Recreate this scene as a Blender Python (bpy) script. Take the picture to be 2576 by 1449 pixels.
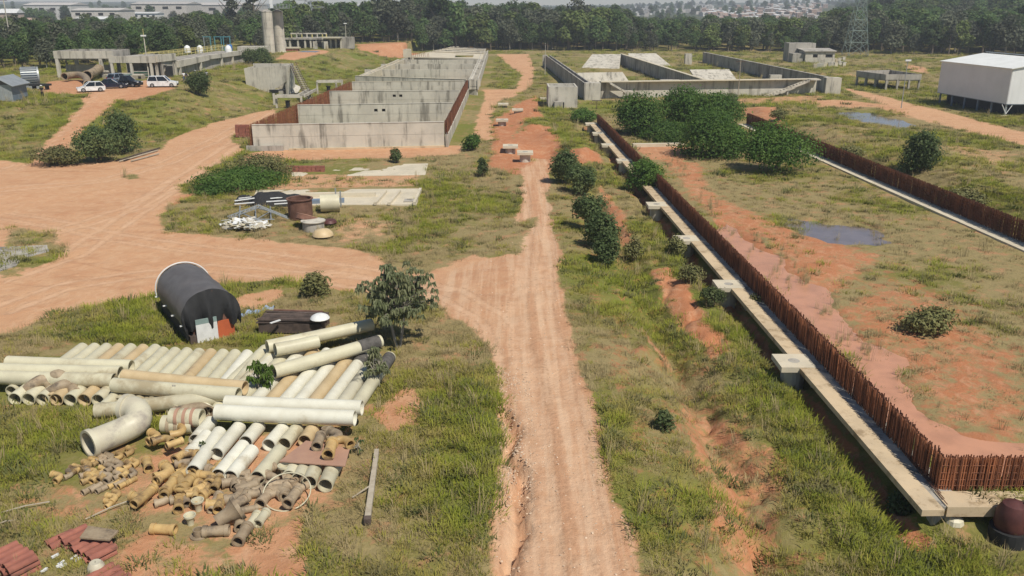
import bpy, math, random
import numpy as np
from mathutils import Vector, Matrix

for o in list(bpy.data.objects):
    bpy.data.objects.remove(o)
S = bpy.context.scene
C = S.collection
R = math.radians
rng = random.Random(7)
nr = np.random.default_rng(11)

# ---------------------------------------------------------------- camera
FPX, HCAM = 2150.0, 16.0                       # focal length in px of a 2576 px wide frame, camera height
PITCH = math.atan((724.5 - 14) / FPX)
cd = bpy.data.cameras.new('camera')
cam = bpy.data.objects.new('camera', cd); C.objects.link(cam)
cam.location = (0, 0, HCAM)
cam.rotation_euler = (math.pi / 2 - PITCH, 0, 0)
cd.sensor_width = 36.0
cd.lens = 36.0 * FPX / 2576.0
cd.clip_start = 0.5; cd.clip_end = 9000
S.camera = cam
# ---------------------------------------------------------------- sky, sun, exposure
SUN = Vector((0.37, -0.45, 0.81)).normalized()
w = bpy.data.worlds.new('World'); S.world = w; w.use_nodes = True
nt = w.node_tree
sky = nt.nodes.new('ShaderNodeTexSky'); sky.sky_type = 'NISHITA'
sky.sun_disc = False
sky.sun_elevation = math.asin(SUN.z)
sky.sun_rotation = math.atan2(SUN.x, SUN.y)
sky.air_density = 1.0; sky.dust_density = 0.0; sky.ozone_density = 3.0
bg = nt.nodes['Background']
nt.links.new(sky.outputs[0], bg.inputs[0]); bg.inputs[1].default_value = 0.075
sd_ = bpy.data.lights.new('sun', 'SUN'); sd_.energy = 4.6; sd_.angle = R(0.53); sd_.color = (1.0, 0.94, 0.83)
sun = bpy.data.objects.new('sun', sd_); C.objects.link(sun)
sun.rotation_euler = SUN.to_track_quat('Z', 'Y').to_euler()
sun.location = (40, -30, 120)
S.view_settings.view_transform = 'Standard'; S.view_settings.look = 'None'
S.view_settings.exposure = 0.03; S.view_settings.gamma = 1.0
S.view_settings.use_curve_mapping = False
S.render.engine = 'CYCLES'
S.cycles.max_bounces = 6; S.cycles.transparent_max_bounces = 4

# ---------------------------------------------------------------- surveying helpers
_c, _s = math.cos(PITCH), math.sin(PITCH)
def G(px, py, z=0.0):
    """ground point on the level z under a survey mark of the photograph (2576 x 1449)"""
    u = (px - 1288.0) / FPX; v = -(py - 724.5) / FPX
    d = (u, _c + v * _s, -_s + v * _c)
    t = (z - HCAM) / d[2]
    return Vector((d[0] * t, d[1] * t, z))
def HT(py, Y):
    """height of a mark at depth Y"""
    v = -(py - 724.5) / FPX
    return HCAM + (-_s + v * _c) * Y / (_c + v * _s)
def XA(px, py, Y):
    u = (px - 1288.0) / FPX; v = -(py - 724.5) / FPX
    return u * Y / (_c + v * _s)

# ---------------------------------------------------------------- mesh helpers
WLOC = {}
class MB:
    def __init__(s): s.v = []; s.f = []; s.m = []
    def add(s, vs, fs, mi=0):
        n = len(s.v); s.v.extend([tuple(p) for p in vs])
        s.f.extend([tuple(i + n for i in f) for f in fs]); s.m.extend([mi] * len(fs)); return s
    def hexa(s, p, mi=0):
        return s.add(p, [(0, 3, 2, 1), (4, 5, 6, 7), (0, 1, 5, 4), (1, 2, 6, 5), (2, 3, 7, 6), (3, 0, 4, 7)], mi)
    def box(s, c, d, rz=0.0, mi=0):
        hx, hy, hz = d[0] / 2, d[1] / 2, d[2] / 2; cs, sn = math.cos(rz), math.sin(rz); p = []
        for z in (-hz, hz):
            for x, y in ((-hx, -hy), (hx, -hy), (hx, hy), (-hx, hy)):
                p.append((c[0] + x * cs - y * sn, c[1] + x * sn + y * cs, c[2] + z))
        return s.hexa(p, mi)
    def wall(s, a, b, t, z0, z1, mi=0, side=0.0):
        """upright slab from a to b, thickness t (side -1..1 shifts it), z0/z1 may be pairs"""
        d = Vector((b[0] - a[0], b[1] - a[1])); L = d.length
        if L < 1e-6: return s
        d /= L; n = Vector((-d.y, d.x)) * t / 2; o = n * side
        za = z0 if isinstance(z0, tuple) else (z0, z0); zb = z1 if isinstance(z1, tuple) else (z1, z1)
        A = Vector((a[0], a[1])) + o; B = Vector((b[0], b[1])) + o
        q = [A - n, B - n, B + n, A + n]
        return s.hexa([(q[0].x, q[0].y, za[0]), (q[1].x, q[1].y, za[1]), (q[2].x, q[2].y, za[1]), (q[3].x, q[3].y, za[0]),
                       (q[0].x, q[0].y, zb[0]), (q[1].x, q[1].y, zb[1]), (q[2].x, q[2].y, zb[1]), (q[3].x, q[3].y, zb[0])], mi)
    def holed(s, a, b, t, z0, z1, holes, mi=0):
        a = Vector((a[0], a[1])); b = Vector((b[0], b[1])); L = (b - a).length; d = (b - a) / L
        us = sorted({0.0, L} | {h[0] for h in holes} | {h[1] for h in holes})
        for u0, u1 in zip(us, us[1:]):
            zs = sorted({z0, z1} | {z for h in holes if h[0] <= u0 + 1e-4 and h[1] >= u1 - 1e-4 for z in (h[2], h[3])})
            for q0, q1 in zip(zs, zs[1:]):
                if any(h[0] <= u0 + 1e-4 and h[1] >= u1 - 1e-4 and h[2] <= q0 + 1e-4 and h[3] >= q1 - 1e-4 for h in holes): continue
                s.wall(a + d * u0, a + d * u1, t, q0, q1, mi)
        return s
    def tube(s, path, r, n=8, mi=0, cap=True, inner=None):
        P = [Vector(p) for p in path]; k = len(P); rr = r if isinstance(r, (list, tuple)) else [r] * k
        rings = []; up = None
        for i, p in enumerate(P):
            t = (P[min(i + 1, k - 1)] - P[max(i - 1, 0)]).normalized()
            if up is None:
                up = Vector((0, 0, 1)) if abs(t.z) < 0.9 else Vector((1, 0, 0))
            x = up.cross(t).normalized(); y = t.cross(x).normalized(); up = y
            rings.append((p, x, y, rr[i]))
        def skin(off, flip):
            vs = []
            for p, x, y, q in rings:
                q = q - off
                for j in range(n):
                    a = 2 * math.pi * j / n; vs.append(p + x * (math.cos(a) * q) + y * (math.sin(a) * q))
            fs = []
            for i in range(k - 1):
                for j in range(n):
                    f = (i * n + j, i * n + (j + 1) % n, (i + 1) * n + (j + 1) % n, (i + 1) * n + j)
                    fs.append(f[::-1] if flip else f)
            return vs, fs
        vs, fs = skin(0, False)
        if inner is None:
            if cap:
                fs.append(tuple(range(n))[::-1]); fs.append(tuple((k - 1) * n + j for j in range(n)))
            return s.add(vs, fs, mi)
        v2, f2 = skin(inner, True); o = len(vs)
        fs += [tuple(i + o for i in f) for f in f2]
        for j in range(n):
            j2 = (j + 1) % n
            fs.append((j2, j, o + j, o + j2))
            e = (k - 1) * n; fs.append((e + j, e + j2, o + e + j2, o + e + j))
        return s.add(vs + v2, fs, mi)
    def lathe(s, c, prof, n=24, mi=0):
        vs = []; fs = []
        for r, z in prof:
            for j in range(n):
                a = 2 * math.pi * j / n; vs.append((c[0] + r * math.cos(a), c[1] + r * math.sin(a), c[2] + z))
        for i in range(len(prof) - 1):
            for j in range(n):
                fs.append((i * n + j, i * n + (j + 1) % n, (i + 1) * n + (j + 1) % n, (i + 1) * n + j))
        return s.add(vs, fs, mi)
    def quad(s, a, b, c, d, mi=0): return s.add([a, b, c, d], [(0, 1, 2, 3)], mi)
    def mesh(s, name, mats, org=(0, 0, 0), smooth=False):
        me = bpy.data.meshes.new(name)
        me.from_pydata([(p[0] - org[0], p[1] - org[1], p[2] - org[2]) for p in s.v], [], s.f)
        mats = mats if isinstance(mats, (list, tuple)) else [mats]
        for m in mats: me.materials.append(m)
        if len(mats) > 1: me.polygons.foreach_set('material_index', s.m)
        if smooth:
            me.polygons.foreach_set('use_smooth', [True] * len(s.f))
            try: me.set_sharp_from_angle(angle=R(38))
            except Exception: pass
        me.update(); return me
    def build(s, name, mats, parent=None, org=None, smooth=False, label=None):
        if parent is not None: org = WLOC[parent.name]
        elif org is None: org = (0, 0, 0)
        o = bpy.data.objects.new(name, s.mesh(name, mats, org, smooth)); C.objects.link(o)
        if parent is not None: o.parent = parent
        else: o.location = org
        WLOC[o.name] = Vector(org)
        if label: o['label'] = label
        return o
def tag(o, label=None, cat=None, group=None, kind=None):
    for k, v in (('label', label), ('category', cat), ('group', group), ('kind', kind)):
        if v: o[k] = v
    return o
def thing(name, label, cat, loc=(0, 0, 0), group=None, rz=0.0):
    o = bpy.data.objects.new(name, None); C.objects.link(o); o.empty_display_size = 0.3
    o.location = loc; o.rotation_euler = (0, 0, rz); WLOC[o.name] = Vector(loc)
    return tag(o, label, cat, group)
def local(o): WLOC[o.name] = Vector((0, 0, 0)); return o          # parts are given in the thing's own frame
def dup(root, loc, rz=0.0, label=None, scale=None):
    r = root.copy(); C.objects.link(r); r.location = loc; r.rotation_euler = (0, 0, rz)
    if scale is not None: r.scale = scale
    if label: r['label'] = label
    for ch in root.children:
        c = ch.copy(); C.objects.link(c); c.parent = r
        for g in ch.children:
            d = g.copy(); C.objects.link(d); d.parent = c
    return r
def piece(me, name, parent, loc=(0, 0, 0), rot=(0, 0, 0), scale=(1, 1, 1)):
    o = bpy.data.objects.new(name, me); C.objects.link(o); o.parent = parent
    o.location = Vector(loc) - WLOC[parent.name] if parent else loc
    o.rotation_euler = rot; o.scale = scale; return o
NTH = ['first', 'second', 'third', 'fourth', 'fifth', 'sixth', 'seventh', 'eighth', 'ninth', 'tenth', 'eleventh', 'twelfth',
       'thirteenth', 'fourteenth', 'fifteenth', 'sixteenth']

# ---------------------------------------------------------------- material helpers
class NB:
    def __init__(s, name):
        s.mat = bpy.data.materials.new(name); s.mat.use_nodes = True
        s.t = s.mat.node_tree; s.p = s.t.nodes['Principled BSDF']; s.out = s.t.nodes['Material Output']
        s.co = s.n('ShaderNodeTexCoord').outputs['Object']
    def n(s, typ, **kw):
        x = s.t.nodes.new(typ)
        for k, v in kw.items(): setattr(x, k, v)
        return x
    def put(s, sock, v):
        if isinstance(v, bpy.types.NodeSocket): s.t.links.new(v, sock)
        elif v is not None:
            if hasattr(sock.default_value, '__len__') and hasattr(v, '__len__') and len(sock.default_value) == 4 and len(v) == 3: v = (*v, 1)
            sock.default_value = v
    def world(s): return s.n('ShaderNodeNewGeometry').outputs['Position']
    def noise(s, scale, detail=3, rough=0.55, vec=None, stretch=None, dist=0.0):
        x = s.n('ShaderNodeTexNoise'); x.inputs['Scale'].default_value = scale; x.inputs['Detail'].default_value = detail
        x.inputs['Roughness'].default_value = rough; x.inputs['Distortion'].default_value = dist
        v = vec if vec is not None else s.co
        if stretch:
            m = s.n('ShaderNodeMapping'); m.inputs['Scale'].default_value = stretch; s.t.links.new(v, m.inputs[0]); v = m.outputs[0]
        s.t.links.new(v, x.inputs['Vector']); return x.outputs['Fac']
    def math(s, op, a, b=None, c=None, clamp=False):
        x = s.n('ShaderNodeMath', operation=op, use_clamp=clamp)
        s.put(x.inputs[0], a)
        if b is not None: s.put(x.inputs[1], b)
        if c is not None: s.put(x.inputs[2], c)
        return x.outputs[0]
    def ss(s, v, lo, hi):
        x = s.n('ShaderNodeMapRange', interpolation_type='SMOOTHSTEP'); s.put(x.inputs[0], v)
        x.inputs[1].default_value = lo; x.inputs[2].default_value = hi; return x.outputs[0]
    def mix(s, f, a, b, mode='MIX'):
        x = s.n('ShaderNodeMix', data_type='RGBA', blend_type=mode)
        s.put(x.inputs[0], f); s.put(x.inputs[6], a); s.put(x.inputs[7], b); return x.outputs[2]
    def attr(s, name, typ='GEOMETRY'):
        x = s.n('ShaderNodeAttribute', attribute_type=typ, attribute_name=name); return x
    def orand(s): return s.n('ShaderNodeObjectInfo').outputs['Random']
    def island(s): return s.n('ShaderNodeNewGeometry').outputs['Random Per Island']
    def bump(s, h, strength=0.3, dist=0.05):
        b = s.n('ShaderNodeBump'); b.inputs['Strength'].default_value = strength; b.inputs['Distance'].default_value = dist
        s.t.links.new(h, b.inputs['Height']); s.t.links.new(b.outputs[0], s.p.inputs['Normal'])
    def fin(s, col, rough=0.8, metal=0.0, spec=0.3):
        s.put(s.p.inputs['Base Color'], col); s.put(s.p.inputs['Roughness'], rough); s.put(s.p.inputs['Metallic'], metal)
        s.p.inputs['Specular IOR Level'].default_value = spec
        return s.mat
def plain(name, a, b=None, scale=2.0, rough=0.8, metal=0.0, var=0.12, spec=0.3, bump=0.0, dirt=None, dirtlo=0.55, streak=None):
    m = NB(name); f = m.noise(scale, 5, 0.6, vec=m.world())
    col = m.mix(m.ss(f, 0.3, 0.7), a, b or tuple(x * 0.75 for x in a))
    if dirt:
        d = m.noise(scale * 0.45, 6, 0.65, vec=m.world(), stretch=streak)
        col = m.mix(m.ss(d, dirtlo, dirtlo + 0.16), col, dirt)
    if var:
        h = m.math('MULTIPLY_ADD', m.orand(), 2 * var, 1 - var)
        c = m.n('ShaderNodeCombineColor'); 
        for i in range(3): m.t.links.new(h, c.inputs[i])
        col = m.mix(1.0, col, c.outputs[0], 'MULTIPLY')
    if bump: m.bump(m.noise(scale * 6, 4, 0.6, vec=m.world()), bump, 0.03)
    return m.fin(col, rough, metal, spec)
def concrete(name, base, dark, amount=0.52, streak=(0.9, 0.9, 0.10), rough=0.88, patch=0.5):
    m = NB(name); W = m.world()
    n1 = m.noise(0.35, 4, 0.6, vec=W); n2 = m.noise(2.2, 5, 0.65, vec=W)
    n3 = m.noise(1.2, 5, 0.7, vec=W, stretch=streak); n4 = m.noise(14, 4, 0.7, vec=W)
    col = m.mix(m.ss(n1, 0.35, 0.65), base, tuple(x * (1 - patch * 0.35) for x in base))
    col = m.mix(m.math('MULTIPLY', m.ss(n2, 0.45, 0.75), 0.35), col, tuple(x * y for x, y in zip(base, (1.12, 1.05, 0.95))))
    st = m.math('MULTIPLY', m.ss(n3, amount, amount + 0.16), m.ss(n1, 0.3, 0.55))
    col = m.mix(m.math('MULTIPLY', st, 0.8), col, dark)
    col = m.mix(m.math('MULTIPLY', m.ss(n4, 0.58, 0.75), 0.25), col, dark)
    m.bump(n4, 0.25, 0.02)
    return m.fin(col, rough, 0, 0.25)
def leafmat(name, a, b, c, trans=0.25, rnd=0.3):
    m = NB(name); W = m.world()
    n = m.noise(0.55, 3, 0.6, vec=W); i = m.island(); r = m.orand()
    col = m.mix(i, a, b); col = m.mix(m.math('MULTIPLY', m.ss(n, 0.42, 0.7), 0.7), col, c)
    h = m.math('MULTIPLY_ADD', r, 2 * rnd, 1 - rnd); cc = m.n('ShaderNodeCombineColor')
    for k in range(3): m.t.links.new(h, cc.inputs[k])
    col = m.mix(1.0, col, cc.outputs[0], 'MULTIPLY')
    m.fin(col, 0.65, 0, 0.25)
    tr = m.n('ShaderNodeBsdfTranslucent'); m.t.links.new(col, tr.inputs[0])
    mx = m.n('ShaderNodeMixShader'); mx.inputs[0].default_value = trans
    m.t.links.new(m.p.outputs[0], mx.inputs[1]); m.t.links.new(tr.outputs[0], mx.inputs[2]); m.t.links.new(mx.outputs[0], m.out.inputs[0])
    return m.mat
M = {}
M['conc'] = concrete('weathered concrete', (0.56, 0.52, 0.44), (0.16, 0.145, 0.12), 0.485)
M['conc_old'] = concrete('dark weathered concrete', (0.42, 0.39, 0.34), (0.12, 0.11, 0.095), 0.46)
M['conc_pale'] = concrete('pale fresh concrete', (0.62, 0.55, 0.42), (0.25, 0.21, 0.15), 0.6)
M['conc_foot'] = concrete('sandy footing concrete', (0.60, 0.47, 0.31), (0.26, 0.18, 0.10), 0.49, (0.9, 0.9, 0.9))
M['rebar'] = plain('rusty rebar', (0.21, 0.082, 0.042), (0.12, 0.050, 0.030), 1.4, 0.85, 0.0, 0.35)
M['rebar_red'] = plain('orange rusty rebar', (0.40, 0.155, 0.072), (0.26, 0.10, 0.052), 1.4, 0.85, 0.0, 0.3)
M['rust'] = plain('rusty steel', (0.23, 0.12, 0.085), (0.14, 0.07, 0.05), 2.2, 0.8, 0.1, 0.12)
M['pvc'] = plain('cream pipe plastic', (0.60, 0.56, 0.40), (0.50, 0.46, 0.33), 1.0, 0.45, 0, 0.06, 0.4, dirt=(0.36, 0.30, 0.19), dirtlo=0.52)
M['pvc_white'] = plain('white pipe plastic', (0.70, 0.68, 0.57), (0.60, 0.57, 0.46), 1.0, 0.45, 0, 0.05, 0.4, dirt=(0.42, 0.36, 0.25), dirtlo=0.53)
M['pvc_tan'] = plain('tan stained pipe plastic', (0.57, 0.44, 0.26), (0.48, 0.36, 0.20), 1.2, 0.5, 0, 0.08, 0.35, dirt=(0.30, 0.20, 0.11), dirtlo=0.56)
M['pvc_mossy'] = plain('moss stained pipe plastic', (0.62, 0.58, 0.44), (0.52, 0.48, 0.36), 1.0, 0.55, 0, 0.06, 0.3, dirt=(0.06, 0.055, 0.045), dirtlo=0.47)
M['fit'] = plain('ochre fitting plastic', (0.52, 0.36, 0.15), (0.40, 0.26, 0.11), 3.0, 0.5, 0, 0.2, 0.35, dirt=(0.17, 0.11, 0.06), dirtlo=0.5)
M['fit_grey'] = plain('grey fitting plastic', (0.38, 0.30, 0.20), (0.27, 0.20, 0.13), 3.0, 0.6, 0, 0.15, 0.3, dirt=(0.14, 0.11, 0.08), dirtlo=0.52)
M['fibre'] = plain('grey fibreglass', (0.58, 0.54, 0.40), (0.50, 0.45, 0.34), 1.1, 0.4, 0, 0.05, 0.5, dirt=(0.30, 0.26, 0.22), dirtlo=0.55)
M['white_sheet'] = plain('white sheet metal', (0.78, 0.78, 0.77), (0.72, 0.72, 0.71), 0.4, 0.45, 0.0, 0.0, 0.4)
M['roof_white'] = plain('white roof sheet', (0.84, 0.84, 0.80), (0.76, 0.76, 0.72), 0.5, 0.5, 0.0, 0.0, 0.4)
M['dark'] = plain('dark opening', (0.02, 0.02, 0.02), None, 1, 0.9, 0, 0)
M['undercroft_shade'] = plain('dark undercroft shade', (0.045, 0.05, 0.06), None, 2, .9, 0, 0)  # near-black colour stands in for the shade under the raised floor
M['soot'] = plain('soot and grime', (0.07, 0.066, 0.06), (0.12, 0.11, 0.10), 5, .85, 0, 0, dirt=(0.45, 0.42, 0.34), dirtlo=0.60)
M['tarp'] = plain('black tarpaulin', (0.135, 0.125, 0.122), (0.10, 0.092, 0.09), 1.5, 0.55, 0, 0.0, 0.4)
M['tarp_dark'] = plain('black mesh cloth', (0.022, 0.022, 0.023), (0.032, 0.032, 0.033), 2.5, 0.75, 0, 0.0, 0.3)
M['wood_dark'] = plain('dark weathered timber', (0.11, 0.08, 0.065), (0.06, 0.045, 0.038), 3, 0.85, 0, 0.25, bump=0.4)
M['wood'] = plain('pale weathered timber', (0.42, 0.37, 0.29), (0.32, 0.27, 0.20), 3, 0.85, 0, 0.15, bump=0.3)
M['clay'] = plain('red clay tile', (0.34, 0.13, 0.09), (0.25, 0.095, 0.07), 3, 0.8, 0, 0.18, dirt=(0.14, 0.07, 0.05), dirtlo=0.55)
M['galv'] = plain('galvanised steel', (0.42, 0.44, 0.44), (0.34, 0.36, 0.36), 1.0, 0.5, 0.4, 0.05)
M['green_steel'] = plain('green grey steel lattice', (0.20, 0.27, 0.24), (0.26, 0.31, 0.28), 1, 0.6, 0.2, 0)
M['yellow'] = plain('yellow handrail paint', (0.58, 0.50, 0.20), None, 2, 0.6, 0, 0.05)
M['teal'] = plain('teal painted steel', (0.10, 0.30, 0.34), None, 2, 0.5, 0, 0.05)
M['blue'] = plain('blue plastic', (0.06, 0.20, 0.52), None, 2, 0.4, 0, 0.05)
M['bluecloth'] = plain('pale blue sheet', (0.22, 0.32, 0.50), (0.36, 0.43, 0.55), 3, 0.7, 0, 0.05)
M['green_box'] = plain('green painted steel', (0.05, 0.16, 0.10), None, 2, 0.5, 0, 0.1)
M['teal_box'] = plain('pale green machinery', (0.25, 0.33, 0.31), None, 2, 0.5, 0, 0.1)
M['orange'] = plain('orange panel', (0.50, 0.12, 0.045), (0.42, 0.10, 0.04), 2, 0.7, 0, 0)
M['whiteplas'] = plain('white sack', (0.74, 0.74, 0.72), (0.62, 0.62, 0.60), 3, 0.6, 0, 0.05)
M['paint_white'] = plain('white car paint', (0.80, 0.80, 0.79), None, 2, 0.25, 0, 0, 0.5)
M['paint_navy'] = plain('dark blue car paint', (0.018, 0.022, 0.045), None, 2, 0.22, 0, 0, 0.5)
M['paint_black'] = plain('black car paint', (0.015, 0.015, 0.018), None, 2, 0.25, 0, 0, 0.5)
M['paint_grey'] = plain('grey blue paint', (0.20, 0.25, 0.32), None, 2, 0.4, 0, 0, 0.5)
M['glass'] = plain('tinted car glass', (0.012, 0.015, 0.018), None, 2, 0.08, 0, 0, 0.6)
M['tyre'] = plain('tyre rubber', (0.02, 0.02, 0.02), None, 2, 0.9, 0, 0)
M['rim'] = plain('wheel rim alloy', (0.45, 0.45, 0.46), None, 2, 0.35, 0.6, 0)
M['lamp_red'] = plain('red lamp lens', (0.35, 0.02, 0.02), None, 2, 0.2, 0, 0)
M['lamp_clear'] = plain('clear lamp lens', (0.7, 0.7, 0.7), None, 2, 0.15, 0, 0)
M['bark'] = plain('bark', (0.20, 0.16, 0.12), (0.12, 0.095, 0.07), 3, 0.9, 0, 0.2, bump=0.4)
M['bark_pale'] = plain('pale bark', (0.38, 0.35, 0.29), (0.26, 0.23, 0.18), 3, 0.9, 0, 0.1)
M['skin'] = plain('skin', (0.36, 0.21, 0.14), None, 3, 0.6, 0, 0.1)
M['hair'] = plain('dark hair', (0.02, 0.015, 0.012), None, 3, 0.7, 0, 0)
M['maroon'] = plain('maroon painted steel', (0.12, 0.045, 0.04), (0.08, 0.03, 0.028), 3, 0.5, 0.1, 0, dirt=(0.08, 0.05, 0.04), dirtlo=0.55)
M['plate'] = plain('pinkish rusty plate', (0.42, 0.25, 0.17), (0.36, 0.21, 0.15), 1.5, 0.8, 0, 0)
M['forest_leaf'] = leafmat('forest leaves', (0.055, 0.105, 0.034), (0.105, 0.165, 0.052), (0.15, 0.19, 0.062), 0.4, 0.45)
M['forest_leaf_b'] = leafmat('greyish forest leaves', (0.075, 0.09, 0.055), (0.13, 0.14, 0.088), (0.15, 0.155, 0.09), 0.3, 0.35)
M['forest_leaf_c'] = leafmat('bright forest leaves', (0.085, 0.125, 0.03), (0.14, 0.18, 0.05), (0.18, 0.20, 0.06), 0.3, 0.3)
M['bush_leaf'] = leafmat('bush leaves', (0.058, 0.125, 0.026), (0.115, 0.205, 0.04), (0.16, 0.25, 0.05), 0.45, 0.2)
M['shrub_leaf'] = leafmat('dark glossy shrub leaves', (0.065, 0.105, 0.038), (0.13, 0.175, 0.062), (0.19, 0.215, 0.085), 0.4, 0.2)
M['weed_leaf'] = leafmat('dry weed leaves', (0.13, 0.14, 0.05), (0.21, 0.20, 0.075), (0.26, 0.23, 0.10), 0.25, 0.25)
M['tree_leaf'] = leafmat('drooping tree leaves', (0.17, 0.20, 0.10), (0.27, 0.29, 0.16), (0.30, 0.30, 0.17), 0.4, 0.1)
M['young_leaf'] = leafmat('young sapling leaves', (0.07, 0.13, 0.02), (0.13, 0.20, 0.04), (0.16, 0.20, 0.06), 0.3, 0.1)
# ---------------------------------------------------------------- terrain
def vnoise(x, y, seed=0):
    xi = np.floor(x).astype(np.int64); yi = np.floor(y).astype(np.int64); xf = x - xi; yf = y - yi
    u = xf * xf * (3 - 2 * xf); v = yf * yf * (3 - 2 * yf)
    def h(a, b):
        n = (a * 374761393 + b * 668265263 + seed * 974634777) & 0x7fffffff
        n = ((n ^ (n >> 13)) * 1274126177) & 0x7fffffff
        return ((n ^ (n >> 16)) & 0xffff) / 65535.0
    return (h(xi, yi) * (1 - u) + h(xi + 1, yi) * u) * (1 - v) + (h(xi, yi + 1) * (1 - u) + h(xi + 1, yi + 1) * u) * v
def fbm(x, y, seed=0, o=4):
    s = 0; a = 0.5; t = 0
    for k in range(o):
        s = s + a * vnoise(x, y, seed + k * 17); t += a; a *= 0.5; x = x * 2.03; y = y * 2.03
    return s / t
def sstep(v, a, b):
    t = np.clip((v - a) / (b - a), 0, 1); return t * t * (3 - 2 * t)
def pdist(pts, X, Y, closed=True):
    d = np.full(X.shape, 1e9); n = len(pts)
    for i in range(n if closed else n - 1):
        ax, ay = pts[i][0], pts[i][1]; bx, by = pts[(i + 1) % n][0], pts[(i + 1) % n][1]
        ex, ey = bx - ax, by - ay; L = ex * ex + ey * ey + 1e-9
        t = np.clip(((X - ax) * ex + (Y - ay) * ey) / L, 0, 1)
        d = np.minimum(d, (X - ax - t * ex) ** 2 + (Y - ay - t * ey) ** 2)
    return np.sqrt(d)
def inside(pts, X, Y):
    r = np.zeros(X.shape, bool); n = len(pts)
    for i in range(n):
        ax, ay = pts[i][0], pts[i][1]; bx, by = pts[(i + 1) % n][0], pts[(i + 1) % n][1]
        if ay == by: continue
        r ^= ((ay > Y) != (by > Y)) & (X < (bx - ax) * (Y - ay) / (by - ay) + ax)
    return r
def pmask(pts, X, Y, w):
    """1 inside, 0 outside, soft over w metres"""
    out = np.zeros(X.shape); xs = [p[0] for p in pts]; ys = [p[1] for p in pts]
    b = (X > min(xs) - w) & (X < max(xs) + w) & (Y > min(ys) - w) & (Y < max(ys) + w)
    if not b.any(): return out
    x, y = X[b], Y[b]; d = pdist(pts, x, y); s = np.where(inside(pts, x, y), d, -d)
    out[b] = sstep(s, -w / 2, w / 2); return out
def GP(pl, z=0.0): return [tuple(G(x, y, z))[:2] for x, y in pl]

TERR = 3.5
crest = GP([(-900, 262), (0, 258), (110, 234), (215, 234), (330, 246), (400, 231), (440, 218), (520, 200), (612, 176), (650, 160),
            (720, 147), (790, 131), (870, 120), (940, 113), (1012, 109)], TERR) + [(-36, 330), (-40, 420), (-900, 420)]
toe = GP([(-900, 420), (0, 407), (130, 414), (210, 408), (330, 396), (450, 340), (560, 304), (690, 271), (760, 240), (815, 205),
          (880, 186), (985, 150), (1040, 128)]) + [(-25, 345), (-24, 420), (-1000, 420)]
ramp = [(*G(40, 418, 0)[:2], 0.0), (*G(110, 372, .6)[:2], .6), (*G(190, 316, 1.5)[:2], 1.5), (*G(290, 262, 2.7)[:2], 2.7), (*G(395, 227, 3.5)[:2], 3.5)]
FA, FB = G(2320, 1285), G(1480, 308)           # outer edge of the long left footing of the rebar basin
RA, RB = (36.9, 56.45), (33.9, 122.8)
def lx(a, b, y): return a[0] + (b[0] - a[0]) * (y - a[1]) / (b[1] - a[1])
crack = [G(1258, 1030), G(1275, 1045), G(1297, 1075), G(1285, 1110), G(1268, 1150), G(1290, 1155), G(1313, 1180), G(1300, 1260), G(1305, 1330), G(1280, 1400), G(1268, 1449)]
holes_ = [(G(1375, 382), 2.2, 0.9), (G(1310, 280), 2.0, 0.6), (G(1655, 750), 1.4, .5), (G(1700, 905), 1.2, .5)]
MOUNDS = [(G(1352, 318), 2.6, .9), (G(1432, 372), 2.4, 1.0), (G(1262, 372), 2.2, .8), (G(1340, 292), 2.6, .8), (G(1400, 345), 1.8, .8), (G(1480, 385), 2.2, .7)]
gully = [G(1500, 480), G(1560, 570), G(1620, 690), G(1665, 790), G(1720, 880), G(1765, 980), G(1800, 1050), G(1850, 1120), G(1905, 1220), G(1905, 1320), G(1880, 1449), G(1900, 1600)]
MUD = [(1800, 560), (1850, 572), (1905, 612), (1990, 680), (2050, 745), (2075, 790), (2140, 815), (2200, 865), (2250, 930), (2285, 985), (2330, 1060), (2420, 1085), (2600, 1100), (2700, 1165), (2366, 1172), (2190, 965), (2000, 775), (1870, 645)]
POND = [(1985, 548), (2040, 545), (2130, 562), (2200, 580), (2240, 598), (2200, 606), (2120, 604), (2060, 592), (2010, 572)]
FARPOND = [(2075, 283), (2130, 279), (2200, 284), (2240, 297), (2300, 318), (2285, 326), (2215, 314), (2150, 302), (2090, 294)]
POOLS = [(GP(MUD), .26), (GP(POND), .42), (GP(FARPOND), .55)]
def twin(marks, gap=1.55):
    P = [Vector(q) for q in GP(marks)]; out = [[], []]
    for i, p in enumerate(P):
        d = (P[min(i + 1, len(P) - 1)] - P[max(i - 1, 0)]).normalized(); n = Vector((-d.y, d.x)) * gap / 2; out[0].append(tuple(p + n)); out[1].append(tuple(p - n))
    return out
TRACKS = []
for mk in ([(1420, 1460), (1395, 1250), (1370, 1050), (1345, 900), (1325, 780), (1335, 660), (1350, 560), (1345, 470)], [(1480, 1460), (1430, 1250), (1400, 1050), (1372, 900), (1350, 780), (1352, 660), (1362, 560)], [(1340, 1460), (1330, 1250), (1320, 1050), (1300, 900), (1240, 800), (1130, 735), (960, 690), (760, 655), (560, 630), (400, 610), (260, 590), (120, 560), (0, 540)],
           [(0, 780), (150, 720), (320, 690), (520, 672), (760, 690), (960, 716), (1120, 740)], [(0, 700), (180, 640), (300, 560), (420, 480), (520, 410), (600, 350), (690, 285)], [(-20, 480), (120, 470), (260, 455), (420, 410), (560, 340), (660, 290)], [(20, 430), (110, 380), (200, 318), (300, 262), (380, 228)], [(60, 600), (220, 560), (340, 520), (470, 440), (600, 360)]):
    TRACKS += twin(mk)
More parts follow.
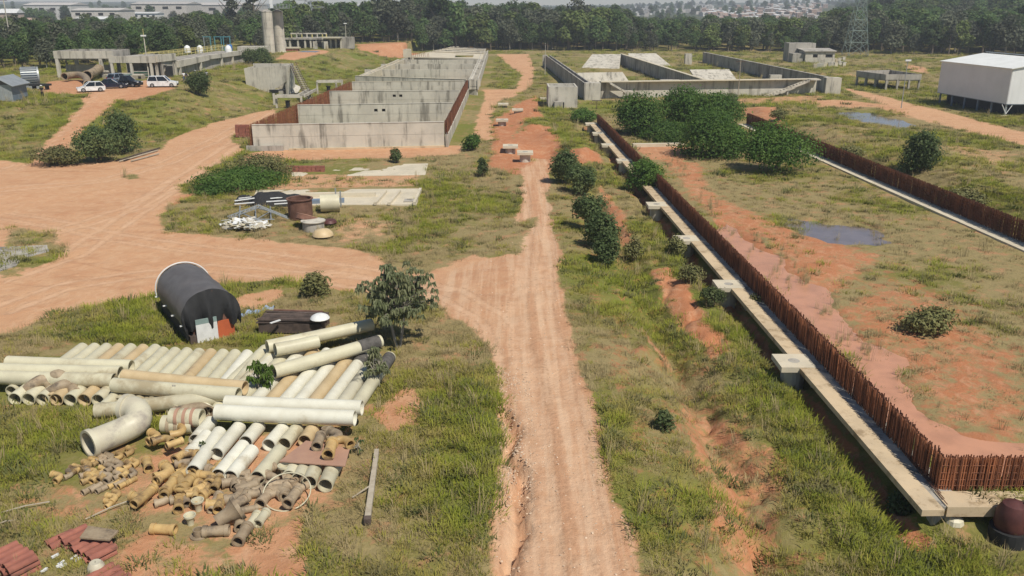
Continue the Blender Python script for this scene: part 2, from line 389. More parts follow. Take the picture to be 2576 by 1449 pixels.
def height(X, Y):
    X = np.asarray(X, float); Y = np.asarray(Y, float)
    z = (fbm(X / 9, Y / 9, 3) - 0.5) * 0.35 + (fbm(X / 1.6, Y / 1.6, 9) - 0.5) * 0.10
    z = z * np.clip((np.hypot(X, Y) - 10) / 30, 0.5, 1)
    flat = 1 - pmask([(-24, 24), (-2, 24), (-2, 42), (-24, 42)], X, Y, 4) * .9
    z = z * flat
    # gully side of the road, falling towards the basin
    xl = lx(FA, FB, Y); xr = lx(RA, RB, Y)
    side = sstep(X, 3.4, np.minimum(xl - 1.0, 12)) * sstep(Y, 138, 118) * (X < xl + 3)
    strip = (X > 3.4) & (X < xl + 3) & (Y > 14) & (Y < 132)
    z = z - .72 * np.where(X < xl + 3, side, 0) - np.where(strip, .50 * np.exp(-((X - xl + .15) / .75) ** 2) * (.55 + .9 * fbm(X / 3, Y / 3, 62)), 0)
    rg = np.abs(fbm(X / 1.4, Y / 3.2, 63) - .5) * 2; z = z - np.where(strip & (X > 4.5), .34 * sstep(rg, .16, .0) * sstep(X, 4.5, 6.5), 0)
    z = z + (fbm(X / .55, Y / .55, 64) - .5) * .07 * flat
    ins = (X > xl + 1.0) & (X < xr) & (Y > FA[1] + 1.0) & (Y < 128)
    z = np.where(ins, -0.12 + (fbm(X / 5, Y / 5, 21) - .5) * .25, z)
    front = sstep(Y, FA[1] + 0.6, FA[1] - 0.4) * sstep(X, 4, 10); z = np.where(X > 8, np.minimum(z, z * (1 - front) - 1.05 * front), z)
    bank = sstep(X, xr + 0.2, xr + 5) * (1 - sstep(X, xr + 8, xr + 20)) * (X > xr) * sstep(Y, 150, 128) * (Y > FA[1]); bank = bank * (0.6 + 0.7 * fbm(X / 4, Y / 4, 5))
    z = z + 1.3 * bank
    d = pdist(gully, X, Y, False); z = z - 0.75 * np.exp(-(d / (0.55 + .5 * fbm(X, Y, 4))) ** 2) - 0.35 * np.exp(-(d / 2.2) ** 2)
    d = pdist(crack, X, Y, False); d = d + (fbm(X * 2.2, Y * 2.2, 66) - .5) * .35; z = z - 0.50 * sstep(d, 0.30, 0.10) - 0.08 * np.exp(-(d / .6) ** 2)
    for pl_, dep_ in POOLS: z = z - dep_ * pmask(pl_, X + (fbm(X / 2.5, Y / 2.5, 55) - .5) * 3.2, Y + (fbm(X / 2.5, Y / 2.5, 56) - .5) * 5, 2.6)
    for p, r, q in MOUNDS: z = z + q * np.exp(-(((X - p[0]) ** 2 + ((Y - p[1]) * .6) ** 2) / r ** 2)) * (.5 + fbm(X / 1.3, Y / 2, 92))
    for p, r, q in holes_: z = z - q * np.exp(-(((X - p[0]) ** 2 + ((Y - p[1]) * .7) ** 2) / r ** 2))
    for tr in TRACKS:
        xs_ = [q[0] for q in tr]; ys_ = [q[1] for q in tr]; b_ = (X > min(xs_) - 1) & (X < max(xs_) + 1) & (Y > min(ys_) - 1) & (Y < max(ys_) + 1)
        if b_.any(): z[b_] = z[b_] - .05 * np.exp(-(pdist(tr, X[b_], Y[b_], False) / .22) ** 2)
    # terrace on the left with its banks and the ramp
    b = (X < -15) & (Y > 70)
    if b.any():
        x, y = X[b], Y[b]; ci = inside(crest, x, y); ti = inside(toe, x, y)
        dc = pdist(crest, x, y); dt = pdist(toe, x, y)
        t = np.where(ci, 1.0, np.where(ti, dt / (dt + dc + 1e-6), 0.0))
        h = TERR * (0.35 * t + 0.65 * t * t * (3 - 2 * t)) + (t > 0) * (t < 1) * (fbm(x / 3, y / 3, 8) - .5) * 0.9 * np.clip(4 * t * (1 - t), 0, 1)
        best = np.full(x.shape, 1e9); rz = np.zeros(x.shape)
        for (ax, ay, az), (bx, by, bz) in zip(ramp, ramp[1:]):
            ex, ey = bx - ax, by - ay; L = ex * ex + ey * ey
            q = np.clip(((x - ax) * ex + (y - ay) * ey) / L, 0, 1); dd = np.hypot(x - ax - q * ex, y - ay - q * ey)
            m = dd < best; best = np.where(m, dd, best); rz = np.where(m, az + q * (bz - az), rz)
        k = sstep(best, 7.0, 2.6); h = h * (1 - k) + rz * k
        z[b] = np.where(ti | (best < 7), h + z[b] * (1 - t) * .6 + z[b] * .3 * t, z[b])
    return z
def HZ(x, y): return float(height(np.array([x]), np.array([y]))[0])
def spot(px, py, z=0.0):
    """the ground point under a survey mark, following the terrain"""
    p = G(px, py, z)
    for _ in range(12): p = G(px, py, p.z + 0.6 * (HZ(p.x, p.y) - p.z))
    p.z = HZ(p.x, p.y); return p

DIRT = [  # (outline in survey marks, level, soft edge m, bare amount, redness)
    ([(1240, 1500), (1250, 1250), (1257, 1100), (1250, 940), (1225, 860), (1160, 800), (1085, 760), (1055, 700), (1150, 680), (1290, 640), (1290, 560), (1310, 520),
      (1310, 430), (1345, 395), (1380, 400), (1385, 460), (1392, 540), (1412, 640), (1420, 740), (1455, 900), (1490, 1020), (1530, 1180), (1575, 1330), (1620, 1500)], 0, 1.0, 1, .42),
    ([(-300, 900), (0, 838), (120, 790), (250, 768), (400, 742), (600, 706), (720, 700), (880, 728), (1080, 770), (1250, 660), (1200, 645), (1060, 690), (985, 690), (965, 648), (880, 625), (700, 605), (560, 590),
      (420, 578), (395, 545), (470, 485), (455, 470), (560, 405), (615, 375), (580, 345), (620, 325), (700, 292), (690, 274), (560, 303), (450, 340), (395, 378), (330, 400), (200, 412), (100, 415), (0, 408), (-300, 420)], 0, 1.6, 1, .25),
    ([(0, 432), (0, 402), (70, 372), (170, 305), (260, 250), (330, 236), (430, 219), (440, 222), (330, 262), (230, 308), (165, 350), (110, 400), (120, 430)], 1.6, 1.5, 1, .45),
    ([(730, 404), (600, 420), (620, 385), (740, 370), (1165, 366), (1155, 388), (1010, 398)], 0, 1.2, .95, .35),
    ([(1185, 356), (1200, 300), (1222, 245), (1215, 225), (1295, 226), (1312, 190), (1270, 155), (1250, 136), (1330, 136), (1345, 175), (1338, 215), (1300, 240), (1255, 255), (1235, 290), (1240, 350)], 0, 1.8, 1, .25),
    ([(1225, 420), (1240, 385), (1232, 310), (1300, 262), (1350, 240), (1360, 290), (1395, 335), (1420, 385), (1500, 378), (1510, 400), (1430, 405), (1380, 430), (1300, 440)], 0, 2.2, .9, 1.0),
    ([(1640, 680), (1700, 680), (1760, 765), (1845, 888), (1790, 905), (1695, 800)], -1, 1.2, .85, .95),
    ([(1695, 1000), (1790, 1000), (1885, 1075), (1985, 1140), (2010, 1230), (1990, 1500), (1800, 1500), (1765, 1260), (1700, 1120)], -1, 2.0, .55, .8),
    ([(1595, 800), (1650, 830), (1710, 885), (1660, 905)], -.8, 1.2, .75, .9),
    ([(1505, 465), (1560, 515), (1605, 610), (1560, 610)], -.8, 1.6, .8, .85),
    ([(1480, 1290), (1560, 1290), (1640, 1449), (1600, 1500)], 0, .8, .5, .3),
    # inside the rebar basin
    ([(1780, 545), (1850, 555), (1935, 620), (2025, 680), (2070, 760), (2160, 830), (2265, 970), (2330, 1060), (2600, 1120), (2600, 1180), (2370, 1165), (2200, 960), (2000, 770), (1850, 625)], 0, .9, 1, 1.0),
    ([(1650, 395), (1760, 405), (1790, 470), (1880, 520), (1990, 570), (2230, 640), (2150, 700), (2060, 760), (1900, 600), (1780, 545)], 0, 3, .66, .9),
    ([(2060, 760), (2230, 680), (2400, 740), (2600, 900), (2600, 1130), (2330, 1060)], 0, 4, .56, 1.0),
    ([(1590, 365), (1725, 365), (1730, 400), (1640, 400)], 0, 1.2, .9, .7),
    # land right of the basin
    ([(2110, 218), (2180, 232), (2300, 262), (2420, 292), (2600, 338), (2600, 372), (2400, 322), (2300, 296), (2180, 246)], 0, 2.5, .95, .2),
    ([(2040, 252), (2130, 250), (2260, 270), (2300, 300), (2200, 270), (2060, 270)], 0, 3, .8, .4),
    ([(2300, 330), (2576, 360), (2576, 450), (2420, 400)], 1, 6, .5, .4),
    ([(1850, 262), (1950, 272), (1980, 320), (1900, 300)], 1, 2.0, .85, .75),
    ([(1500, 250), (1760, 250), (2080, 240), (2060, 262), (1800, 262)], 0, 2, .55, .4),
    ([(1800, 186), (2020, 186), (2180, 196), (2190, 188), (2000, 178)], 0, 5, .45, .3),
    ([(2270, 160), (2330, 170), (2340, 186), (2290, 180)], 0, 3, .8, .4),
    # terrace
    ([(100, 235), (120, 205), (200, 200), (330, 214), (450, 206), (440, 224), (330, 244), (215, 236)], TERR, 2.5, .95, .6),
    ([(690, 150), (720, 132), (800, 125), (830, 128), (740, 148)], TERR, 2.5, .95, .5),
    ([(880, 112), (1010, 106), (1100, 112), (1000, 118), (900, 120)], TERR, 3, .8, .7),
    ([(1040, 125), (1130, 112), (1240, 118), (1260, 135), (1240, 125), (1130, 120)], 0, 5, .5, .5),
    # bare places near the pipes and at the lower edge
    ([(930, 1040), (1040, 985), (1070, 1010), (1060, 1060), (960, 1075)], 0, .6, .9, .55),
    ([(560, 1390), (760, 1300), (800, 1500), (640, 1500)], 0, 1.0, .85, .55),
    ([(240, 1420), (360, 1330), (560, 1380), (620, 1500), (300, 1500)], 0, 1.2, .6, .5),
    ([(0, 1230), (180, 1210), (330, 1290), (200, 1330), (0, 1300)], 0, 1.4, .45, .6),
    ([(160, 562), (215, 560), (262, 578), (312, 598), (255, 604), (195, 585)], 0, 1.2, 1, 1.35),
    ([(280, 512), (420, 490), (500, 486), (420, 520), (300, 530)], 0, 2.5, 1, .75), ([(240, 700), (330, 660), (400, 668), (330, 715), (120, 760), (60, 800), (40, 770)], 0, 2.5, 1, .6),
    ([(1400, 480), (1480, 470), (1620, 640), (1800, 900), (1990, 1120), (2200, 1449), (1620, 1500), (1560, 1200), (1440, 760)], -.6, 3, .34, .95), ([(900, 900), (1080, 880), (1180, 1000), (1200, 1200), (1150, 1500), (700, 1500), (850, 1300), (950, 1100)], 0, 4, .24, .5),
    ([(590, 780), (600, 745), (700, 715), (720, 735), (660, 775)], 0, 1.0, .8, .35),
    ([(250, 1180), (560, 1090), (900, 1060), (860, 1240), (600, 1390), (360, 1300)], 0, 1.4, .60, .45),
    ([(840, 600), (960, 600), (1000, 560), (900, 540), (840, 560)], 0, 1.5, .5, .2),
    ([(750, 440), (1060, 440), (1040, 470), (640, 480)], 0, 1.0, .62, .3),
]
VEG_IN = [  # grass islands laid over bare ground
    ([(0, 700), (0, 610), (60, 615), (120, 640), (60, 660), (60, 690)], 0, 1.2, .6), ([(0, 610), (30, 565), (95, 575), (150, 605), (190, 615), (140, 655), (70, 675)], 0, 1.5, .7),
    ([(308, 446), (330, 436), (352, 438), (356, 450), (320, 454)], 0, .8, .9),
    ([(1285, 640), (1290, 560), (1360, 540), (1340, 580), (1300, 650)], 0, 1.2, .8), ([(1270, 360), (1340, 300), (1390, 300), (1380, 325), (1320, 325)], 0, 1.5, .75),
    ([(1380, 470), (1395, 470), (1430, 600), (1440, 700), (1415, 640), (1392, 540)], 0, .8, 1),
]
gx = [0.0]
while gx[-1] < 330: gx.append(gx[-1] + min(0.22 * max(1.0, (gx[-1] / 22.0)) ** 1.25, 6.0))
gx = np.array([-x for x in gx[:0:-1]] + gx)
gy = [12.0]
while gy[-1] < 430: gy.append(gy[-1] + min(max(0.0062 * gy[-1], 0.16), 3.0))
gy = np.array(gy)
GX, GY = np.meshgrid(gx, gy); X = GX.ravel(); Y = GY.ravel()
Z = height(X, Y)
def cover(X, Y):
    """bare / red / bank / far-side masks of the ground, in metres of the site"""
    wx = X + (fbm(X / 2.6, Y / 2.6, 31) - .5) * 1.1; wy = Y + (fbm(X / 2.6, Y / 2.6, 47) - .5) * 1.8
    bare = np.zeros(X.shape); red = np.full(X.shape, .45)
    for pl, z, w_, a, r_ in DIRT:
        m = pmask(GP(pl, z), wx, wy, w_); red = np.where(m * a > bare, r_, red); bare = np.maximum(bare, m * a)
    for pl, z, w_, a in VEG_IN: bare = bare * (1 - a * pmask(GP(pl, z), wx, wy, w_))
    xl = lx(FA, FB, Y); g_ = (X > 3.2) & (X < xl)
    red = np.where(g_ & (bare < .3), .9, red)
    tr_ = np.exp(-((X - xl + .05) / .50) ** 2) * (Y > FA[1] - .5) * (Y < 128) * (X < xl + .6) * (.5 + .9 * fbm(X / 2, Y / 2, 84)); red = np.where(tr_ > bare, 1.1, red); bare = np.maximum(bare, np.clip(tr_, 0, 1))
    road = pmask(GP(DIRT[0][0]), wx, wy, .8)
    return bare, red, road
def tracks(X, Y):
    o = np.zeros(X.shape); wx = X + (fbm(X / 3, Y / 3, 81) - .5) * .5
    for tr in TRACKS:
        xs_ = [q[0] for q in tr]; ys_ = [q[1] for q in tr]; b_ = (X > min(xs_) - 1.5) & (X < max(xs_) + 1.5) & (Y > min(ys_) - 1.5) & (Y < max(ys_) + 1.5)
        if b_.any(): o[b_] = np.maximum(o[b_], np.exp(-(pdist(tr, wx[b_], Y[b_], False) / .30) ** 2))
    return o
bare, red, road = cover(X, Y)
lush = fbm(X / 6.5, Y / 6.5, 71) * .75 + fbm(X / 1.7, Y / 1.7, 77) * .25
xl_ = lx(FA, FB, Y)
lush = lush + .12 * ((X < -15) & (Y > 75)) - .16 * pmask(GP([(400, 600), (430, 480), (1060, 380), (1300, 420), (1280, 640), (1000, 680)]), X, Y, 6) + .10 * pmask(GP([(1000, 560), (1280, 480), (1290, 640), (1050, 690)]), X, Y, 4)
lush = lush + .08 * ((X > 3) & (X < xl_) & (Y < 60)) - .1 * pmask([(13, 30), (40, 30), (40, 125), (13, 125)], X, Y, 5)
def grid_obj(name, X, Y, Z, nx, ny, attrs, mat):
    me = bpy.data.meshes.new(name); me.vertices.add(nx * ny)
    me.vertices.foreach_set('co', np.stack([X, Y, Z], 1).astype(np.float32).ravel())
    i = np.arange(nx * ny).reshape(ny, nx); q = np.stack([i[:-1, :-1], i[:-1, 1:], i[1:, 1:], i[1:, :-1]], -1).reshape(-1, 4)
    me.loops.add(q.size); me.loops.foreach_set('vertex_index', q.ravel().astype(np.int32))
    me.polygons.add(len(q)); me.polygons.foreach_set('loop_start', np.arange(0, q.size, 4, dtype=np.int32))
    me.polygons.foreach_set('use_smooth', np.ones(len(q), bool))
    me.update(calc_edges=True)
    for k, v in attrs.items():
        a = me.attributes.new(k, 'FLOAT', 'POINT'); a.data.foreach_set('value', v.astype(np.float32))
    me.materials.append(mat); o = bpy.data.objects.new(name, me); C.objects.link(o); WLOC[o.name] = Vector((0, 0, 0)); return o
def ground_mat():
    m = NB('earth and grass'); W = m.world()
    b = m.attr('bare').outputs['Fac']; rd = m.attr('red').outputs['Fac']; ro = m.attr('road').outputs['Fac']; lu = m.attr('lush').outputs['Fac']
    big = m.noise(0.12, 4, .6, vec=W); mid = m.noise(0.9, 5, .65, vec=W); fine = m.noise(5.0, 5, .7, vec=W); grit = m.noise(22, 4, .75, vec=W)
    flow = m.noise(1.1, 5, .65, vec=W, stretch=(.9, .6, 1), dist=1.6)
    rut = m.noise(1.5, 4, .6, vec=W, stretch=(1.5, .06, 1))
    # bare earth
    r2 = m.math('ADD', rd, m.math('MULTIPLY_ADD', mid, .9, -.45)); r2 = m.math('ADD', r2, m.math('MULTIPLY_ADD', big, .5, -.25), clamp=True)
    dirt = m.mix(r2, (0.58, 0.35, 0.20), (0.44, 0.18, 0.085))
    dirt = m.mix(m.math('MULTIPLY', m.ss(flow, .44, .70), .30), dirt, (0.68, 0.47, 0.30))
    dirt = m.mix(m.math('MULTIPLY', m.ss(m.noise(.5, 5, .6, vec=W, stretch=(.35, .9, 1), dist=1.2), .52, .70), .40), dirt, (0.35, 0.165, 0.085))
    dirt = m.mix(m.math('MULTIPLY', m.math('MULTIPLY', ro, m.ss(rut, .40, .64)), .5), dirt, (0.64, 0.46, 0.31))
    dirt = m.mix(m.math('MULTIPLY', m.math('MULTIPLY', ro, m.ss(rut, .56, .36)), .35), dirt, (0.44, 0.25, 0.15))
    dirt = m.mix(m.math('MULTIPLY', m.ss(grit, .55, .8), .35), dirt, (0.74, 0.60, 0.45))
    dirt = m.mix(m.math('MULTIPLY', m.ss(grit, .45, .2), .3), dirt, (0.24, 0.115, 0.06))
    tk_ = m.attr('track').outputs['Fac']; dirt = m.mix(m.math('MULTIPLY', m.math('MULTIPLY', tk_, m.ss(mid, .30, .62)), .55), dirt, (0.68, 0.47, 0.31))
    dirt = m.mix(m.math('MULTIPLY', m.math('MULTIPLY', m.ss(tk_, .12, .4), m.ss(tk_, .75, .45)), m.math('MULTIPLY', m.ss(fine, .4, .65), .6)), dirt, (0.36, 0.20, 0.115))
    low = m.n('ShaderNodeSeparateXYZ'); m.t.links.new(W, low.inputs[0]); wetf = m.attr('wet').outputs['Fac']; dirt = m.mix(m.math('MULTIPLY', m.ss(m.math('ADD', wetf, m.math('MULTIPLY_ADD', mid, .5, -.25)), .25, .6), .6), dirt, (0.34, 0.135, 0.065))
    # grass cover
    lv = m.math('ADD', lu, m.math('MULTIPLY_ADD', mid, .7, -.35))
    gr = m.mix(m.ss(lv, .34, .56), (0.30, 0.235, 0.11), (0.20, 0.185, 0.052))
    gr = m.mix(m.ss(lv, .52, .74), gr, (0.165, 0.182, 0.036))
    gr = m.mix(m.math('MULTIPLY', m.ss(fine, .46, .74), .5), gr, (0.085, 0.088, 0.026))
    gr = m.mix(m.math('MULTIPLY', m.ss(m.noise(2.1, 4, .6, vec=W), .56, .7), .5), gr, (0.27, 0.225, 0.10))
    gap = m.math('MULTIPLY', m.ss(m.noise(.7, 5, .7, vec=W), .53, .64), m.ss(lv, .70, .42))
    gr = m.mix(m.math('MULTIPLY', gap, .9), gr, m.mix(rd, (0.44, 0.28, 0.15), (0.36, 0.16, 0.08)))
    k = m.math('ADD', b, m.math('MULTIPLY_ADD', mid, 1.2, -.6)); k = m.math('ADD', k, m.math('MULTIPLY_ADD', fine, .7, -.35))
    col = m.mix(m.ss(k, .34, .66), gr, dirt)
    hb = m.math('ADD', m.math('MULTIPLY', mid, .8), m.math('MULTIPLY', fine, .35)); hb = m.math('ADD', hb, m.math('MULTIPLY', grit, .12))
    m.bump(hb, .75, .20)
    return m.fin(col, .92, 0, .12)
M['ground'] = ground_mat()
ground = grid_obj('ground', X, Y, Z, len(gx), len(gy), dict(bare=bare, red=red, road=road, lush=lush, track=tracks(X, Y), wet=np.maximum(pmask(POOLS[0][0], X, Y, 5), np.maximum(pmask(POOLS[1][0], X, Y, 5), pmask(POOLS[2][0], X, Y, 6)))), M['ground'])
tag(ground, kind='structure')

# far land: low ridges, the wooded slope on the right and the town hill
def far_h(x, y):
    az = x / np.maximum(y, 1.0)
    z = -1.2 + 0 * x
    rise = sstep(az, .365, .44) * sstep(y, 350, 720) * 30 + sstep(az, .365, .43) * sstep(y, 700, 1700) * 26
    town = sstep(az, .02, .30) * sstep(y, 750, 1900) * 15
    left = sstep(az, -.15, -.4) * (sstep(y, 330, 480) * 3 + sstep(y, 900, 1900) * 14)
    mid = sstep(y, 1500, 4200) * 16
    return z + np.maximum(rise, town) + left + mid + (fbm(x / 160, y / 160, 91) - .5) * 5 * sstep(y, 420, 900)
ry = np.concatenate([np.linspace(300, 1000, 60), np.linspace(1020, 3000, 60), np.linspace(3100, 7000, 24)])
ta = np.linspace(-1.25, 1.25, 150); TA, RY = np.meshgrid(ta, ry); fx = (TA * RY).ravel(); fy = RY.ravel()
def fland_mat():
    m = NB('far land'); W = m.world(); n = m.noise(.02, 5, .65, vec=W); f = m.noise(.12, 4, .7, vec=W)
    col = m.mix(m.ss(n, .35, .65), (0.045, 0.062, 0.026), (0.085, 0.09, 0.04)); col = m.mix(m.ss(f, .5, .75), col, (0.03, 0.042, 0.02))
    return m.fin(col, .95, 0, .1)
M['farland'] = fland_mat()
hills = grid_obj('hills', fx, fy, far_h(fx, fy) - np.where(fy < 430, 1.5, 0), len(ta), len(ry), {}, M['farland'])
tag(hills, kind='structure')

# standing water, each a shallow sheet in its hollow
def water_mat(name, col, rough, wav):
    m = NB(name); W = m.world(); f = m.noise(.8, 4, .6, vec=W)
    m.bump(m.noise(wav, 3, .6, vec=W), .012, .02)
    return m.fin(m.mix(m.ss(f, .35, .7), col, tuple(x * .8 for x in col)), rough, 0, .5)
M['mud_water'] = water_mat('muddy water', (0.58, 0.285, 0.165), .3, 3); M['pond_water'] = water_mat('still grey water', (0.20, 0.165, 0.165), .10, 4)
def puddle(name, pl, z, mat, seed, grow=2.2):
    pts = GP(pl, z); ar = sum(a[0] * b[1] - b[0] * a[1] for a, b in zip(pts, pts[1:] + pts[:1])); sg = 1 if ar > 0 else -1; out = []
    for i in range(len(pts)):
        a, c = Vector(pts[i - 1]), Vector(pts[(i + 1) % len(pts)]); d = (c - a).normalized(); out.append((pts[i][0] + d.y * sg * grow, pts[i][1] - d.x * sg * grow))
    pts = out; cx = sum(p[0] for p in pts) / len(pts); cy = sum(p[1] for p in pts) / len(pts); vs = []; k = 0
    for i in range(len(pts)):
        a, b = pts[i], pts[(i + 1) % len(pts)]
        for t in np.linspace(0, 1, 6)[:-1]:
            x = a[0] + (b[0] - a[0]) * t; y = a[1] + (b[1] - a[1]) * t
            j = 0.0
            vs.append((x + (x - cx) * j, y + (y - cy) * j, z)); k += 1
    mb = MB(); mb.add(vs, [tuple(range(k))]); return tag(mb.build(name, mat), kind='structure')
# ---------------------------------------------------------------- left basin block with its cross walls
Z0, ZT = -0.25, 2.9
blk = thing('concrete_basin_block', 'long row of grey concrete cross walls stepping back beside the middle track', 'basin', (-19, 130, 0))
CW = [(G(633, 315, ZT), G(1117, 307, ZT)), (G(748, 265, ZT), G(1140, 259, ZT)), (G(828, 230, ZT), G(1155, 228, ZT)), (G(885, 206, ZT), G(1168, 204, ZT)),
      (G(893, 191, ZT), G(1172, 200, ZT)), (G(917, 175, ZT), G(1206, 175, ZT)), (G(958, 161, ZT), G(1212, 161, ZT)), (G(1002, 150, ZT), G(1217, 150, ZT))]
for i, (a, b) in enumerate(CW):
    mb = MB(); L = (b - a).to_2d().length; hs = []
    if i == 1: hs = [(L * .485, L * .485 + .48, 1.85, 2.25), (L * .535, L * .535 + .48, 1.85, 2.25)]
    if i == 2: hs = [(L * .485, L * .485 + .5, 1.95, 2.35), (L * .535, L * .535 + .5, 1.95, 2.35)]
    a2, b2 = a.to_2d(), b.to_2d(); d = (b2 - a2).normalized(); n = Vector((-d.y, d.x))
    # two pours with a recessed joint and a slightly proud upper lift
    o = mb.holed(a2 + n * .22, b2 + n * .22, .44, Z0, 1.50, [])
    mb.wall(a2 + n * .22 + d * .04, b2 + n * .22 - d * .04, .39, 1.50, 1.53)
    mb.holed(a2 + n * .215, b2 + n * .215, .45, 1.53, ZT, hs)
    wp = mb.build('cross_wall', M['conc'], blk)
    for h_ in hs: p_ = a2 + d * ((h_[0] + h_[1]) / 2) + n * .36; m2 = MB(); m2.box((p_.x, p_.y, (h_[2] + h_[3]) / 2), (h_[1] - h_[0] - .01, .08, h_[3] - h_[2] - .01), math.atan2(d.y, d.x)); m2.build('recess_shade', M['tarp_dark'], wp)  # black back plate paints the shade inside each hole
    if i < 5:
        lip = MB(); lip.wall(a2 + n * .2, b2 + n * .2, .52, ZT, ZT + .05); lip.build('coping', M['conc_pale'] if i > 2 else M['conc'], wp)
a, b = CW[0]
mb = MB(); d = (b - a).to_2d().normalized(); n = Vector((-d.y, d.x))
mb.wall(a.to_2d() + d * 4 - n * .22, b.to_2d() - n * .22, .40, -.4, .16); mb.build('footing', M['conc_foot'], blk)
mb = MB(); mb.wall(a.to_2d() - d * .8 - n * .1, a.to_2d() + d * 3.4 - n * .1, .5, -.4, .55); mb.build('kicker', M['conc_old'], blk)
# left and right rebar screens, far too many bars to count
def bars(mb, a, b, z0, z1, step, r, jit, hz=0, zj=0.06):
    a = Vector((a[0], a[1])); b = Vector((b[0], b[1])); L = (b - a).length; d = (b - a) / L; nn = Vector((-d.y, d.x)); k = int(L / step)
    za = z0 if isinstance(z0, tuple) else (z0, z0)
    for i in range(k):
        t = (i + .5) / k; p = a + d * (L * t) + nn * rng.uniform(-jit, jit) + d * rng.uniform(-step, step) * .25; h = z1 + rng.uniform(-zj, zj); zz = za[0] + (za[1] - za[0]) * t
        l = d * rng.uniform(-.03, .03) + nn * rng.uniform(-.02, .02)
        mb.tube([(p.x, p.y, zz), (p.x + l.x, p.y + l.y, h)], r, 4, cap=False)
    for j in range(hz):
        z = za[0] + (z1 - za[0]) * (j + .6) / (hz + .4); mb.tube([(a.x, a.y, z), (b.x, b.y, z)], r * .8, 4, cap=False)
LS = [CW[0][0].to_2d() + Vector((-.35, 0)), CW[1][0].to_2d() + Vector((-.35, 0)), CW[2][0].to_2d() + Vector((-.35, 0)), CW[3][0].to_2d() + Vector((-.3, 0))]
mb = MB()
for p, q in zip(LS, LS[1:]):
    bars(mb, p, q, .2, 2.95, .17, .028, .05, 7); bars(mb, p + Vector((.3, 0)), q + Vector((.3, 0)), .2, 2.85, .22, .026, .05, 5)
tag(mb.build('rebar_screen', M['rebar_red'], blk), kind='stuff')
mb = MB(); p, q = Vector((-7.75, CW[0][1].y)), Vector((-8.15, CW[3][1].y + 1.5))
bars(mb, p, q, 1.42, 3.02, .15, .028, .06, 5); bars(mb, p + Vector((-.22, 0)), q + Vector((-.22, 0)), 1.42, 2.95, .2, .026, .05, 4)
tag(mb.build('rebar_screen', M['rebar'], blk), kind='stuff')
mb = MB(); mb.wall(p + Vector((0, -.2)), q, .34, Z0, 1.42); mb.build('side_wall', M['conc'], blk)
mb = MB()
for (a, b) in CW[:4]:
    e = a.to_2d(); bars(mb, e + Vector((-.62, .1)), e + Vector((-.04, .16)), .1, 2.85, .12, .03, .08, 6)
tag(mb.build('rebar_starter', M['rebar'], blk), kind='stuff')
# channels and deck of the finished far half
def channel(name, a, b, wd, t, z0, z1, mat, parent, braces=0):
    a = Vector((a[0], a[1])); b = Vector((b[0], b[1])); d = (b - a).normalized(); n = Vector((-d.y, d.x)); mb = MB()
    mb.wall(a, b, t, z0, z1); mb.wall(a + n * wd, b + n * wd, t, z0, z1 + .003); mb.wall(a + n * wd / 2 + d * .3, b + n * wd / 2, wd - t, z0, z0 + .5)
    o = mb.build(name, mat, parent)
    for k in range(braces):
        q = a + (b - a) * ((k + .5) / braces); bm = MB(); bm.wall(q, q + n * wd, .2, z1 - .45, z1 - .12); bm.build('brace', mat, o)
    return o
channel('channel', G(905, 190, 2.95), G(1003, 150, 2.95), -1.3, .25, 1.2, 3.0, M['conc_pale'], blk, 12)
channel('channel', G(1024, 143, 3), G(1142, 117, 3), -1.5, .3, 1.2, 3.05, M['conc_pale'], blk, 12)
channel('channel', (-6.35, 163.2), (-7.4, 272), 1.55, .22, 1.1, 3.0, M['conc'], blk, 22)
mb = MB(); mb.wall((-8.6, 164.5), (-6.5, 163.6), .4, Z0, 1.0); mb.box((-7.1, 163.7, 2.3), (2.4, .5, 1.3)); mb.build('channel_inlet', M['conc'], blk)
mb = MB(); mb.wall((-7.6, 165), (-8.4, 272), .4, Z0, 2.85); mb.wall((-29.5, 172), (-29.3, 228), .4, Z0, 2.85); mb.wall((-28.7, 230), (-19.5, 290), .4, Z0, 2.85); mb.build('outer_wall', M['conc'], blk)
dk = [G(1035, 143, 2.95), G(1140, 118, 2.95), G(1222, 123, 2.95), G(1213, 148, 2.95)]
mb = MB(); hole = [G(1143, 144, 2.95), G(1147, 137, 2.95), G(1192, 137, 2.95), G(1190, 144, 2.95)]
for i in range(4):
    j = (i + 1) % 4; q = [dk[i], dk[j], hole[j], hole[i]] if True else 0
hh = [hole[0], hole[1], hole[2], hole[3]]; dd = [dk[0], dk[1], dk[2], dk[3]]
for i in range(4):
    j = (i + 1) % 4; t = [dd[i], dd[j], hh[j], hh[i]]; lo = [v - Vector((0, 0, .3)) for v in t]; mb.hexa(lo + t)
mb.build('deck', M['conc_pale'], blk)
for k in range(6):
    t = (k + .5) / 6; a = dk[0].lerp(dk[1], t); b = dk[3].lerp(dk[2], t); mb = MB(); mb.wall(a, b, .35, 2.955, 3.25)
    if 0.05 < t < .98 and k not in (0, 1): mb.build('deck_kerb', M['conc'] if k % 2 else M['conc_pale'], blk)
tw = thing('concrete_hatch_tower', 'small pale concrete box standing on the far left of the long basin', 'concrete box', (XA(1025, 142, 236), 236, 2.9))
local(tw); mb = MB()
for c in ((0, -.9, 1), (0, .9, 1)): mb.box(c, (2.0, .2, 2.0))
for c in ((-.9, 0, 1), (.9, 0, 1)): mb.box(c, (.2, 1.6, 2.0))
mb.build('wall', M['conc_pale'], tw); mb = MB(); mb.box((.2, 0, 2.06), (1.5, 1.9, .12)); mb.build('cover', M['conc'], tw)
mb = MB()
for k in range(10): mb.tube([(1.2 + k * .5, .4, 0), (1.2 + k * .5 + rng.uniform(-.2, .2), .4, 1.1 + rng.uniform(-.3, .3))], .05, 4)
mb.build('rebar', M['rebar_red'], tw)

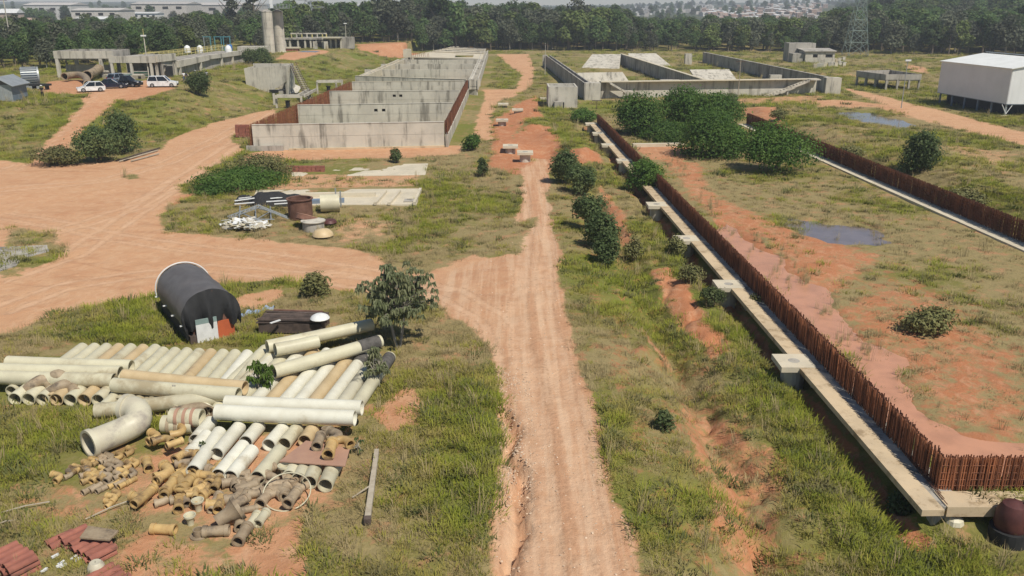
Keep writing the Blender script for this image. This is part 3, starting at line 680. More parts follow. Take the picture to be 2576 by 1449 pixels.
# ---------------------------------------------------------------- right settling tanks
T0, T1 = -.3, 3.0
tk = thing('settling_tank', 'wide open concrete settling tanks with sloped inner walls behind the green bushes', 'tank', (35, 195, 0))
A = G(1472, 209, T1); B = G(1374, 139, T1)
channel('side_channel', A, B, -1.0, .25, T0, T1, M['conc_old'], tk, 0)
Ln = MB(); e0 = Vector((15.9, 157.2)); 
mb = MB(); mb.box((A.x + 1.42, A.y + .9, (T0 + T1) / 2), (2.7, 1.9, T1 - T0)); mb.build('end_block', M['conc'], tk)
mb = MB(); mb.box((B.x - .3, B.y + .6, 1.35), (1.3, 1.4, 3.3)); mb.build('end_block', M['conc'], tk)
F0 = Vector((15.9, 159.0)); F1 = Vector((57.4, 165.4)); fd = (F1 - F0).normalized(); fn = Vector((-fd.y, fd.x))
mb = MB(); mb.wall(F0, F1, .4, T0, T1 - .15); mb.build('front_wall', M['conc'], tk)
mb = MB(); mb.wall(F0 - fn * .5, F1 - fn * .5, 1.4, T1 - .147, T1); mb.build('walkway', M['conc_pale'], tk)
C0, C1 = G(1773, 200, T1), G(1563, 135, T1)
mb = MB(); mb.wall(C0, C1, .45, T0, T1 - .1); mb.build('dividing_wall', M['conc_old'], tk)
mb = MB(); mb.wall(C0, C1, .75, T1 - .1, T1 + .02); mb.build('coping', M['conc_pale'], tk)
R0, R1 = G(2095, 196, T1), G(1770, 131, T1)
mb = MB(); mb.wall(R0, R1, .4, T0, T1 - .08); mb.build('side_wall', M['conc_old'], tk)
mb = MB(); mb.wall(R0, R1, .7, T1 - .08, T1 + .02); mb.build('coping', M['conc_old'], tk)
mb = MB(); mb.box((R0.x + .3, R0.y + 1.0, (T0 + T1) / 2), (2.9, 2.0, T1 - T0)); mb.build('end_block', M['conc'], tk)
mb = MB(); mb.box((XA(1731, 150, 252), 252, 1.35), (1.9, 1.6, 3.3)); mb.build('end_block', M['conc'], tk)
def slope(q, name='sloped_wall', t=.3):
    """four corners, top left, top right, bottom right, bottom left"""
    q = [Vector(v) for v in q]; n = (q[1] - q[0]).cross(q[3] - q[0]).normalized() * t
    if n.y < 0: n = -n
    mb = MB(); mb.hexa([q[3], q[2], q[2] + n, q[3] + n, q[0], q[1], q[1] + n, q[0] + n]); return mb.build(name, M['conc'], tk)
slope([G(1490, 136, 3), G(1562, 136, 3), G(1558, 174, -.2), G(1460, 174, -.2)])
slope([G(1580, 134, 3), G(1650, 134, 3), G(1694, 170, -.2), G(1590, 170, -.2)])
slope([G(1452, 183, 2.6), G(1566, 181, 2.6), G(1590, 216, -.2), G(1478, 218, -.2)])
slope([G(1735, 175, 2.6), G(1834, 174, 2.6), G(1862, 212, -.2), G(1760, 214, -.2)])
p = G(1653, 205, 1.6); mb = MB(); mb.box((p.x + 1.35, 172, .95), (2.5, 1.2, 2.5)); mb.box((p.x + 3.1, 172, .55), (1.2, 1.2, 1.7)); mb.box((p.x + 3.2, 172, 2.05), (1.4, 1.2, .25)); mb.build('baffle_block', M['conc'], tk)
mb = MB(); mb.box((XA(1951, 185, 177), 177, 1.25), (2.3, 1.2, 3.0)); mb.build('baffle_block', M['conc'], tk)
def stair(a, b, name='stair'):
    """inclined flight between two points, with stepped treads and two stringers"""
    a, b = Vector(a), Vector(b); d = (b - a).to_2d().normalized(); n = Vector((-d.y, d.x)); mb = MB()
    for s in (-.55, .55):
        p, q = a.to_2d() + n * s, b.to_2d() + n * s; mb.wall(p, q, .12, (a.z - .35, b.z - .35), (a.z + .05, b.z + .05))
    k = max(3, int(abs(a.z - b.z) / .19))
    for i in range(k):
        t = (i + .5) / k; c = a.lerp(b, t); mb.box((c.x, c.y, c.z - .1), (.38, 1.0, .07), math.atan2(d.y, d.x))
    return mb.build(name, M['conc'], tk)
o = F0 - fn * 1.6
s1 = o + fd * 1.4; s2 = o + fd * 4.3; stair((s1.x, s1.y, T1 - .05), (s2.x, s2.y, 1.35)); s3 = o + fd * 5.0
mb = MB(); mb.box((s3.x, s3.y, 1.3), (1.4, 1.3, .14), math.atan2(fd.y, fd.x)); mb.build('landing', M['conc'], tk)
mb = MB(); mb.box((s2.x - .1, s2.y, .55), (.25, .9, 1.4)); mb.build('landing_post', M['conc'], tk)
s1 = F1 - fn * 1.6 - fd * 2.2; s2 = s1 - fd * 4.2; s3 = s2 - fd * 4.6
stair((s1.x, s1.y, T1 - .05), (s2.x, s2.y, 1.45)); stair((s2.x, s2.y, 1.4), (s3.x, s3.y, -.1)); mb = MB(); mb.box((s2.x, s2.y, .6), (.25, .8, 1.5)); mb.build('landing_post', M['conc'], tk)
mb = MB(); mb.box((s1.x + fd.x * .9, s1.y, T1 - .1), (2.0, 1.4, .15), math.atan2(fd.y, fd.x)); mb.build('landing', M['conc'], tk)
# concrete box in front of the left corner
bx = thing('concrete_chamber', 'tall open topped concrete box with beams across it left of the settling tanks', 'concrete box', (8.4, 146, 0)); zb = 3.35
mb = MB(); x0, x1, y0, y1 = 5.95, 10.75, 143.0, 150.0
mb.wall((x0, y0), (x1, y0), .3, -.4, zb); mb.wall((x0, y1), (x1, y1), .3, -.4, zb); mb.wall((x0 + .15, y0 + .15), (x0 + .15, y1 - .15), .3, -.4, zb); mb.wall((x1 - .15, y0 + .15), (x1 - .15, y1 - .15), .3, -.4, zb); mb.build('wall', M['conc'], bx)
for k in range(3): mb = MB(); mb.wall((x0 + .3, y0 + 1.6 + k * 1.9), (x1 - .3, y0 + 1.6 + k * 1.9), .3, zb - .5, zb - .05); mb.build('beam', M['conc'], bx)
mb = MB(); mb.box((7.6, 142.2, .35), (1.4, 1.3, 1.5)); mb.build('valve_pit', M['conc_old'], bx); mb = MB(); mb.box((8.42, 142.3, .35), (.22, .8, 1.2)); mb.build('pit_opening_shade', M['dark'], bx)  # near-black block paints the shade in the pit's opening

# ---------------------------------------------------------------- rebar basin on the right, footings and starter bars
rb = thing('rebar_basin', 'long unfinished basin outlined by rusty starter bars on pale footings, muddy inside', 'basin', (22, 70, 0))
fdv = (Vector((FB.x, FB.y)) - Vector((FA.x, FA.y))).normalized(); rn = Vector((fdv.y, -fdv.x))      # along the footing, and to its right
a0 = Vector((FA.x, FA.y)); L = (Vector((FB.x, FB.y)) - a0).length
mb = MB(); seg = 13.0; k = 0
while k * seg < L:
    p = a0 + fdv * (k * seg); q = a0 + fdv * min(L, (k + 1) * seg - .03)
    m_ = MB(); m_.wall(p + rn * .38, q + rn * .38, .76, -.21, .02); m_.build('footing', M['conc_foot'], rb); k += 1
m_ = MB(); m_.wall(a0 + rn * 1.24 + fdv * .3, a0 + rn * 1.24 + fdv * L, .90, -.2, -.05); m_.build('footing_base', M['conc_old'], rb)
m_ = MB(); m_.wall(a0 + rn * 1.1 + fdv * .6, a0 + rn * 1.1 + fdv * L, .7, -1.8, -.212); m_.build('foundation_wall', M['conc_old'], rb)
rA, rB = Vector((35.12 + .05, 56.45)), Vector((32.2, 122.8)); rdv = (rB - rA).normalized(); rr_ = Vector((rdv.y, -rdv.x)); rA = rA - rdv * 34
Lr = (rB - rA).length; k = 0
while k * 14 < Lr:
    p = rA + rdv * (k * 14); q = rA + rdv * min(Lr, (k + 1) * 14 - .03); m_ = MB(); m_.wall(p + rr_ * .45, q + rr_ * .45, .9, -.4, .02); m_.build('footing', M['conc_pale'], rb); k += 1
m_ = MB(); m_.wall(rA + rr_ * 1.15, rB + rr_ * 1.15, .5, -.4, .06); m_.build('footing_base', M['conc_old'], rb)
# the 300 nearest bars one by one, the others joined
cA = a0 + rn * 1.22 + fdv * 1.35                                       # near corner
bar_me = MB().tube([(0, 0, 0), (0, 0, 1.0)], .023, 5, cap=True).mesh('rebar', M['rebar_red'])
bar_me2 = MB().tube([(0, 0, 0), (0, 0, 1.0)], .023, 5, cap=True).mesh('rebar', M['rebar'])
n_ind = 0
for k in range(50):
    x = cA.x + k * .088; piece(bar_me if rng.random() < .75 else bar_me2, 'rebar', rb, (x + rng.uniform(-.03, .03), cA.y + rng.uniform(-.04, .04), -.1), (rng.uniform(-.014, .014), rng.uniform(-.014, .014), 0), (1, 1, 1.30 + rng.uniform(-.015, .015)))
for k in range(250):
    p = cA + fdv * (k * .088); piece(bar_me if rng.random() < .55 else bar_me2, 'rebar', rb, (p.x + rng.uniform(-.04, .04), p.y + rng.uniform(-.03, .03), -.1), (rng.uniform(-.014, .014), rng.uniform(-.014, .014), 0), (1, 1, 1.30 + rng.uniform(-.018, .015)))
mb = MB(); pe = cA + fdv * (250 * .088); bars(mb, pe, cA + fdv * (L - 1.4), -.1, 1.2, .10, .026, .04, 0, .03)
bars(mb, cA + rn * .09, cA + rn * .09 + fdv * (L - 1.4), -.1, 1.17, .085, .026, .03, 0, .04); bars(mb, cA + rn * .18, cA + rn * .18 + fdv * (L - 1.4), -.1, 1.14, .095, .026, .03, 0, .05)
bars(mb, cA + rn * .26 + fdv * .2, cA + rn * .26 + fdv * (L - 1.4), -.1, 1.1, .17, .022, .05, 0, .09)
mb2 = MB()
for dy in (.08, .17, .28): bars(mb2, cA + Vector((.1, dy)), cA + Vector((7.5, dy)), -.1, 1.16, .088, .026, .03, 0, .04)
tag(mb2.build('rebar_row', M['rebar_red'], rb), kind='stuff')
for z in (.12, .35, .62, .9): mb.tube([(cA.x, cA.y, z), (cA.x + 7.5, cA.y, z)], .014, 4, cap=False); q = cA + fdv * (L - 1.4); mb.tube([(cA.x + .03, cA.y, z), (q.x + .03, q.y, z)], .014, 4, cap=False)
tag(mb.build('rebar_row', M['rebar'], rb), kind='stuff')
mb = MB(); bars(mb, rA + rr_ * 1.15, rB + rr_ * 1.15, .0, 1.55, .10, .03, .06, 5, .05); bars(mb, rA + rr_ * 1.42, rB + rr_ * 1.42, .0, 1.5, .10, .03, .06, 5, .05); bars(mb, rA + rr_ * 1.28, rB + rr_ * 1.28, .0, 1.5, .10, .03, .06, 0, .05)
tag(mb.build('rebar_row', M['rebar'], rb), kind='stuff')
m_ = MB(); m_.wall((cA.x - .2, cA.y - .62), (cA.x + 8.5, cA.y - .62), 1.0, -.4, -.03); m_.build('footing_base', M['conc_foot'], rb)
p, q = G(1592, 362, .25), G(1728, 360, .25); m_ = MB(); m_.wall(p, q, .6, -.5, .28); m_.build('cross_beam', M['conc_pale'], rb)
# bars lying on the footing by the corner
for k in range(5):
    m_ = MB(); p = a0 + rn * (1.0 + .07 * k) + fdv * (.3 + .35 * k); q = p + fdv * (3.2 + k * .3) + rn * .12; m_.tube([(p.x, p.y, .04), (q.x, q.y, .05)], .016, 5)
    tag(m_.build('loose_rebar', M['rebar'], None), 'thin rusty bar lying loose on the footing beside the front corner of bars', 'rebar', 'loose bars on the footing')
# manhole columns
def manhole(px, py, w, zt, col_h, label, group, lit=True):
    p = G(px, py, zt); t = thing('manhole_column', label, 'manhole', (p.x, p.y, zt), group); local(t); mb = MB(); th = .26
    mb.box((0, 0, -th / 2), (w, w, th)); mb.build('slab', M['conc_pale'], t)
    mb = MB(); mb.lathe((0, 0, .004), [(0.0, 0), (w * .17, 0)], 18); mb.build('cover', M['conc_old'], t)
    mb = MB(); mb.tube([(0, 0, -th), (0, 0, -th - col_h)], w * .34, 18); mb.build('column', M['conc'], t)
    return t
g1 = 'manhole columns along the footing'
for k, (px, py, lab) in enumerate([(1997, 907, 'square manhole slab on a round column nearest the front, beside the rusty bars'), (1833, 714, 'square manhole slab by the footing, second nearest, next to a small dark shrub'),
      (1727, 599, 'square manhole slab beside the footing with dry bushes around its column'), (1652, 513, 'square manhole slab just below the round dark green bush'), (1570, 402, 'pale manhole slab just above the round dark green bush by the bars'),
      (1530, 363, 'small far manhole slab on the footing, between two others near the track'), (1506, 334, 'small far manhole slab with a lit column beside the brown bars'), (1487, 310, 'farthest manhole slab on the footing, at the end of the brown bars')]):
    manhole(px, py, 1.62, .06, 1.5, lab, g1)
g2 = 'manhole columns in the eroded track'
for px, py, zt, h, lab in [(1321, 381, 1.15, 1.9, 'pale manhole slab on a tall column standing in the eroded red track, nearest'), (1284, 365, 1.0, 1.6, 'manhole slab left of the tall column, half buried in grass at the red track'),
      (1263, 300, .9, 1.6, 'manhole slab at the left edge of the red track above a dark hollow'), (1302, 274, 1.0, 1.8, 'manhole slab on a column in the middle of the far red track'), (1266, 260, .6, 1.2, 'thin far manhole slab in the grass left of the red track'), (1371, 246, .5, 1.0, 'tiny far manhole slab by the corner of the tall concrete box')]:
    manhole(px, py, 1.7, zt, h, lab, g2)
p = G(1992, 962, -1.1); mb = MB(); mb.tube([(p.x, p.y, -1.5), (p.x, p.y, -.62)], .3, 16); tag(mb.build('concrete_pipe', M['conc'], None, (p.x, p.y, -1.5), True), 'short upright grey pipe under the nearest manhole slab', 'pipe')

# ---------------------------------------------------------------- white raised shed on the right edge
wb = thing('white_shed', 'big white sheet metal shed raised on posts at the right edge', 'shed', (83, 141, 0))
x0, x1, y0, y1, z0, z1 = 75.1, 93.0, 132.0, 150.5, 1.8, 7.0; dx = -1.75
def sheet(a, b, z0, z1, k):                                               # ribbed cladding
    mb = MB(); a = Vector(a); b = Vector(b); d = (b - a) / k; n = Vector((-d.y, d.x)).normalized()
    for i in range(k): mb.wall(a + d * i, a + d * (i + 1), .06 + .02 * (i % 2), z0, z1)
    return mb
sheet((x0, y0), (x0 + dx, y1), z0, z1, 36).build('left_wall', M['white_sheet'], wb); sheet((x0 + .06, y0), (x1, y0), z0, z1, 36).build('front_wall', M['white_sheet'], wb)
sheet((x0 + dx, y1), (x1, y1), z0, z1, 20).build('rear_wall', M['white_sheet'], wb); sheet((x1, y0), (x1, y1), z0, z1, 20).build('right_wall', M['white_sheet'], wb)
xm = 82.6; zr = 8.5; mb = MB()
mb.hexa([(x0 - .25, y0 - .3, z1 - .05), (xm - .6, y0 - .3, zr - .25), (xm + dx - .6, y1 + .3, zr - .25), (x0 + dx - .25, y1 + .3, z1 - .05), (x0 - .25, y0 - .3, z1 + .05), (xm - .6, y0 - .3, zr - .15), (xm + dx - .6, y1 + .3, zr - .15), (x0 + dx - .25, y1 + .3, z1 + .05)])
mb.build('roof', M['roof_white'], wb); mb = MB()
mb.hexa([(xm - .2, y0 - .3, zr - .02), (x1, y0 - .3, z1), (x1, y1, z1), (xm + dx - .2, y1 + .3, zr - .02), (xm - .2, y0 - .3, zr + .1), (x1, y0 - .3, z1 + .12), (x1, y1, z1 + .12), (xm + dx - .2, y1 + .3, zr + .1)]); mb.build('roof', M['roof_white'], wb)
mb = MB(); mb.wall((xm - .4, y0), (xm + dx - .4, y1), .5, zr - .5, zr - .3); mb.build('ridge_vent', M['paint_grey'], wb)
mb = MB(); mb.hexa([(x0, y0 - .02, z1 - .02), (x1, y0 - .02, z1 - .02), (x1, y0 + .05, z1 - .02), (x0, y0 + .05, z1 - .02), (xm, y0 - .02, zr - .3), (xm + .1, y0 - .02, zr - .3), (xm + .1, y0 + .05, zr - .3), (xm, y0 + .05, zr - .3)]); mb.build('gable', M['white_sheet'], wb)
mb = MB(); mb.hexa([(x0, y0, z0 - .12), (x1, y0, z0 - .12), (x1, y1, z0 - .12), (x0 + dx, y1, z0 - .12), (x0, y0, z0 - .002), (x1, y0, z0 - .002), (x1, y1, z0 - .002), (x0 + dx, y1, z0 - .002)]); mb.build('floor_deck', M['paint_grey'], wb)
for i in range(6):
    for xx in (0, 6, 12):
        y = y0 + .3 + i * 3.5; mb = MB(); x = x0 + xx + dx * (y - y0) / (y1 - y0) + .2; mb.box((x, y, .7), (.22, .22, 2.2)); mb.build('post', M['galv'] if i == 0 and xx == 0 else M['paint_grey'], wb)
mb = MB()
for s in (-1, 1): mb.tube([(x0 + .2, y0 + .1, .3), (x0 + .2 + .8 * s, y0 + .1, 1.7)], .06, 6)
mb.build('brace', M['white_sheet'], wb)
mb = MB(); mb.box((x0 + .2, y0 + .1, -.05), (1.3, .8, .3)); mb.build('footing', M['conc_pale'], wb)
mb = MB(); mb.wall((x0 + 1.6, y0 + 2), (x0 + dx + 1.6, y1 - .5), .2, -.4, z0 - .13); mb.wall((x0 + 1.7, y0 + 2), (x1, y0 + 2), .2, -.4, z0 - .132); mb.build('undercroft_wall', M['undercroft_shade'], wb)  # set-back walls coloured dark to give the shade below the shed

# raised trough on legs
st = thing('raised_trough', 'open concrete trough on thin legs between the tanks and the white shed', 'trough', (*G(2235, 222, 0)[:2], 0))
q = [G(2156, 178, 3.0), G(2229, 187, 3.0), G(2318, 187, 3.0), G(2240, 176, 3.0)]; mb = MB(); zt, zb_ = 3.0, 1.95
for i in range(4): mb.wall(q[i], q[(i + 1) % 4], .22, zb_, zt + .002 * i)
mb.hexa([Vector((v.x, v.y, zb_ - .2)) for v in q] + [Vector((v.x, v.y, zb_)) for v in q]); mb.build('trough', M['conc_old'], st)
for i in range(4):
    for t in (0.04, .35, .68): v = q[i].lerp(q[(i + 1) % 4], t); mb = MB(); mb.box((v.x, v.y, .8), (.35, .35, 2.1)); mb.build('leg', M['conc_old'], st)
# far block house and precast pieces
hs = thing('block_house', 'small grey unfinished block house at the forest edge behind the tanks', 'house', (*G(2055, 156, 0)[:2], 0))
p = G(2024, 158, 0); zt = 3.2; mb = MB(); x0, y0 = p.x, p.y
mb.holed((x0, y0), (x0 + 8.6, y0), .25, -.2, zt, [(2.2, 3.6, 1.5, 2.4), (5.9, 8.0, 1.5, 2.4)]); mb.wall((x0 + 8.5, y0 + .15), (x0 + 8.5, y0 + 6), .25, -.2, zt); mb.wall((x0 + .1, y0 + .15), (x0 + .1, y0 + 6), .25, -.2, zt); mb.wall((x0, y0 + 6), (x0 + 8.6, y0 + 6), .25, -.2, zt); mb.build('wall', M['conc'], hs)
mb = MB(); mb.hexa([(x0 - .6, y0 - .6, zt), (x0 + 9, y0 - .6, zt), (x0 + 9, y0 + 6.5, zt + .5), (x0 - .6, y0 + 6.5, zt + .5), (x0 - .6, y0 - .6, zt + .18), (x0 + 9, y0 - .6, zt + .18), (x0 + 9, y0 + 6.5, zt + .7), (x0 - .6, y0 + 6.5, zt + .7)]); mb.build('roof', M['conc_old'], hs)
for u in (2.9, 6.95): mb = MB(); mb.box((x0 + u, y0 + .08, 1.95), (1.9 if u > 5 else 1.2, .03, .8)); mb.build('window', M['dark'], hs)
mb = MB(); mb.box((x0 - 1.8, y0 + 2.5, 1.2), (3.4, 4, 2.8)); mb.build('annex', M['conc_old'], hs); mb = MB(); mb.box((x0 + 1, y0 + 9, 2.6), (8, 5, 5.4)); mb.build('rear_block', M['conc_old'], hs)
for k in range(18):
    pp = G(2050 + (k % 9) * 9 + rng.uniform(-2, 2), 171 - (k // 9) * 12 + rng.uniform(-2, 2) - (k % 9) * .6, 0); zz = HZ(pp.x, pp.y); mb = MB(); a = rng.uniform(-.4, .4)
    mb.box((pp.x, pp.y, zz + .5), (.9, .2, 1.0), a); mb.box((pp.x + .2, pp.y + .9, zz + .5), (.9, .2, 1.0), a); mb.box((pp.x + .1, pp.y + .45, zz + 1.05), (1.0, 1.1, .14), a)
    tag(mb.build('precast_block', M['conc'] if k % 3 else M['conc_pale'], None, (pp.x, pp.y, zz)), 'grey precast concrete piece among those laid on the grass before the block house', 'concrete block', 'precast pieces by the block house')
# low slabs in the middle ground
def slab(name, pl, z, h, mat, label, cat='slab'):
    pts = [G(x, y, z) for x, y in pl]; n = len(pts); mb = MB(); c = pts[0]
    mb.add([Vector((p.x, p.y, z - h)) for p in pts] + pts, [tuple(range(n, 2 * n)), tuple(range(n))[::-1]] + [(i, (i + 1) % n, n + (i + 1) % n, n + i) for i in range(n)])
    return tag(mb.build(name, mat, None, (c.x, c.y, z)), label, cat)
slab('foundation_slab', [(728, 418), (1077, 411), (1070, 440), (735, 444)], .06, .4, M['conc_pale'], 'long pale foundation slab in the grass behind, the farther one, with a brick stack at its left')
sl = thing('foundation_slab', 'wide pale foundation slab with ridges in the middle of the weeds, by the scrap', 'slab', (*G(900, 500, 0)[:2], 0))
pl = [(645, 478), (1060, 474), (1048, 514), (630, 516)]; pts = [G(x, y, .06) for x, y in pl]; mb = MB(); mb.hexa([Vector((p.x, p.y, -.3)) for p in pts][::-1] + pts[::-1]); mb.build('slab', M['conc_pale'], sl)
mb = MB(); mb.wall(G(755, 489, .3), G(945, 486, .3), .5, .065, .42); mb.build('kerb', M['conc_pale'], sl)
for u in (955, 990): mb = MB(); mb.wall(G(u - 12, 512, .2), G(u + 16, 480, .2), .22, .065, .3); mb.build('kerb', M['conc_pale'], sl)
mb = MB(); p = G(1030, 505, .1); mb.box((p.x, p.y, .12), (.9, .9, .12)); mb.build('pit_cover', M['conc_old'], sl); mb = MB(); mb.wall(G(1042, 512, .2), G(1058, 476, .2), .22, .065, .34); mb.build('kerb', M['conc_pale'], sl)
slab('concrete_pad', [(-30, 622), (118, 616), (125, 632), (60, 648), (40, 668), (-30, 690)], .05, .3, M['conc_old'], 'cracked grey concrete pad at the left edge by the track', 'slab')
bk = thing('brick_stack', 'low stack of red bricks on the left end of the farther slab', 'bricks', (*G(768, 434, 0)[:2], .06)); local(bk)
bm = MB().box((0, 0, 0), (.40, .19, .19)).mesh('brick', M['clay'])
for r_ in range(3):
    for k in range(9):
        for j in range(2): piece(bm, 'brick', bk, (-1.7 + k * .43 + rng.uniform(-.02, .02), j * .22, .1 + r_ * .2), (0, 0, rng.uniform(-.06, .06)))
bk2 = thing('brick_stack', 'stack of red bricks against the left end of the front cross wall', 'bricks', (*G(612, 345, 0)[:2], 0)); local(bk2)
for r_ in range(8):
    for k in range(4): piece(bm, 'brick', bk2, (-.7 + k * .45 + rng.uniform(-.03, .03), 0, .1 + r_ * .2), (0, 0, rng.uniform(-.08, .08)), (1.05, 1.6, 1))
# ---------------------------------------------------------------- the pipe pile
def pipe(name, p0, p1, r, mat, label, cat='pipe', group=None, n=22, wall=.035, sag=0.0):
    p0, p1 = Vector(p0), Vector(p1); k = 7
    path = [p0.lerp(p1, i / (k - 1)) - Vector((0, 0, sag * 4 * (i / (k - 1)) * (1 - i / (k - 1)))) for i in range(k)]
    mb = MB(); mb.tube(path, r, n, inner=wall)
    return tag(mb.build(name, mat, None, tuple(p0), True), label, cat, group)
PR = .288
def pick(i, base=('pvc', 'pvc', 'pvc_white', 'pvc', 'pvc_tan', 'pvc')): return M[base[i % len(base)]]
D2 = lambda a, b: (b - a).to_2d().normalized()
# rear left row
dA = D2(G(192.5, 864.5, .5), G(143.8, 899.5, .5)); rowA = D2(G(207, 866, .57), G(375, 868, .57))
f0 = G(207, 863, .57); mats = ['pvc', 'pvc', 'pvc', 'pvc_tan', 'pvc', 'pvc_tan', 'pvc']
for i in range(7):
    p = f0.to_2d() + rowA * (i * .592); q = p + dA * 5.6
    pipe('pipe', (p.x, p.y, PR + rng.uniform(0, .03)), (q.x, q.y, PR), PR, M[mats[i]], f'{NTH[i]} cream pipe from the left in the rear left row, running under the crosswise pipes', group='rear left row of pipes')
# rear middle row
dB = D2(G(400, 874.5, .5), G(335, 934.5, .5)); rowB = D2(G(412, 875, .57), G(667, 884, .57)); f0 = G(410, 872, .57)
mats = ['pvc', 'pvc', 'pvc', 'pvc', 'pvc_tan', 'pvc', 'pvc', 'pvc_white', 'pvc', 'pvc_white']
for i in range(10):
    p = f0.to_2d() + rowB * (i * .590); q = p + dB * 6.0
    pipe('pipe', (p.x, p.y, PR + rng.uniform(0, .03)), (q.x, q.y, PR), PR, M[mats[i]], f'{NTH[i]} pipe from the left in the long rear middle row of the pile', group='rear middle row of pipes')
# front right row
dC = D2(G(841.7, 903, .5), G(759, 1002, .5)); rowC = D2(G(984, 890, .57), G(800, 880, .57)); f0 = G(980, 884, .57)
mats = ['pvc', 'pvc_mossy', 'pvc_white', 'pvc_tan', 'pvc_white', 'pvc_white', 'pvc_tan', 'pvc_white', 'pvc', 'pvc', 'pvc']
for i in range(11):
    p = f0.to_2d() + rowC * (i * .615); q = p + dC * (6.6 if i == 0 else 5.8)
    if i in (1, 2): p = p + dC * .15
    zc = PR + (.02 if i % 2 else 0)
    if i in (1, 2): sp_ = (p, q, zc)
    o_ = pipe('pipe', (p.x, p.y, zc), (q.x, q.y, zc), PR, M[mats[i]], f'{NTH[i]} pipe from the right in the right hand row of the pile' + (' , lying outermost'.replace(' ,', ',') if i == 0 else ''), group='right row of pipes')
    if i in (0, 1, 2):
        u0, u1 = ((.1, 1.5), (.08, 1.1), (.15, 1.0))[i]; mb = MB(); e_ = Vector((dC.x, dC.y, 0)); b_ = Vector((p.x, p.y, zc)); mb.tube([b_ + e_ * u0, b_ + e_ * u1], PR + .008, 22, cap=False); s_ = mb.build('soot_patch', M['soot'], None, (p.x, p.y, zc), True); s_.parent = o_; s_.location = (0, 0, 0)
# crosswise pipes on top: pixel ends at their axes
ZC = 2 * PR + PR
for pts, mat, lab, zz in [
    (((20, 912), (331, 922)), 'pvc', 'rearmost of the three crosswise pipes lying on the left end of the pile', ZC),
    (((-70, 928), (304, 938)), 'pvc', 'middle one of the three crosswise pipes on the left end of the pile', ZC),
    (((-80, 946), (288, 956)), 'pvc', 'front one of the three crosswise pipes on the left end of the pile', ZC - .12),
    (((312, 946), (617, 976)), 'pvc_tan', 'rear one of the two crosswise pipes in the middle of the pile', ZC),
    (((286, 968), (600, 993)), 'pvc', 'front crosswise pipe in the middle of the pile, with a small printed mark', ZC),
    (((240, 1034), (572, 1010)), 'pvc', 'low crosswise pipe resting on the ground in front of the middle of the pile', PR + .12),
    (((568, 1013), (911, 1026)), 'pvc_white', 'rear one of the two crosswise pipes in front of the right hand row', ZC),
    (((544, 1036), (893, 1052)), 'pvc_white', 'front one of the two crosswise pipes in front of the right hand row', ZC - .04),
    (((672, 872), (936, 816)), 'pvc', 'rearmost of the slanted pipes on top, its far end near the tree', ZC),
    (((692, 880), (800, 858)), 'pvc', 'short slanted pipe squeezed between the two long slanted ones', ZC + .1),
    (((688, 935), (957, 858)), 'pvc', 'long slanted pipe on top of the pile with a blackened far end', ZC + .06)]:
    a, b = G(*pts[0], zz), G(*pts[1], zz)
    if 'low crosswise' in lab: b.z = zz + .25
    o = pipe('pipe', a, b, PR + .02, M[mat], lab, group='crosswise pipes on top of the pile', sag=.02)
    if 'blackened' in lab:
        d = (b - a).normalized(); c = b - d * 1.2; mb = MB(); mb.tube([c, b - d * .12], PR + .024, 22, cap=False); s = mb.build('soot_patch', M['soot'], None, tuple(a), True); s.parent = o; s.location = (0, 0, 0); 
    if 'printed mark' in lab:
        d = (b - a).normalized(); c = a.lerp(b, .5) ; up = Vector((0, -.55, .83)).normalized()
        for t in (0, .09): mb = MB(); cc = c + d * t + up * (PR + .024); mb.box(cc, (.05, .02, .09)); s = mb.build('printed_mark', M['conc_old'], None, tuple(a)); s.parent = o; s.location = (0, 0, 0)
# short pieces in front, left part of the row of stubs
for i, (x, y) in enumerate([(52, 972), (98, 984), (150, 992), (212, 980), (244, 984), (272, 990), (316, 1000), (346, 1003), (380, 1006), (408, 1008)]):
    a = G(x + 12, y - 16, PR); d = dB; b = a.to_2d() + d * 1.1
    pipe('pipe', a, (b.x, b.y, PR - .02), .25, pick(i, ('pvc', 'pvc', 'pvc_tan', 'pvc', 'pvc_white')), f'{NTH[i]} short pipe stub from the left, poking out below the crosswise pipes', group='pipe stubs below the crosswise pipes')
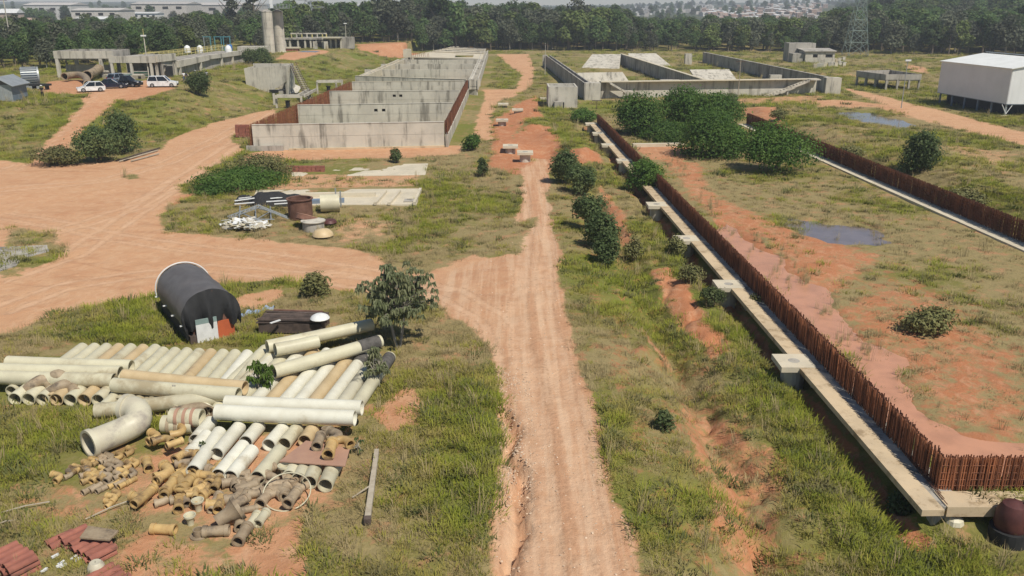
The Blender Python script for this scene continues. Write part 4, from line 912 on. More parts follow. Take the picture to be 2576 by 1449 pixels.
# short white pipes in front of the right row
SP = [(((652, 1072), (618, 1112)), 'pvc_white', 'short white pipe with a dark mouth, leftmost of three under the front crosswise pipe'),
      (((712, 1078), (676, 1120)), 'pvc_white', 'short white pipe in the middle of the three under the front crosswise pipe'),
      (((748, 1078), (715, 1117)), 'pvc', 'short cream pipe right of two white ones under the front crosswise pipe'),
      (((787, 1080), (766, 1110)), 'pvc_tan', 'short pipe with an orange stained mouth lying beside the rusty plate'),
      (((552, 1088), (486, 1186)), 'pvc_white', 'long white pipe at the left of the front short row, pointing down left'),
      (((602, 1074), (545, 1142)), 'pvc_white', 'white pipe with a leafy shadow lying between two others in the front short row'),
      (((612, 1122), (550, 1196)), 'pvc_white', 'white pipe with a round dark scuff on its upper end'),
      (((634, 1134), (580, 1200)), 'pvc_white', 'clean white pipe right of the one with the dark scuff'),
      (((704, 1134), (648, 1202)), 'pvc', 'cream pipe left of the rusty plate, pointing down left'),
      (((530, 1062), (492, 1108)), 'pvc_white', 'white pipe emerging beside the banded fittings'),
      (((520, 1096), (470, 1150)), 'pvc_white', 'white pipe partly under the ochre elbows at the left of the front short row'),
      (((742, 1176), (728, 1200)), 'pvc', 'first stub from the left peeping out below the rusty plate'),
      (((765, 1178), (752, 1206)), 'pvc', 'second stub from the left below the rusty plate'),
      (((792, 1180), (778, 1214)), 'pvc', 'third stub from the left below the rusty plate'),
      (((835, 1182), (818, 1222)), 'pvc', 'wide open cream stub at the right end below the rusty plate'),
      (((866, 1152), (836, 1210)), 'pvc', 'thin cream pipe along the right edge of the rusty plate')]
for (a, b), mat, lab in SP:
    r = .27 if 'thin' not in lab else .1; pipe('pipe', G(*a, r), G(*b, r), r, M[mat], lab, group='short pipes at the front of the pile')
# elbows and fittings
def bend(name, pts, r, mat, label, cat='pipe elbow', group=None, n=18, inner=.03, rims=True, smoothn=4):
    P = [Vector(p) for p in pts]; path = []
    for i in range(len(P) - 1):                                             # Catmull-Rom through the given points
        a = P[max(i - 1, 0)]; b = P[i]; c = P[i + 1]; d = P[min(i + 2, len(P) - 1)]
        for k in range(smoothn):
            t = k / smoothn; path.append(.5 * (2 * b + (c - a) * t + (2 * a - 5 * b + 4 * c - d) * t * t + (3 * b - a - 3 * c + d) * t ** 3))
    path.append(P[-1]); t = thing(name, label, cat, tuple(P[0]), group); mb = MB(); mb.tube(path, r, n, inner=inner); mb.build('body', mat, t, smooth=True)
    if rims:
        for e, f in ((0, 1), (-1, -2)):
            d = (path[f] - path[e]).normalized(); mb = MB(); mb.tube([path[e] - d * .01, path[e] + d * r * .35], r * 1.12, n, inner=r * .2); mb.build('rim', mat, t, smooth=True)
    return t
bend('pipe_elbow', [G(222, 1118, .56), G(262, 1102, .56), G(310, 1082, .58), G(346, 1060, .7), G(343, 1032, .9), G(316, 1026, .9)], .50, M['fibre'], 'huge grey fibreglass elbow at the left front of the pile', inner=.05, n=28)
bend('pipe_elbow', [G(60, 990, .2), G(78, 972, .55), G(104, 956, .75), G(124, 962, .6), G(128, 978, .3)], .24, M['fit_grey'], 'brownish arched elbow on the left stubs, the left one of two')
bend('pipe_elbow', [G(117, 994, .25), G(140, 978, .55), G(162, 968, .62), G(180, 972, .5), G(190, 990, .35)], .24, M['fit_grey'], 'brownish arched elbow on the left stubs, with a white dark mouthed end')
bend('pipe_elbow', [G(130, 952, .7), G(146, 944, .9), G(160, 952, .75)], .26, M['fit_grey'], 'short brown collar lying against the front crosswise pipe on the left')
for k, (x, y, z, s) in enumerate([(450, 1068, .36, 1.0), (470, 1050, .66, 1.0)]):
    t = thing('banded_coupling', 'thick cream coupling with pinkish bands, ' + ('lower front one of the pair' if k == 0 else 'upper one leaning on its pair'), 'pipe coupling', G(x, y, z), 'banded couplings'); local(t)
    mb = MB(); mb.tube([(-.62, .03, 0), (.62, -.05, 0)], .36, 22, inner=.05); mb.build('body', M['pvc'], t, smooth=True)
    for u in (-.32, 0, .3): mb = MB(); mb.tube([(u - .06, -.01, 0), (u + .06, -.015, 0)], .385, 22, inner=.03); mb.build('band', M['plate'] if k else M['fit_grey'], t, smooth=True)
bend('pipe_coupling', [G(440, 1042, .3), G(500, 1030, .4), G(520, 1040, .4)], .3, M['fit_grey'], 'brownish tube half hidden behind the banded couplings', 'pipe coupling')
# small fittings: ribbed elbows scattered on the ground in front
def fit_mesh(kind, r):
    mb = MB()
    if kind == 'elbow':
        path = [Vector((-r * 2.2, 0, r))] + [Vector((math.sin(a) * r * 1.8 - r * .4, r * 1.8 - math.cos(a) * r * 1.8, r)) for a in np.linspace(0, math.pi / 2, 6)] + [Vector((r * 1.4, r * 4.0, r))]
        mb.tube(path, r, 12, inner=r * .16); mb.tube([path[0], path[0] + Vector((r * .8, 0, 0))], r * 1.22, 12, inner=r * .2); mb.tube([path[-1], path[-1] - Vector((0, r * .8, 0))], r * 1.22, 12, inner=r * .2)
    elif kind == 'sleeve':
        mb.tube([(-r * 2.4, 0, r), (r * 2.4, 0, r)], r, 14, inner=r * .14); mb.tube([(-r * 2.4, 0, r), (-r * 1.6, 0, r)], r * 1.16, 14, inner=r * .2); mb.tube([(r * 1.6, 0, r), (r * 2.4, 0, r)], r * 1.16, 14, inner=r * .2)
    elif kind == 'tee':
        mb.tube([(-r * 2.4, 0, r), (r * 2.4, 0, r)], r, 14, inner=r * .14); mb.tube([(0, 0, r), (0, r * 2.4, r * 1.2)], r * .95, 14, inner=r * .14); mb.tube([(0, r * 1.9, r * 1.15), (0, r * 2.5, r * 1.2)], r * 1.15, 14, inner=r * .2)
    elif kind == 'bell':
        mb.lathe((0, 0, 0), [(r * .7, 0), (r * .72, r * 1.2), (r * 1.15, r * 2.0), (r * 1.3, r * 2.1), (r * 1.3, r * 2.5), (r * 1.1, r * 2.5), (r * .6, r * 1.3), (r * .58, 0)], 16)
    elif kind == 'flange':
        mb.lathe((0, 0, 0), [(r * .75, 0), (r * 1.5, 0), (r * 1.5, r * .3), (r * .9, r * .35), (r * .9, r * 1.5), (r * .75, r * 1.5), (r * .75, 0)], 18)
    return mb
FM = {}
def fitting(kind, px, py, r, mat, rz, label, group, z=0.0, rx=0.0, ry=0.0, cat='pipe fitting'):
    key = (kind, mat)
    if key not in FM: FM[key] = fit_mesh(kind, 1.0).mesh('fitting', M[mat], smooth=True)
    p = G(px, py, z); o = bpy.data.objects.new({'elbow': 'pipe_elbow', 'sleeve': 'pipe_sleeve', 'tee': 'pipe_tee', 'bell': 'pipe_bell', 'flange': 'pipe_flange'}[kind], FM[key]); C.objects.link(o)
    o.location = (p.x, p.y, HZ(p.x, p.y) + z); o.scale = (r, r, r); o.rotation_euler = (rx, ry, rz); WLOC[o.name] = Vector(o.location)
    return tag(o, label, cat, group)
gE = 'small ochre elbows laid in rows'
for row, (x0, y0, dx, dy, n_) in enumerate([(282, 1158, -20, 7, 6), (345, 1172, -21, 5, 7), (335, 1200, -19, 2, 7), (330, 1218, -15, 3, 8), (300, 1252, -12, 10, 3), (255, 1160, -20, 10, 6), (330, 1145, -26, 9, 3)]):
    for k in range(n_):
        fitting('elbow' if row != 3 else 'sleeve', x0 + dx * k + rng.uniform(-3, 3), y0 + dy * k + rng.uniform(-3, 3), rng.uniform(.085, .115), 'fit' if rng.random() < .72 else 'fit_grey', 1.1 + rng.uniform(-.35, .35) if row != 3 else 1.05 + rng.uniform(-.1, .1),
                'small ochre ' + ('sleeve' if row == 3 else 'elbow') + f', {NTH[k]} from the right in the {["upper", "second", "third", "lowest long", "short bottom", "far left", "topmost short"][row]} row of the left heap', gE)
gL = 'larger ochre fittings in a jumbled heap'
HEAP = [
    ('sleeve', 372, 1254, .17, 'fit', 1.4, 0), ('sleeve', 430, 1234, .19, 'fit', 1.5, .1), ('sleeve', 470, 1228, .18, 'fit', 1.45, .1), ('sleeve', 494, 1240, .13, 'fit', 1.5, 0), ('elbow', 525, 1246, .17, 'fit', 1.2, 0), ('sleeve', 412, 1206, .16, 'fit', 1.3, .15),
    ('elbow', 425, 1112, .14, 'fit', 2.3, .35), ('elbow', 450, 1098, .14, 'fit', .5, .3), ('sleeve', 440, 1122, .13, 'fit', .8, .4), ('elbow', 392, 1112, .15, 'fit', 1.0, .2), ('elbow', 480, 1148, .15, 'fit', 2.8, .25), ('sleeve', 466, 1172, .14, 'fit_grey', .3, .1),
    ('elbow', 560, 1206, .18, 'fit_grey', 1.4, 0), ('tee', 590, 1222, .17, 'fit_grey', 2.0, 0), ('sleeve', 545, 1268, .15, 'fit_grey', 1.6, 0), ('elbow', 590, 1262, .15, 'fit_grey', .4, 0), ('tee', 620, 1236, .16, 'fit_grey', .7, 0), ('elbow', 645, 1216, .16, 'fit_grey', 2.5, 0),
    ('sleeve', 654, 1250, .15, 'fit_grey', .2, 0), ('elbow', 690, 1224, .16, 'fit_grey', 1.0, .1), ('tee', 700, 1248, .14, 'fit_grey', 2.2, 0), ('sleeve', 672, 1192, .15, 'fit_grey', .9, .1), ('bell', 716, 1196, .17, 'pvc', 0, .1), ('bell', 500, 1282, .16, 'pvc', 0, 0), ('flange', 610, 1272, .15, 'fit_grey', 0, 0), ('elbow', 412, 1270, .13, 'fit_grey', .5, 0), ('elbow', 470, 1266, .13, 'fit_grey', 2.0, 0),
    ('flange', 738, 1222, .17, 'fit_grey', 0, .1), ('tee', 760, 1236, .13, 'fit_grey', 1.0, 0)]
for k in range(40):
    a_ = rng.random() < .5; xx_ = rng.uniform(355, 560) if a_ else rng.uniform(545, 770); yy_ = rng.uniform(1150, 1285) if a_ else rng.uniform(1190, 1290)
    HEAP.append((rng.choice(('sleeve', 'elbow', 'sleeve', 'tee')), xx_, yy_, rng.uniform(.11, .18), 'fit' if a_ and rng.random() < .8 else 'fit_grey', rng.gauss(1.45, .5), rng.choice((0, 0, .15))))
for k, (kind, x, y, r, mat, rz, z) in enumerate(HEAP):
    cw = {'fit': 'ochre', 'fit_grey': 'grey brown', 'pvc': 'cream'}[mat]; kw = {'elbow': 'elbow', 'sleeve': 'sleeve', 'tee': 'tee piece', 'bell': 'bell mouth', 'flange': 'flange ring'}[kind]
    lk = sorted(q[1] + q[2] * 1e-4 for q in HEAP if q[0] == kind and q[4] == mat); n_ = lk.index(x + y * 1e-4)
    fitting(kind, x, y, r, mat, rz, f'larger {cw} {kw} of the front heap, ' + (f'{NTH[n_] if n_ < 16 else str(n_ + 1) + "th"} of its sort from the left' if len(lk) > 1 else 'the only one of its sort'), gL, z)
# pale broken pieces lower down
for k, (kind, x, y, r, mat, rz, lab) in enumerate([
    ('sleeve', 413, 1340, .165, 'fit', -.08, 'bright ochre sleeve lying alone on the bare earth in the foreground'), ('bell', 545, 1312, .33, 'fit_grey', .6, 'big grey bell mouth tipped over among the pale pieces'),
    ('sleeve', 545, 1346, .17, 'fit_grey', .1, 'pale grey ribbed sleeve in front of the tipped bell mouth'), ('sleeve', 612, 1355, .18, 'fit_grey', 1.5, 'grey sleeve standing in line with the camera at the front edge of the heap'), ('elbow', 605, 1322, .17, 'fit_grey', 1.9, 'grey elbow above the foremost grey sleeve'),
    ('sleeve', 638, 1318, .15, 'pvc', 1.45, 'pale sleeve, left one of a pair near the bare earth'), ('sleeve', 660, 1312, .15, 'pvc', 1.45, 'pale sleeve, right one of a pair near the bare earth'), ('bell', 480, 1318, .15, 'pvc', 0, 'small cream bell mouth left of the tipped grey one'), ('flange', 500, 1348, .18, 'fit_grey', 0, 'flat grey flange ring by the tipped bell mouth')]):
    fitting(kind, x, y, r, mat, rz, lab, 'pale pieces at the front of the heap', ry=(1.2 if 'tipped over' in lab else 0), z=(.3 if 'tipped over' in lab else 0))
# rusty plate with fittings on it
pl = [G(703, 1160, .62), G(868, 1172, .62), G(880, 1128, .64), G(770, 1108, .66)]; c = pl[0]; mb = MB(); mb.hexa([p - Vector((0, 0, .04)) for p in pl] + pl)
tag(mb.build('steel_plate', M['plate'], None, tuple(c)), 'pinkish rusty plate lying on the short pipes with fittings on it', 'metal plate')
for kind, x, y, r, mat, rz, lab in [('sleeve', 803, 1120, .18, 'fit_grey', 1.6, 'upright brown sleeve on the rusty plate, left one'), ('sleeve', 832, 1140, .2, 'fit', 1.6, 'stout brown sleeve on the middle of the rusty plate'), ('elbow', 850, 1112, .17, 'fit_grey', 1.0, 'brown elbow at the back of the rusty plate'),
      ('flange', 822, 1094, .2, 'fit_grey', 0, 'brown flanged ring behind the rusty plate'), ('elbow', 872, 1118, .16, 'fit', 2.2, 'curved tan elbow hanging over the right edge of the rusty plate')]:
    fitting(kind, x, y, r, mat, rz, lab, 'fittings on the rusty plate', z=.65)
# big thin hoop
def hoop(pts, r, mat, label):
    P = [Vector(p) for p in pts]; mb = MB(); mb.tube(P, r, 8); return tag(mb.build('metal_hoop', mat, None, tuple(P[0]), True), label, 'hoop')
c = G(722, 1240, .3); hoop([c + Vector((math.cos(a) * .80, math.sin(a) * .66, .05 + .34 * math.sin(a))) for a in np.linspace(math.radians(-60), math.radians(285), 40)], .022, M['pvc'], 'large thin pale hoop leaning on the heap of brown fittings')
# timber post and stick
tp = thing('timber_post', 'long weathered post lying in the grass with a dark sawn end', 'post', G(924, 1312, .12)); a, b = G(924, 1312, .14), G(948, 1135, .16); d = (b - a).normalized(); n = Vector((-d.y, d.x, 0)); mb = MB()
mb.hexa([a - n * .1 - Vector((0, 0, .1)), a + n * .1 - Vector((0, 0, .1)), b + n * .08 - Vector((0, 0, .1)), b - n * .08 - Vector((0, 0, .1)), a - n * .1 + Vector((0, 0, .1)), a + n * .1 + Vector((0, 0, .1)), b + n * .08 + Vector((0, 0, .1)), b - n * .08 + Vector((0, 0, .1))]); mb.build('shaft', M['wood'], tp)
a2 = a - d * .04; mb = MB(); mb.hexa([a2 - n * .11 - Vector((0, 0, .11)), a2 + n * .11 - Vector((0, 0, .11)), a2 + d * .22 + n * .11 - Vector((0, 0, .11)), a2 + d * .22 - n * .11 - Vector((0, 0, .11)), a2 - n * .11 + Vector((0, 0, .11)), a2 + n * .11 + Vector((0, 0, .11)), a2 + d * .22 + n * .11 + Vector((0, 0, .11)), a2 + d * .22 - n * .11 + Vector((0, 0, .11))]); mb.build('sawn_end', M['wood_dark'], tp)
mb = MB(); mb.tube([G(886, 1252, .05), G(928, 1224, .22)], .03, 6); tag(mb.build('stick', M['wood'], None, tuple(G(886, 1252, .05))), 'thin pale stick leaning against the weathered post', 'stick')
for a, b, lab in [((0, 1290), (125, 1262), 'long dry stick at the left edge of the foreground'), ((215, 1306), (340, 1254), 'thin straight dry stick lying below the rows of small elbows'), ((-10, 1320), (40, 1308), 'short dry stick at the bottom left edge')]:
    p, q = G(*a, .06), G(*b, .1); mb = MB(); mb.tube([p, p.lerp(q, .5) + Vector((0, 0, .05)), q], .022, 5); tag(mb.build('stick', M['wood'], None, tuple(p)), lab, 'stick')
# red clay blocks lower left
bl = MB()                                                                # a rounded roof tile, open below
k = 8
for i in range(k):
    a, b = math.pi * i / k, math.pi * (i + 1) / k
    for f, rr in ((1, .14), (-1, .125)):
        q = [(-.42, math.cos(a) * rr, math.sin(a) * rr), (.42, math.cos(a) * rr * .9, math.sin(a) * rr), (.42, math.cos(b) * rr * .9, math.sin(b) * rr), (-.42, math.cos(b) * rr, math.sin(b) * rr)]; bl.add(q if f > 0 else q[::-1], [(0, 1, 2, 3)])
tile = bl.mesh('tile', M['clay'], smooth=True)
for px, py, n_, rows, rz, lab in [(215, 1370, 7, 2, .95, 'stack of dark red clay tiles under a pale broken sheet, lower left'), (30, 1420, 5, 3, .95, 'stack of red clay tiles cut by the left edge of the picture'), (265, 1446, 4, 1, .95, 'row of red clay tiles at the bottom edge, right of the other stacks'), (150, 1350, 2, 1, .9, 'two red clay tiles lying apart at the left of the covered stack')]:
    p = G(px, py, .1); t = thing('tile_stack', lab, 'tiles', (p.x, p.y, HZ(p.x, p.y) + .02), 'red clay tile stacks', rz); local(t)
    for r_ in range(rows):
        for i in range(n_): piece(tile, 'tile', t, (rng.uniform(-.05, .05), -n_ * .14 + i * .29, r_ * .17), (rng.uniform(-.05, .05), 0, rng.uniform(-.04, .04)), (1, 1, 1))
pl = [G(200, 1352, .5), G(275, 1358, .45), G(298, 1334, .48), G(222, 1322, .52)]; mb = MB(); mb.hexa([p - Vector((0, 0, .05)) for p in pl] + pl); tag(mb.build('broken_sheet', M['fit_grey'], None, tuple(pl[0])), 'pale broken sheet lying on the red tile stack', 'sheet')
p = G(242, 1428, .1); mb = MB(); mb.lathe((p.x, p.y, 0), [(0.02, .3), (.16, .3), (.22, .22), (.26, .1), (.24, -.05)], 14); tag(mb.build('white_lump', M['fibre'], None, (p.x, p.y, 0), True), 'pale grey sack like lump below the tile stack', 'sack')
for k in range(9):
    p = G(rng.uniform(20, 260), rng.uniform(1370, 1445), .05); mb = MB(); mb.box((p.x, p.y, HZ(p.x, p.y) + .06), (.22, .07, .06), rng.uniform(.5, 1.3)); tag(mb.build('plastic_scrap', M['whiteplas'], None, (p.x, p.y, 0)), 'small white scrap lying in the weeds between the red tile stacks', 'scrap', 'white scraps by the tiles')
# ---------------------------------------------------------------- tarpaulin covered drum
p0 = G(438, 735, 0); tz = thing('covered_tank', 'tank on its side under a grey black tarpaulin with a white board in front', 'covered tank', (-16.9, 43.5, 0))
e1, e0 = G(455, 664, 2.55).to_2d(), G(524, 730, 2.55).to_2d(); ax = (e1 - e0).normalized(); sx = Vector((ax.y, -ax.x)); rad = 1.42; zc = 1.25
def ring_pts(c, rr, a0, a1, n, zz=zc, flare=0.0):
    out = []
    for i in range(n + 1):
        a = a0 + (a1 - a0) * i / n; out.append(Vector((c.x + sx.x * math.cos(a) * rr, c.y + sx.y * math.cos(a) * rr, zz + math.sin(a) * rr * .93)))
    return out
mb = MB(); rows = []
for j in range(9):
    c = e0.lerp(e1, j / 8); pts = ring_pts(c, rad + .03 * math.sin(j * 2.1), -.35, math.pi + .5, 26)
    for i, q in enumerate(pts): q += Vector((0, 0, .022 * math.sin(i * 1.7 + j) + .05 * (float(vnoise(np.array([i * .45]), np.array([j * .9]), 5)[0]) - .5)))
    rows.append(pts)
vs = [q for r_ in rows for q in r_]; w_ = len(rows[0]); fs = [(j * w_ + i, j * w_ + i + 1, (j + 1) * w_ + i + 1, (j + 1) * w_ + i) for j in range(8) for i in range(w_ - 1)]
vs2 = [q - Vector((0, 0, .02)) for q in vs]; mb.add(vs, fs); mb.add(vs2, [f[::-1] for f in fs]); mb.build('tarpaulin', M['tarp'], tz, smooth=True)
mb = MB(); n = 40; vs = []; fs = []                                      # hanging front cloth with folds
top = ring_pts(e0 - ax * .02, rad + .04, -.1, math.pi + .42, n)
for i, q in enumerate(top):
    u = i / n; low = .62 + .30 * math.sin(u * 3.1) * .4 - .35 * (u > .86) + .1 * math.sin(u * 23); low = min(low, q.z - .05)
    for k in range(7):
        t = k / 6; wv = (.15 * math.sin(u * 27 + 2 * t) + .08 * math.sin(u * 53 + t)) * (.25 + t) + .18 * math.sin(t * 2.6); z = q.z + (low - q.z) * t
        cx = q.to_2d() + (e0 - q.to_2d()) * (.0 + .10 * t); vs.append((cx.x - ax.x * wv, cx.y - ax.y * wv, z))
for i in range(n):
    for k in range(6): fs.append((i * 7 + k, i * 7 + k + 1, (i + 1) * 7 + k + 1, (i + 1) * 7 + k))
mb.add(vs, fs); mb.build('front_cloth', M['tarp_dark'], tz, smooth=True)
mb = MB(); lf = ring_pts(e0, rad + .02, math.pi + .45, math.pi + .5, 1)[0]; lb = ring_pts(e1, rad + .02, math.pi + .45, math.pi + .5, 1)[0]
mb.hexa([(lf.x, lf.y, .15), (lb.x, lb.y, .15), (lb.x + .1, lb.y, .15), (lf.x + .1, lf.y, .15), (lf.x, lf.y, lf.z + .1), (lb.x, lb.y, lb.z + .1), (lb.x + .1, lb.y, lb.z + .1), (lf.x + .1, lf.y, lf.z + .1)]); mb.build('side_cloth', M['tarp_dark'], tz)
mb = MB(); mb.tube([(e0.x, e0.y, zc), (e1.x, e1.y, zc)], rad - .16, 26); mb.build('drum', M['rust'], tz, smooth=True)
mb = MB(); b1 = ring_pts(e1 + ax * .06, rad + .05, -.1, math.pi + .3, 26); mb.tube(b1, .035, 6); mb.build('rope_edge', M['whiteplas'], tz)
mb = MB(); q = ring_pts(e1 + ax * .12, rad - .02, 0, 2 * math.pi, 26)[:-1]; mb.add(q, [tuple(range(26))]); mb.build('rear_sheet', M['teal_box'], tz)
for k in range(4):
    q = ring_pts(e0.lerp(e1, .02 + .33 * k), rad + .05, math.pi + .25, math.pi + .3, 1)[0]; mb = MB(); mb.box(q, (.22, .07, .06), .5); mb.build('rope_tie', M['whiteplas'], tz)
fx = -ax; c = e0 + fx * .28 - sx * .25; mb = MB(); mb.wall(c - sx * .62, c + sx * .42, .05, -.05, (.95, .98)); mb.build('white_board', M['whiteplas'], tz)
mb = MB(); mb.wall(c - sx * .62, c + sx * .42, .052, .96, 1.22); mb.build('board_top', M['teal_box'], tz); mb = MB(); c2 = e0 + fx * .12 + sx * .62; mb.wall(c2 - sx * .42, c2 + sx * .42, .05, -.05, .9); mb.build('orange_board', M['orange'], tz)
mb = MB(); mb.wall(e0 + fx * .05 - sx * 1.2, e0 + fx * .05 - sx * .9, .5, 0, .4); mb.build('prop', M['wood_dark'], tz)
# blue sheet in the grass
mb = MB(); n = 14; vs = []
for i in range(n + 1):
    p = G(598 + i * 6.6, 796 - i * 1.9 + 3 * math.sin(i), .0); h = .16 + .1 * math.sin(i * 1.9)
    for k, (dy, dz) in enumerate(((-.35, .02), (-.12, h), (.15, h * .7), (.38, .02))): vs.append((p.x, p.y + dy * (1 if i < 6 else .5), HZ(p.x, p.y) + dz))
mb.add(vs, [(i * 4 + k, i * 4 + k + 1, i * 4 + k + 5, i * 4 + k + 4) for i in range(n) for k in range(3)]); tag(mb.build('blue_sheet', M['bluecloth'], None, tuple(vs[0]), True), 'crumpled pale blue sheet in the grass right of the covered tank', 'sheet')
# dark timber stack
tb = thing('timber_crate', 'stack of dark old planks in a box like pile behind the slanted pipes', 'planks', (*G(742, 828, 0)[:2], 0), rz=-.05); local(tb)
for x in (-1.5, 0, 1.5): piece(MB().box((0, 0, 0), (.1, 1.4, .55)).mesh('side_board', M['wood_dark']), 'cross_beam', tb, (x, 0, .3))
for y in (-.7, .7): piece(MB().box((0, 0, 0), (3.3, .08, .5)).mesh('side_board', M['wood_dark']), 'side_board', tb, (0, y, .32))
pm = MB().box((0, 0, 0), (3.3, .16, .05)).mesh('plank', M['wood_dark']); pm2 = MB().box((0, 0, 0), (2.6, .14, .05)).mesh('plank', M['rust'])
for l in range(3):
    for k in range(8): piece(pm if rng.random() < .7 else pm2, 'plank', tb, (rng.uniform(-.12, .12), -.66 + k * .19 + rng.uniform(-.03, .03), .62 + l * .065 + rng.uniform(0, .03)), (rng.uniform(-.03, .03), rng.uniform(-.02, .02), rng.uniform(-.05, .05)))
p = G(805, 803, .8); mb = MB(); mb.lathe((p.x, p.y, .82), [(0, .28), (.22, .26), (.42, .16), (.5, .04), (.45, 0)], 14); tag(mb.build('white_sack', M['whiteplas'], None, (p.x, p.y, .82), True), 'white sack lying on the right end of the dark plank stack', 'sack')
mb = MB(); p = G(690, 806, .85); mb.box((p.x + .1, p.y - .2, .86), (.6, .12, .04), .9); tag(mb.build('white_strip', M['whiteplas'], None, tuple(p)), 'short white strip on the left end of the dark plank stack', 'strip')
# ---------------------------------------------------------------- scrap on the slab
for k, (x, y, r, h, zb_, mat, lab, closed) in enumerate([(757, 545, .95, 1.55, .0, 'rust', 'tall rusty steel ring standing on end among the scrap', False), (790, 562, .85, .55, .75, 'rust', 'low rusty ring leaning on the tall one', False), (789, 575, .80, .7, 0, 'fibre', 'round tank with a pale grey lid in front of the rusty rings', True)]):
    p = G(x, y, 0); 
    if k == 1: continue
    t = thing('steel_ring' if not closed else 'lidded_tank', lab, 'ring' if not closed else 'tank', (p.x, p.y, HZ(p.x, p.y))); local(t); mb = MB()
    mb.lathe((0, 0, 0), [(r, 0), (r, h), (r - .04, h), (r - .04, 0)], 28); mb.build('shell', M['conc_old'] if closed else M[mat], t, smooth=True)
    mb = MB(); mb.lathe((0, 0, h), [(r - .06, 0), (r + .1, 0), (r + .1, .07), (r - .06, .07), (r - .06, 0)], 28); mb.build('flange', M[mat], t, smooth=True)
    if closed: mb = MB(); mb.lathe((0, 0, h + .06), [(0, .06), (r + .12, .02), (r + .12, -.03), (0, -.03)], 28); mb.build('lid', M['conc'], t, smooth=True)
t = thing('steel_ring', 'smaller rusty ring tilted against the tall rusty ring', 'ring', G(772, 556, .35)); local(t); t.rotation_euler = (-.35, .25, 0); mb = MB(); mb.lathe((0, 0, 0), [(.9, 0), (.9, .42), (.85, .42), (.85, 0)], 28); mb.build('shell', M['rust'], t, smooth=True); mb = MB(); mb.lathe((0, 0, .4), [(0, .02), (.92, .02), (.92, -.02), (0, -.02)], 28); mb.build('disc', M['plate'], t)
p = G(812, 590, .1); mb = MB(); mb.lathe((p.x, p.y, .05), [(0, .5), (.5, .42), (.72, .2), (.78, 0)], 18); tag(mb.build('scrap_dome', M['pvc_tan'], None, (p.x, p.y, 0), True), 'pale tan dome shaped lump in front of the lidded tank', 'scrap')
mb = MB(); p = G(828, 556, .2); mb.lathe((p.x, p.y, .1), [(.0, .25), (.5, .2), (.62, 0)], 12); tag(mb.build('maroon_drum', M['maroon'], None, (p.x, p.y, 0), True), 'dark maroon scrap drum right of the lidded tank', 'drum')
p = G(830, 525, .3); mb = MB(); mb.tube([(p.x - .75, p.y, .75), (p.x + .75, p.y + .3, .75)], .7, 20, inner=.06); tag(mb.build('pale_cylinder', M['pvc'], None, tuple(p), True), 'pale greenish short cylinder lying right of the rusty rings', 'cylinder')
for k, (x, y) in enumerate([(858, 520), (846, 512)]): p = G(x, y, 0); mb = MB(); mb.box((p.x, p.y, .65), (.1, .1, 1.35)); tag(mb.build('scrap_post', M['galv'], None, (p.x, p.y, 0)), ['upright pale post right of the short cylinder', 'upright pale post just behind the short cylinder'][k], 'post')
# black plastic sheets: crumpled slabs
def crumple(name, cx, cy, lx_, ly_, h, mat, label, cat, rz=0, seed=0):
    n, m = 16, 8; vs = []; p = G(cx, cy, 0)
    for j in range(m + 1):
        for i in range(n + 1):
            u, v = i / n - .5, j / m - .5; e = (1 - abs(2 * u) ** 4) * (1 - abs(2 * v) ** 4); x = u * lx_; y = v * ly_
            hh = h * e * (.45 + 1.1 * float(vnoise(np.array([u * 7 + seed]), np.array([v * 4 + seed]), seed)[0])); c_, s_ = math.cos(rz), math.sin(rz); vs.append((p.x + x * c_ - y * s_, p.y + x * s_ + y * c_, .04 + hh))
    w_ = n + 1; mb = MB(); mb.add(vs, [(j * w_ + i, j * w_ + i + 1, (j + 1) * w_ + i + 1, (j + 1) * w_ + i) for j in range(m) for i in range(n)]); return tag(mb.build(name, mat, None, (p.x, p.y, 0)), label, cat)
crumple('black_sheet', 700, 513, 5.2, 2.6, .8, M['tarp_dark'], 'crumpled black plastic sheets left of the tall rusty ring', 'plastic sheet', .05, 3)
crumple('black_sheet', 628, 512, 2.6, 1.0, .5, M['tarp_dark'], 'small black sheet under the white strips at the left of the scrap', 'plastic sheet', .05, 13)
for k, (a, b, z) in enumerate([((590, 506), (655, 497), .62), ((600, 500), (662, 492), .55), ((670, 508), (752, 503), .78), ((680, 500), (745, 494), .7), ((690, 514), (752, 510), .62), ((590, 514), (640, 510), .4)]):
    p, q = G(*a, z), G(*b, z); mb = MB(); mb.wall(p, q, .22, z, z + .05); tag(mb.build('white_strip', M['whiteplas'], None, tuple(p)), f'long white strip over the black sheets, {NTH[k]} counted from the rear left', 'strip', 'white strips on the black sheets')
p = G(812, 498, 0); mb = MB(); mb.wall(G(752, 505, .3), G(866, 501, .3), .7, .05, .36); tag(mb.build('dark_beam', M['paint_grey'], None, tuple(p)), 'dark grey beam lying behind the rusty rings along the slab', 'beam')
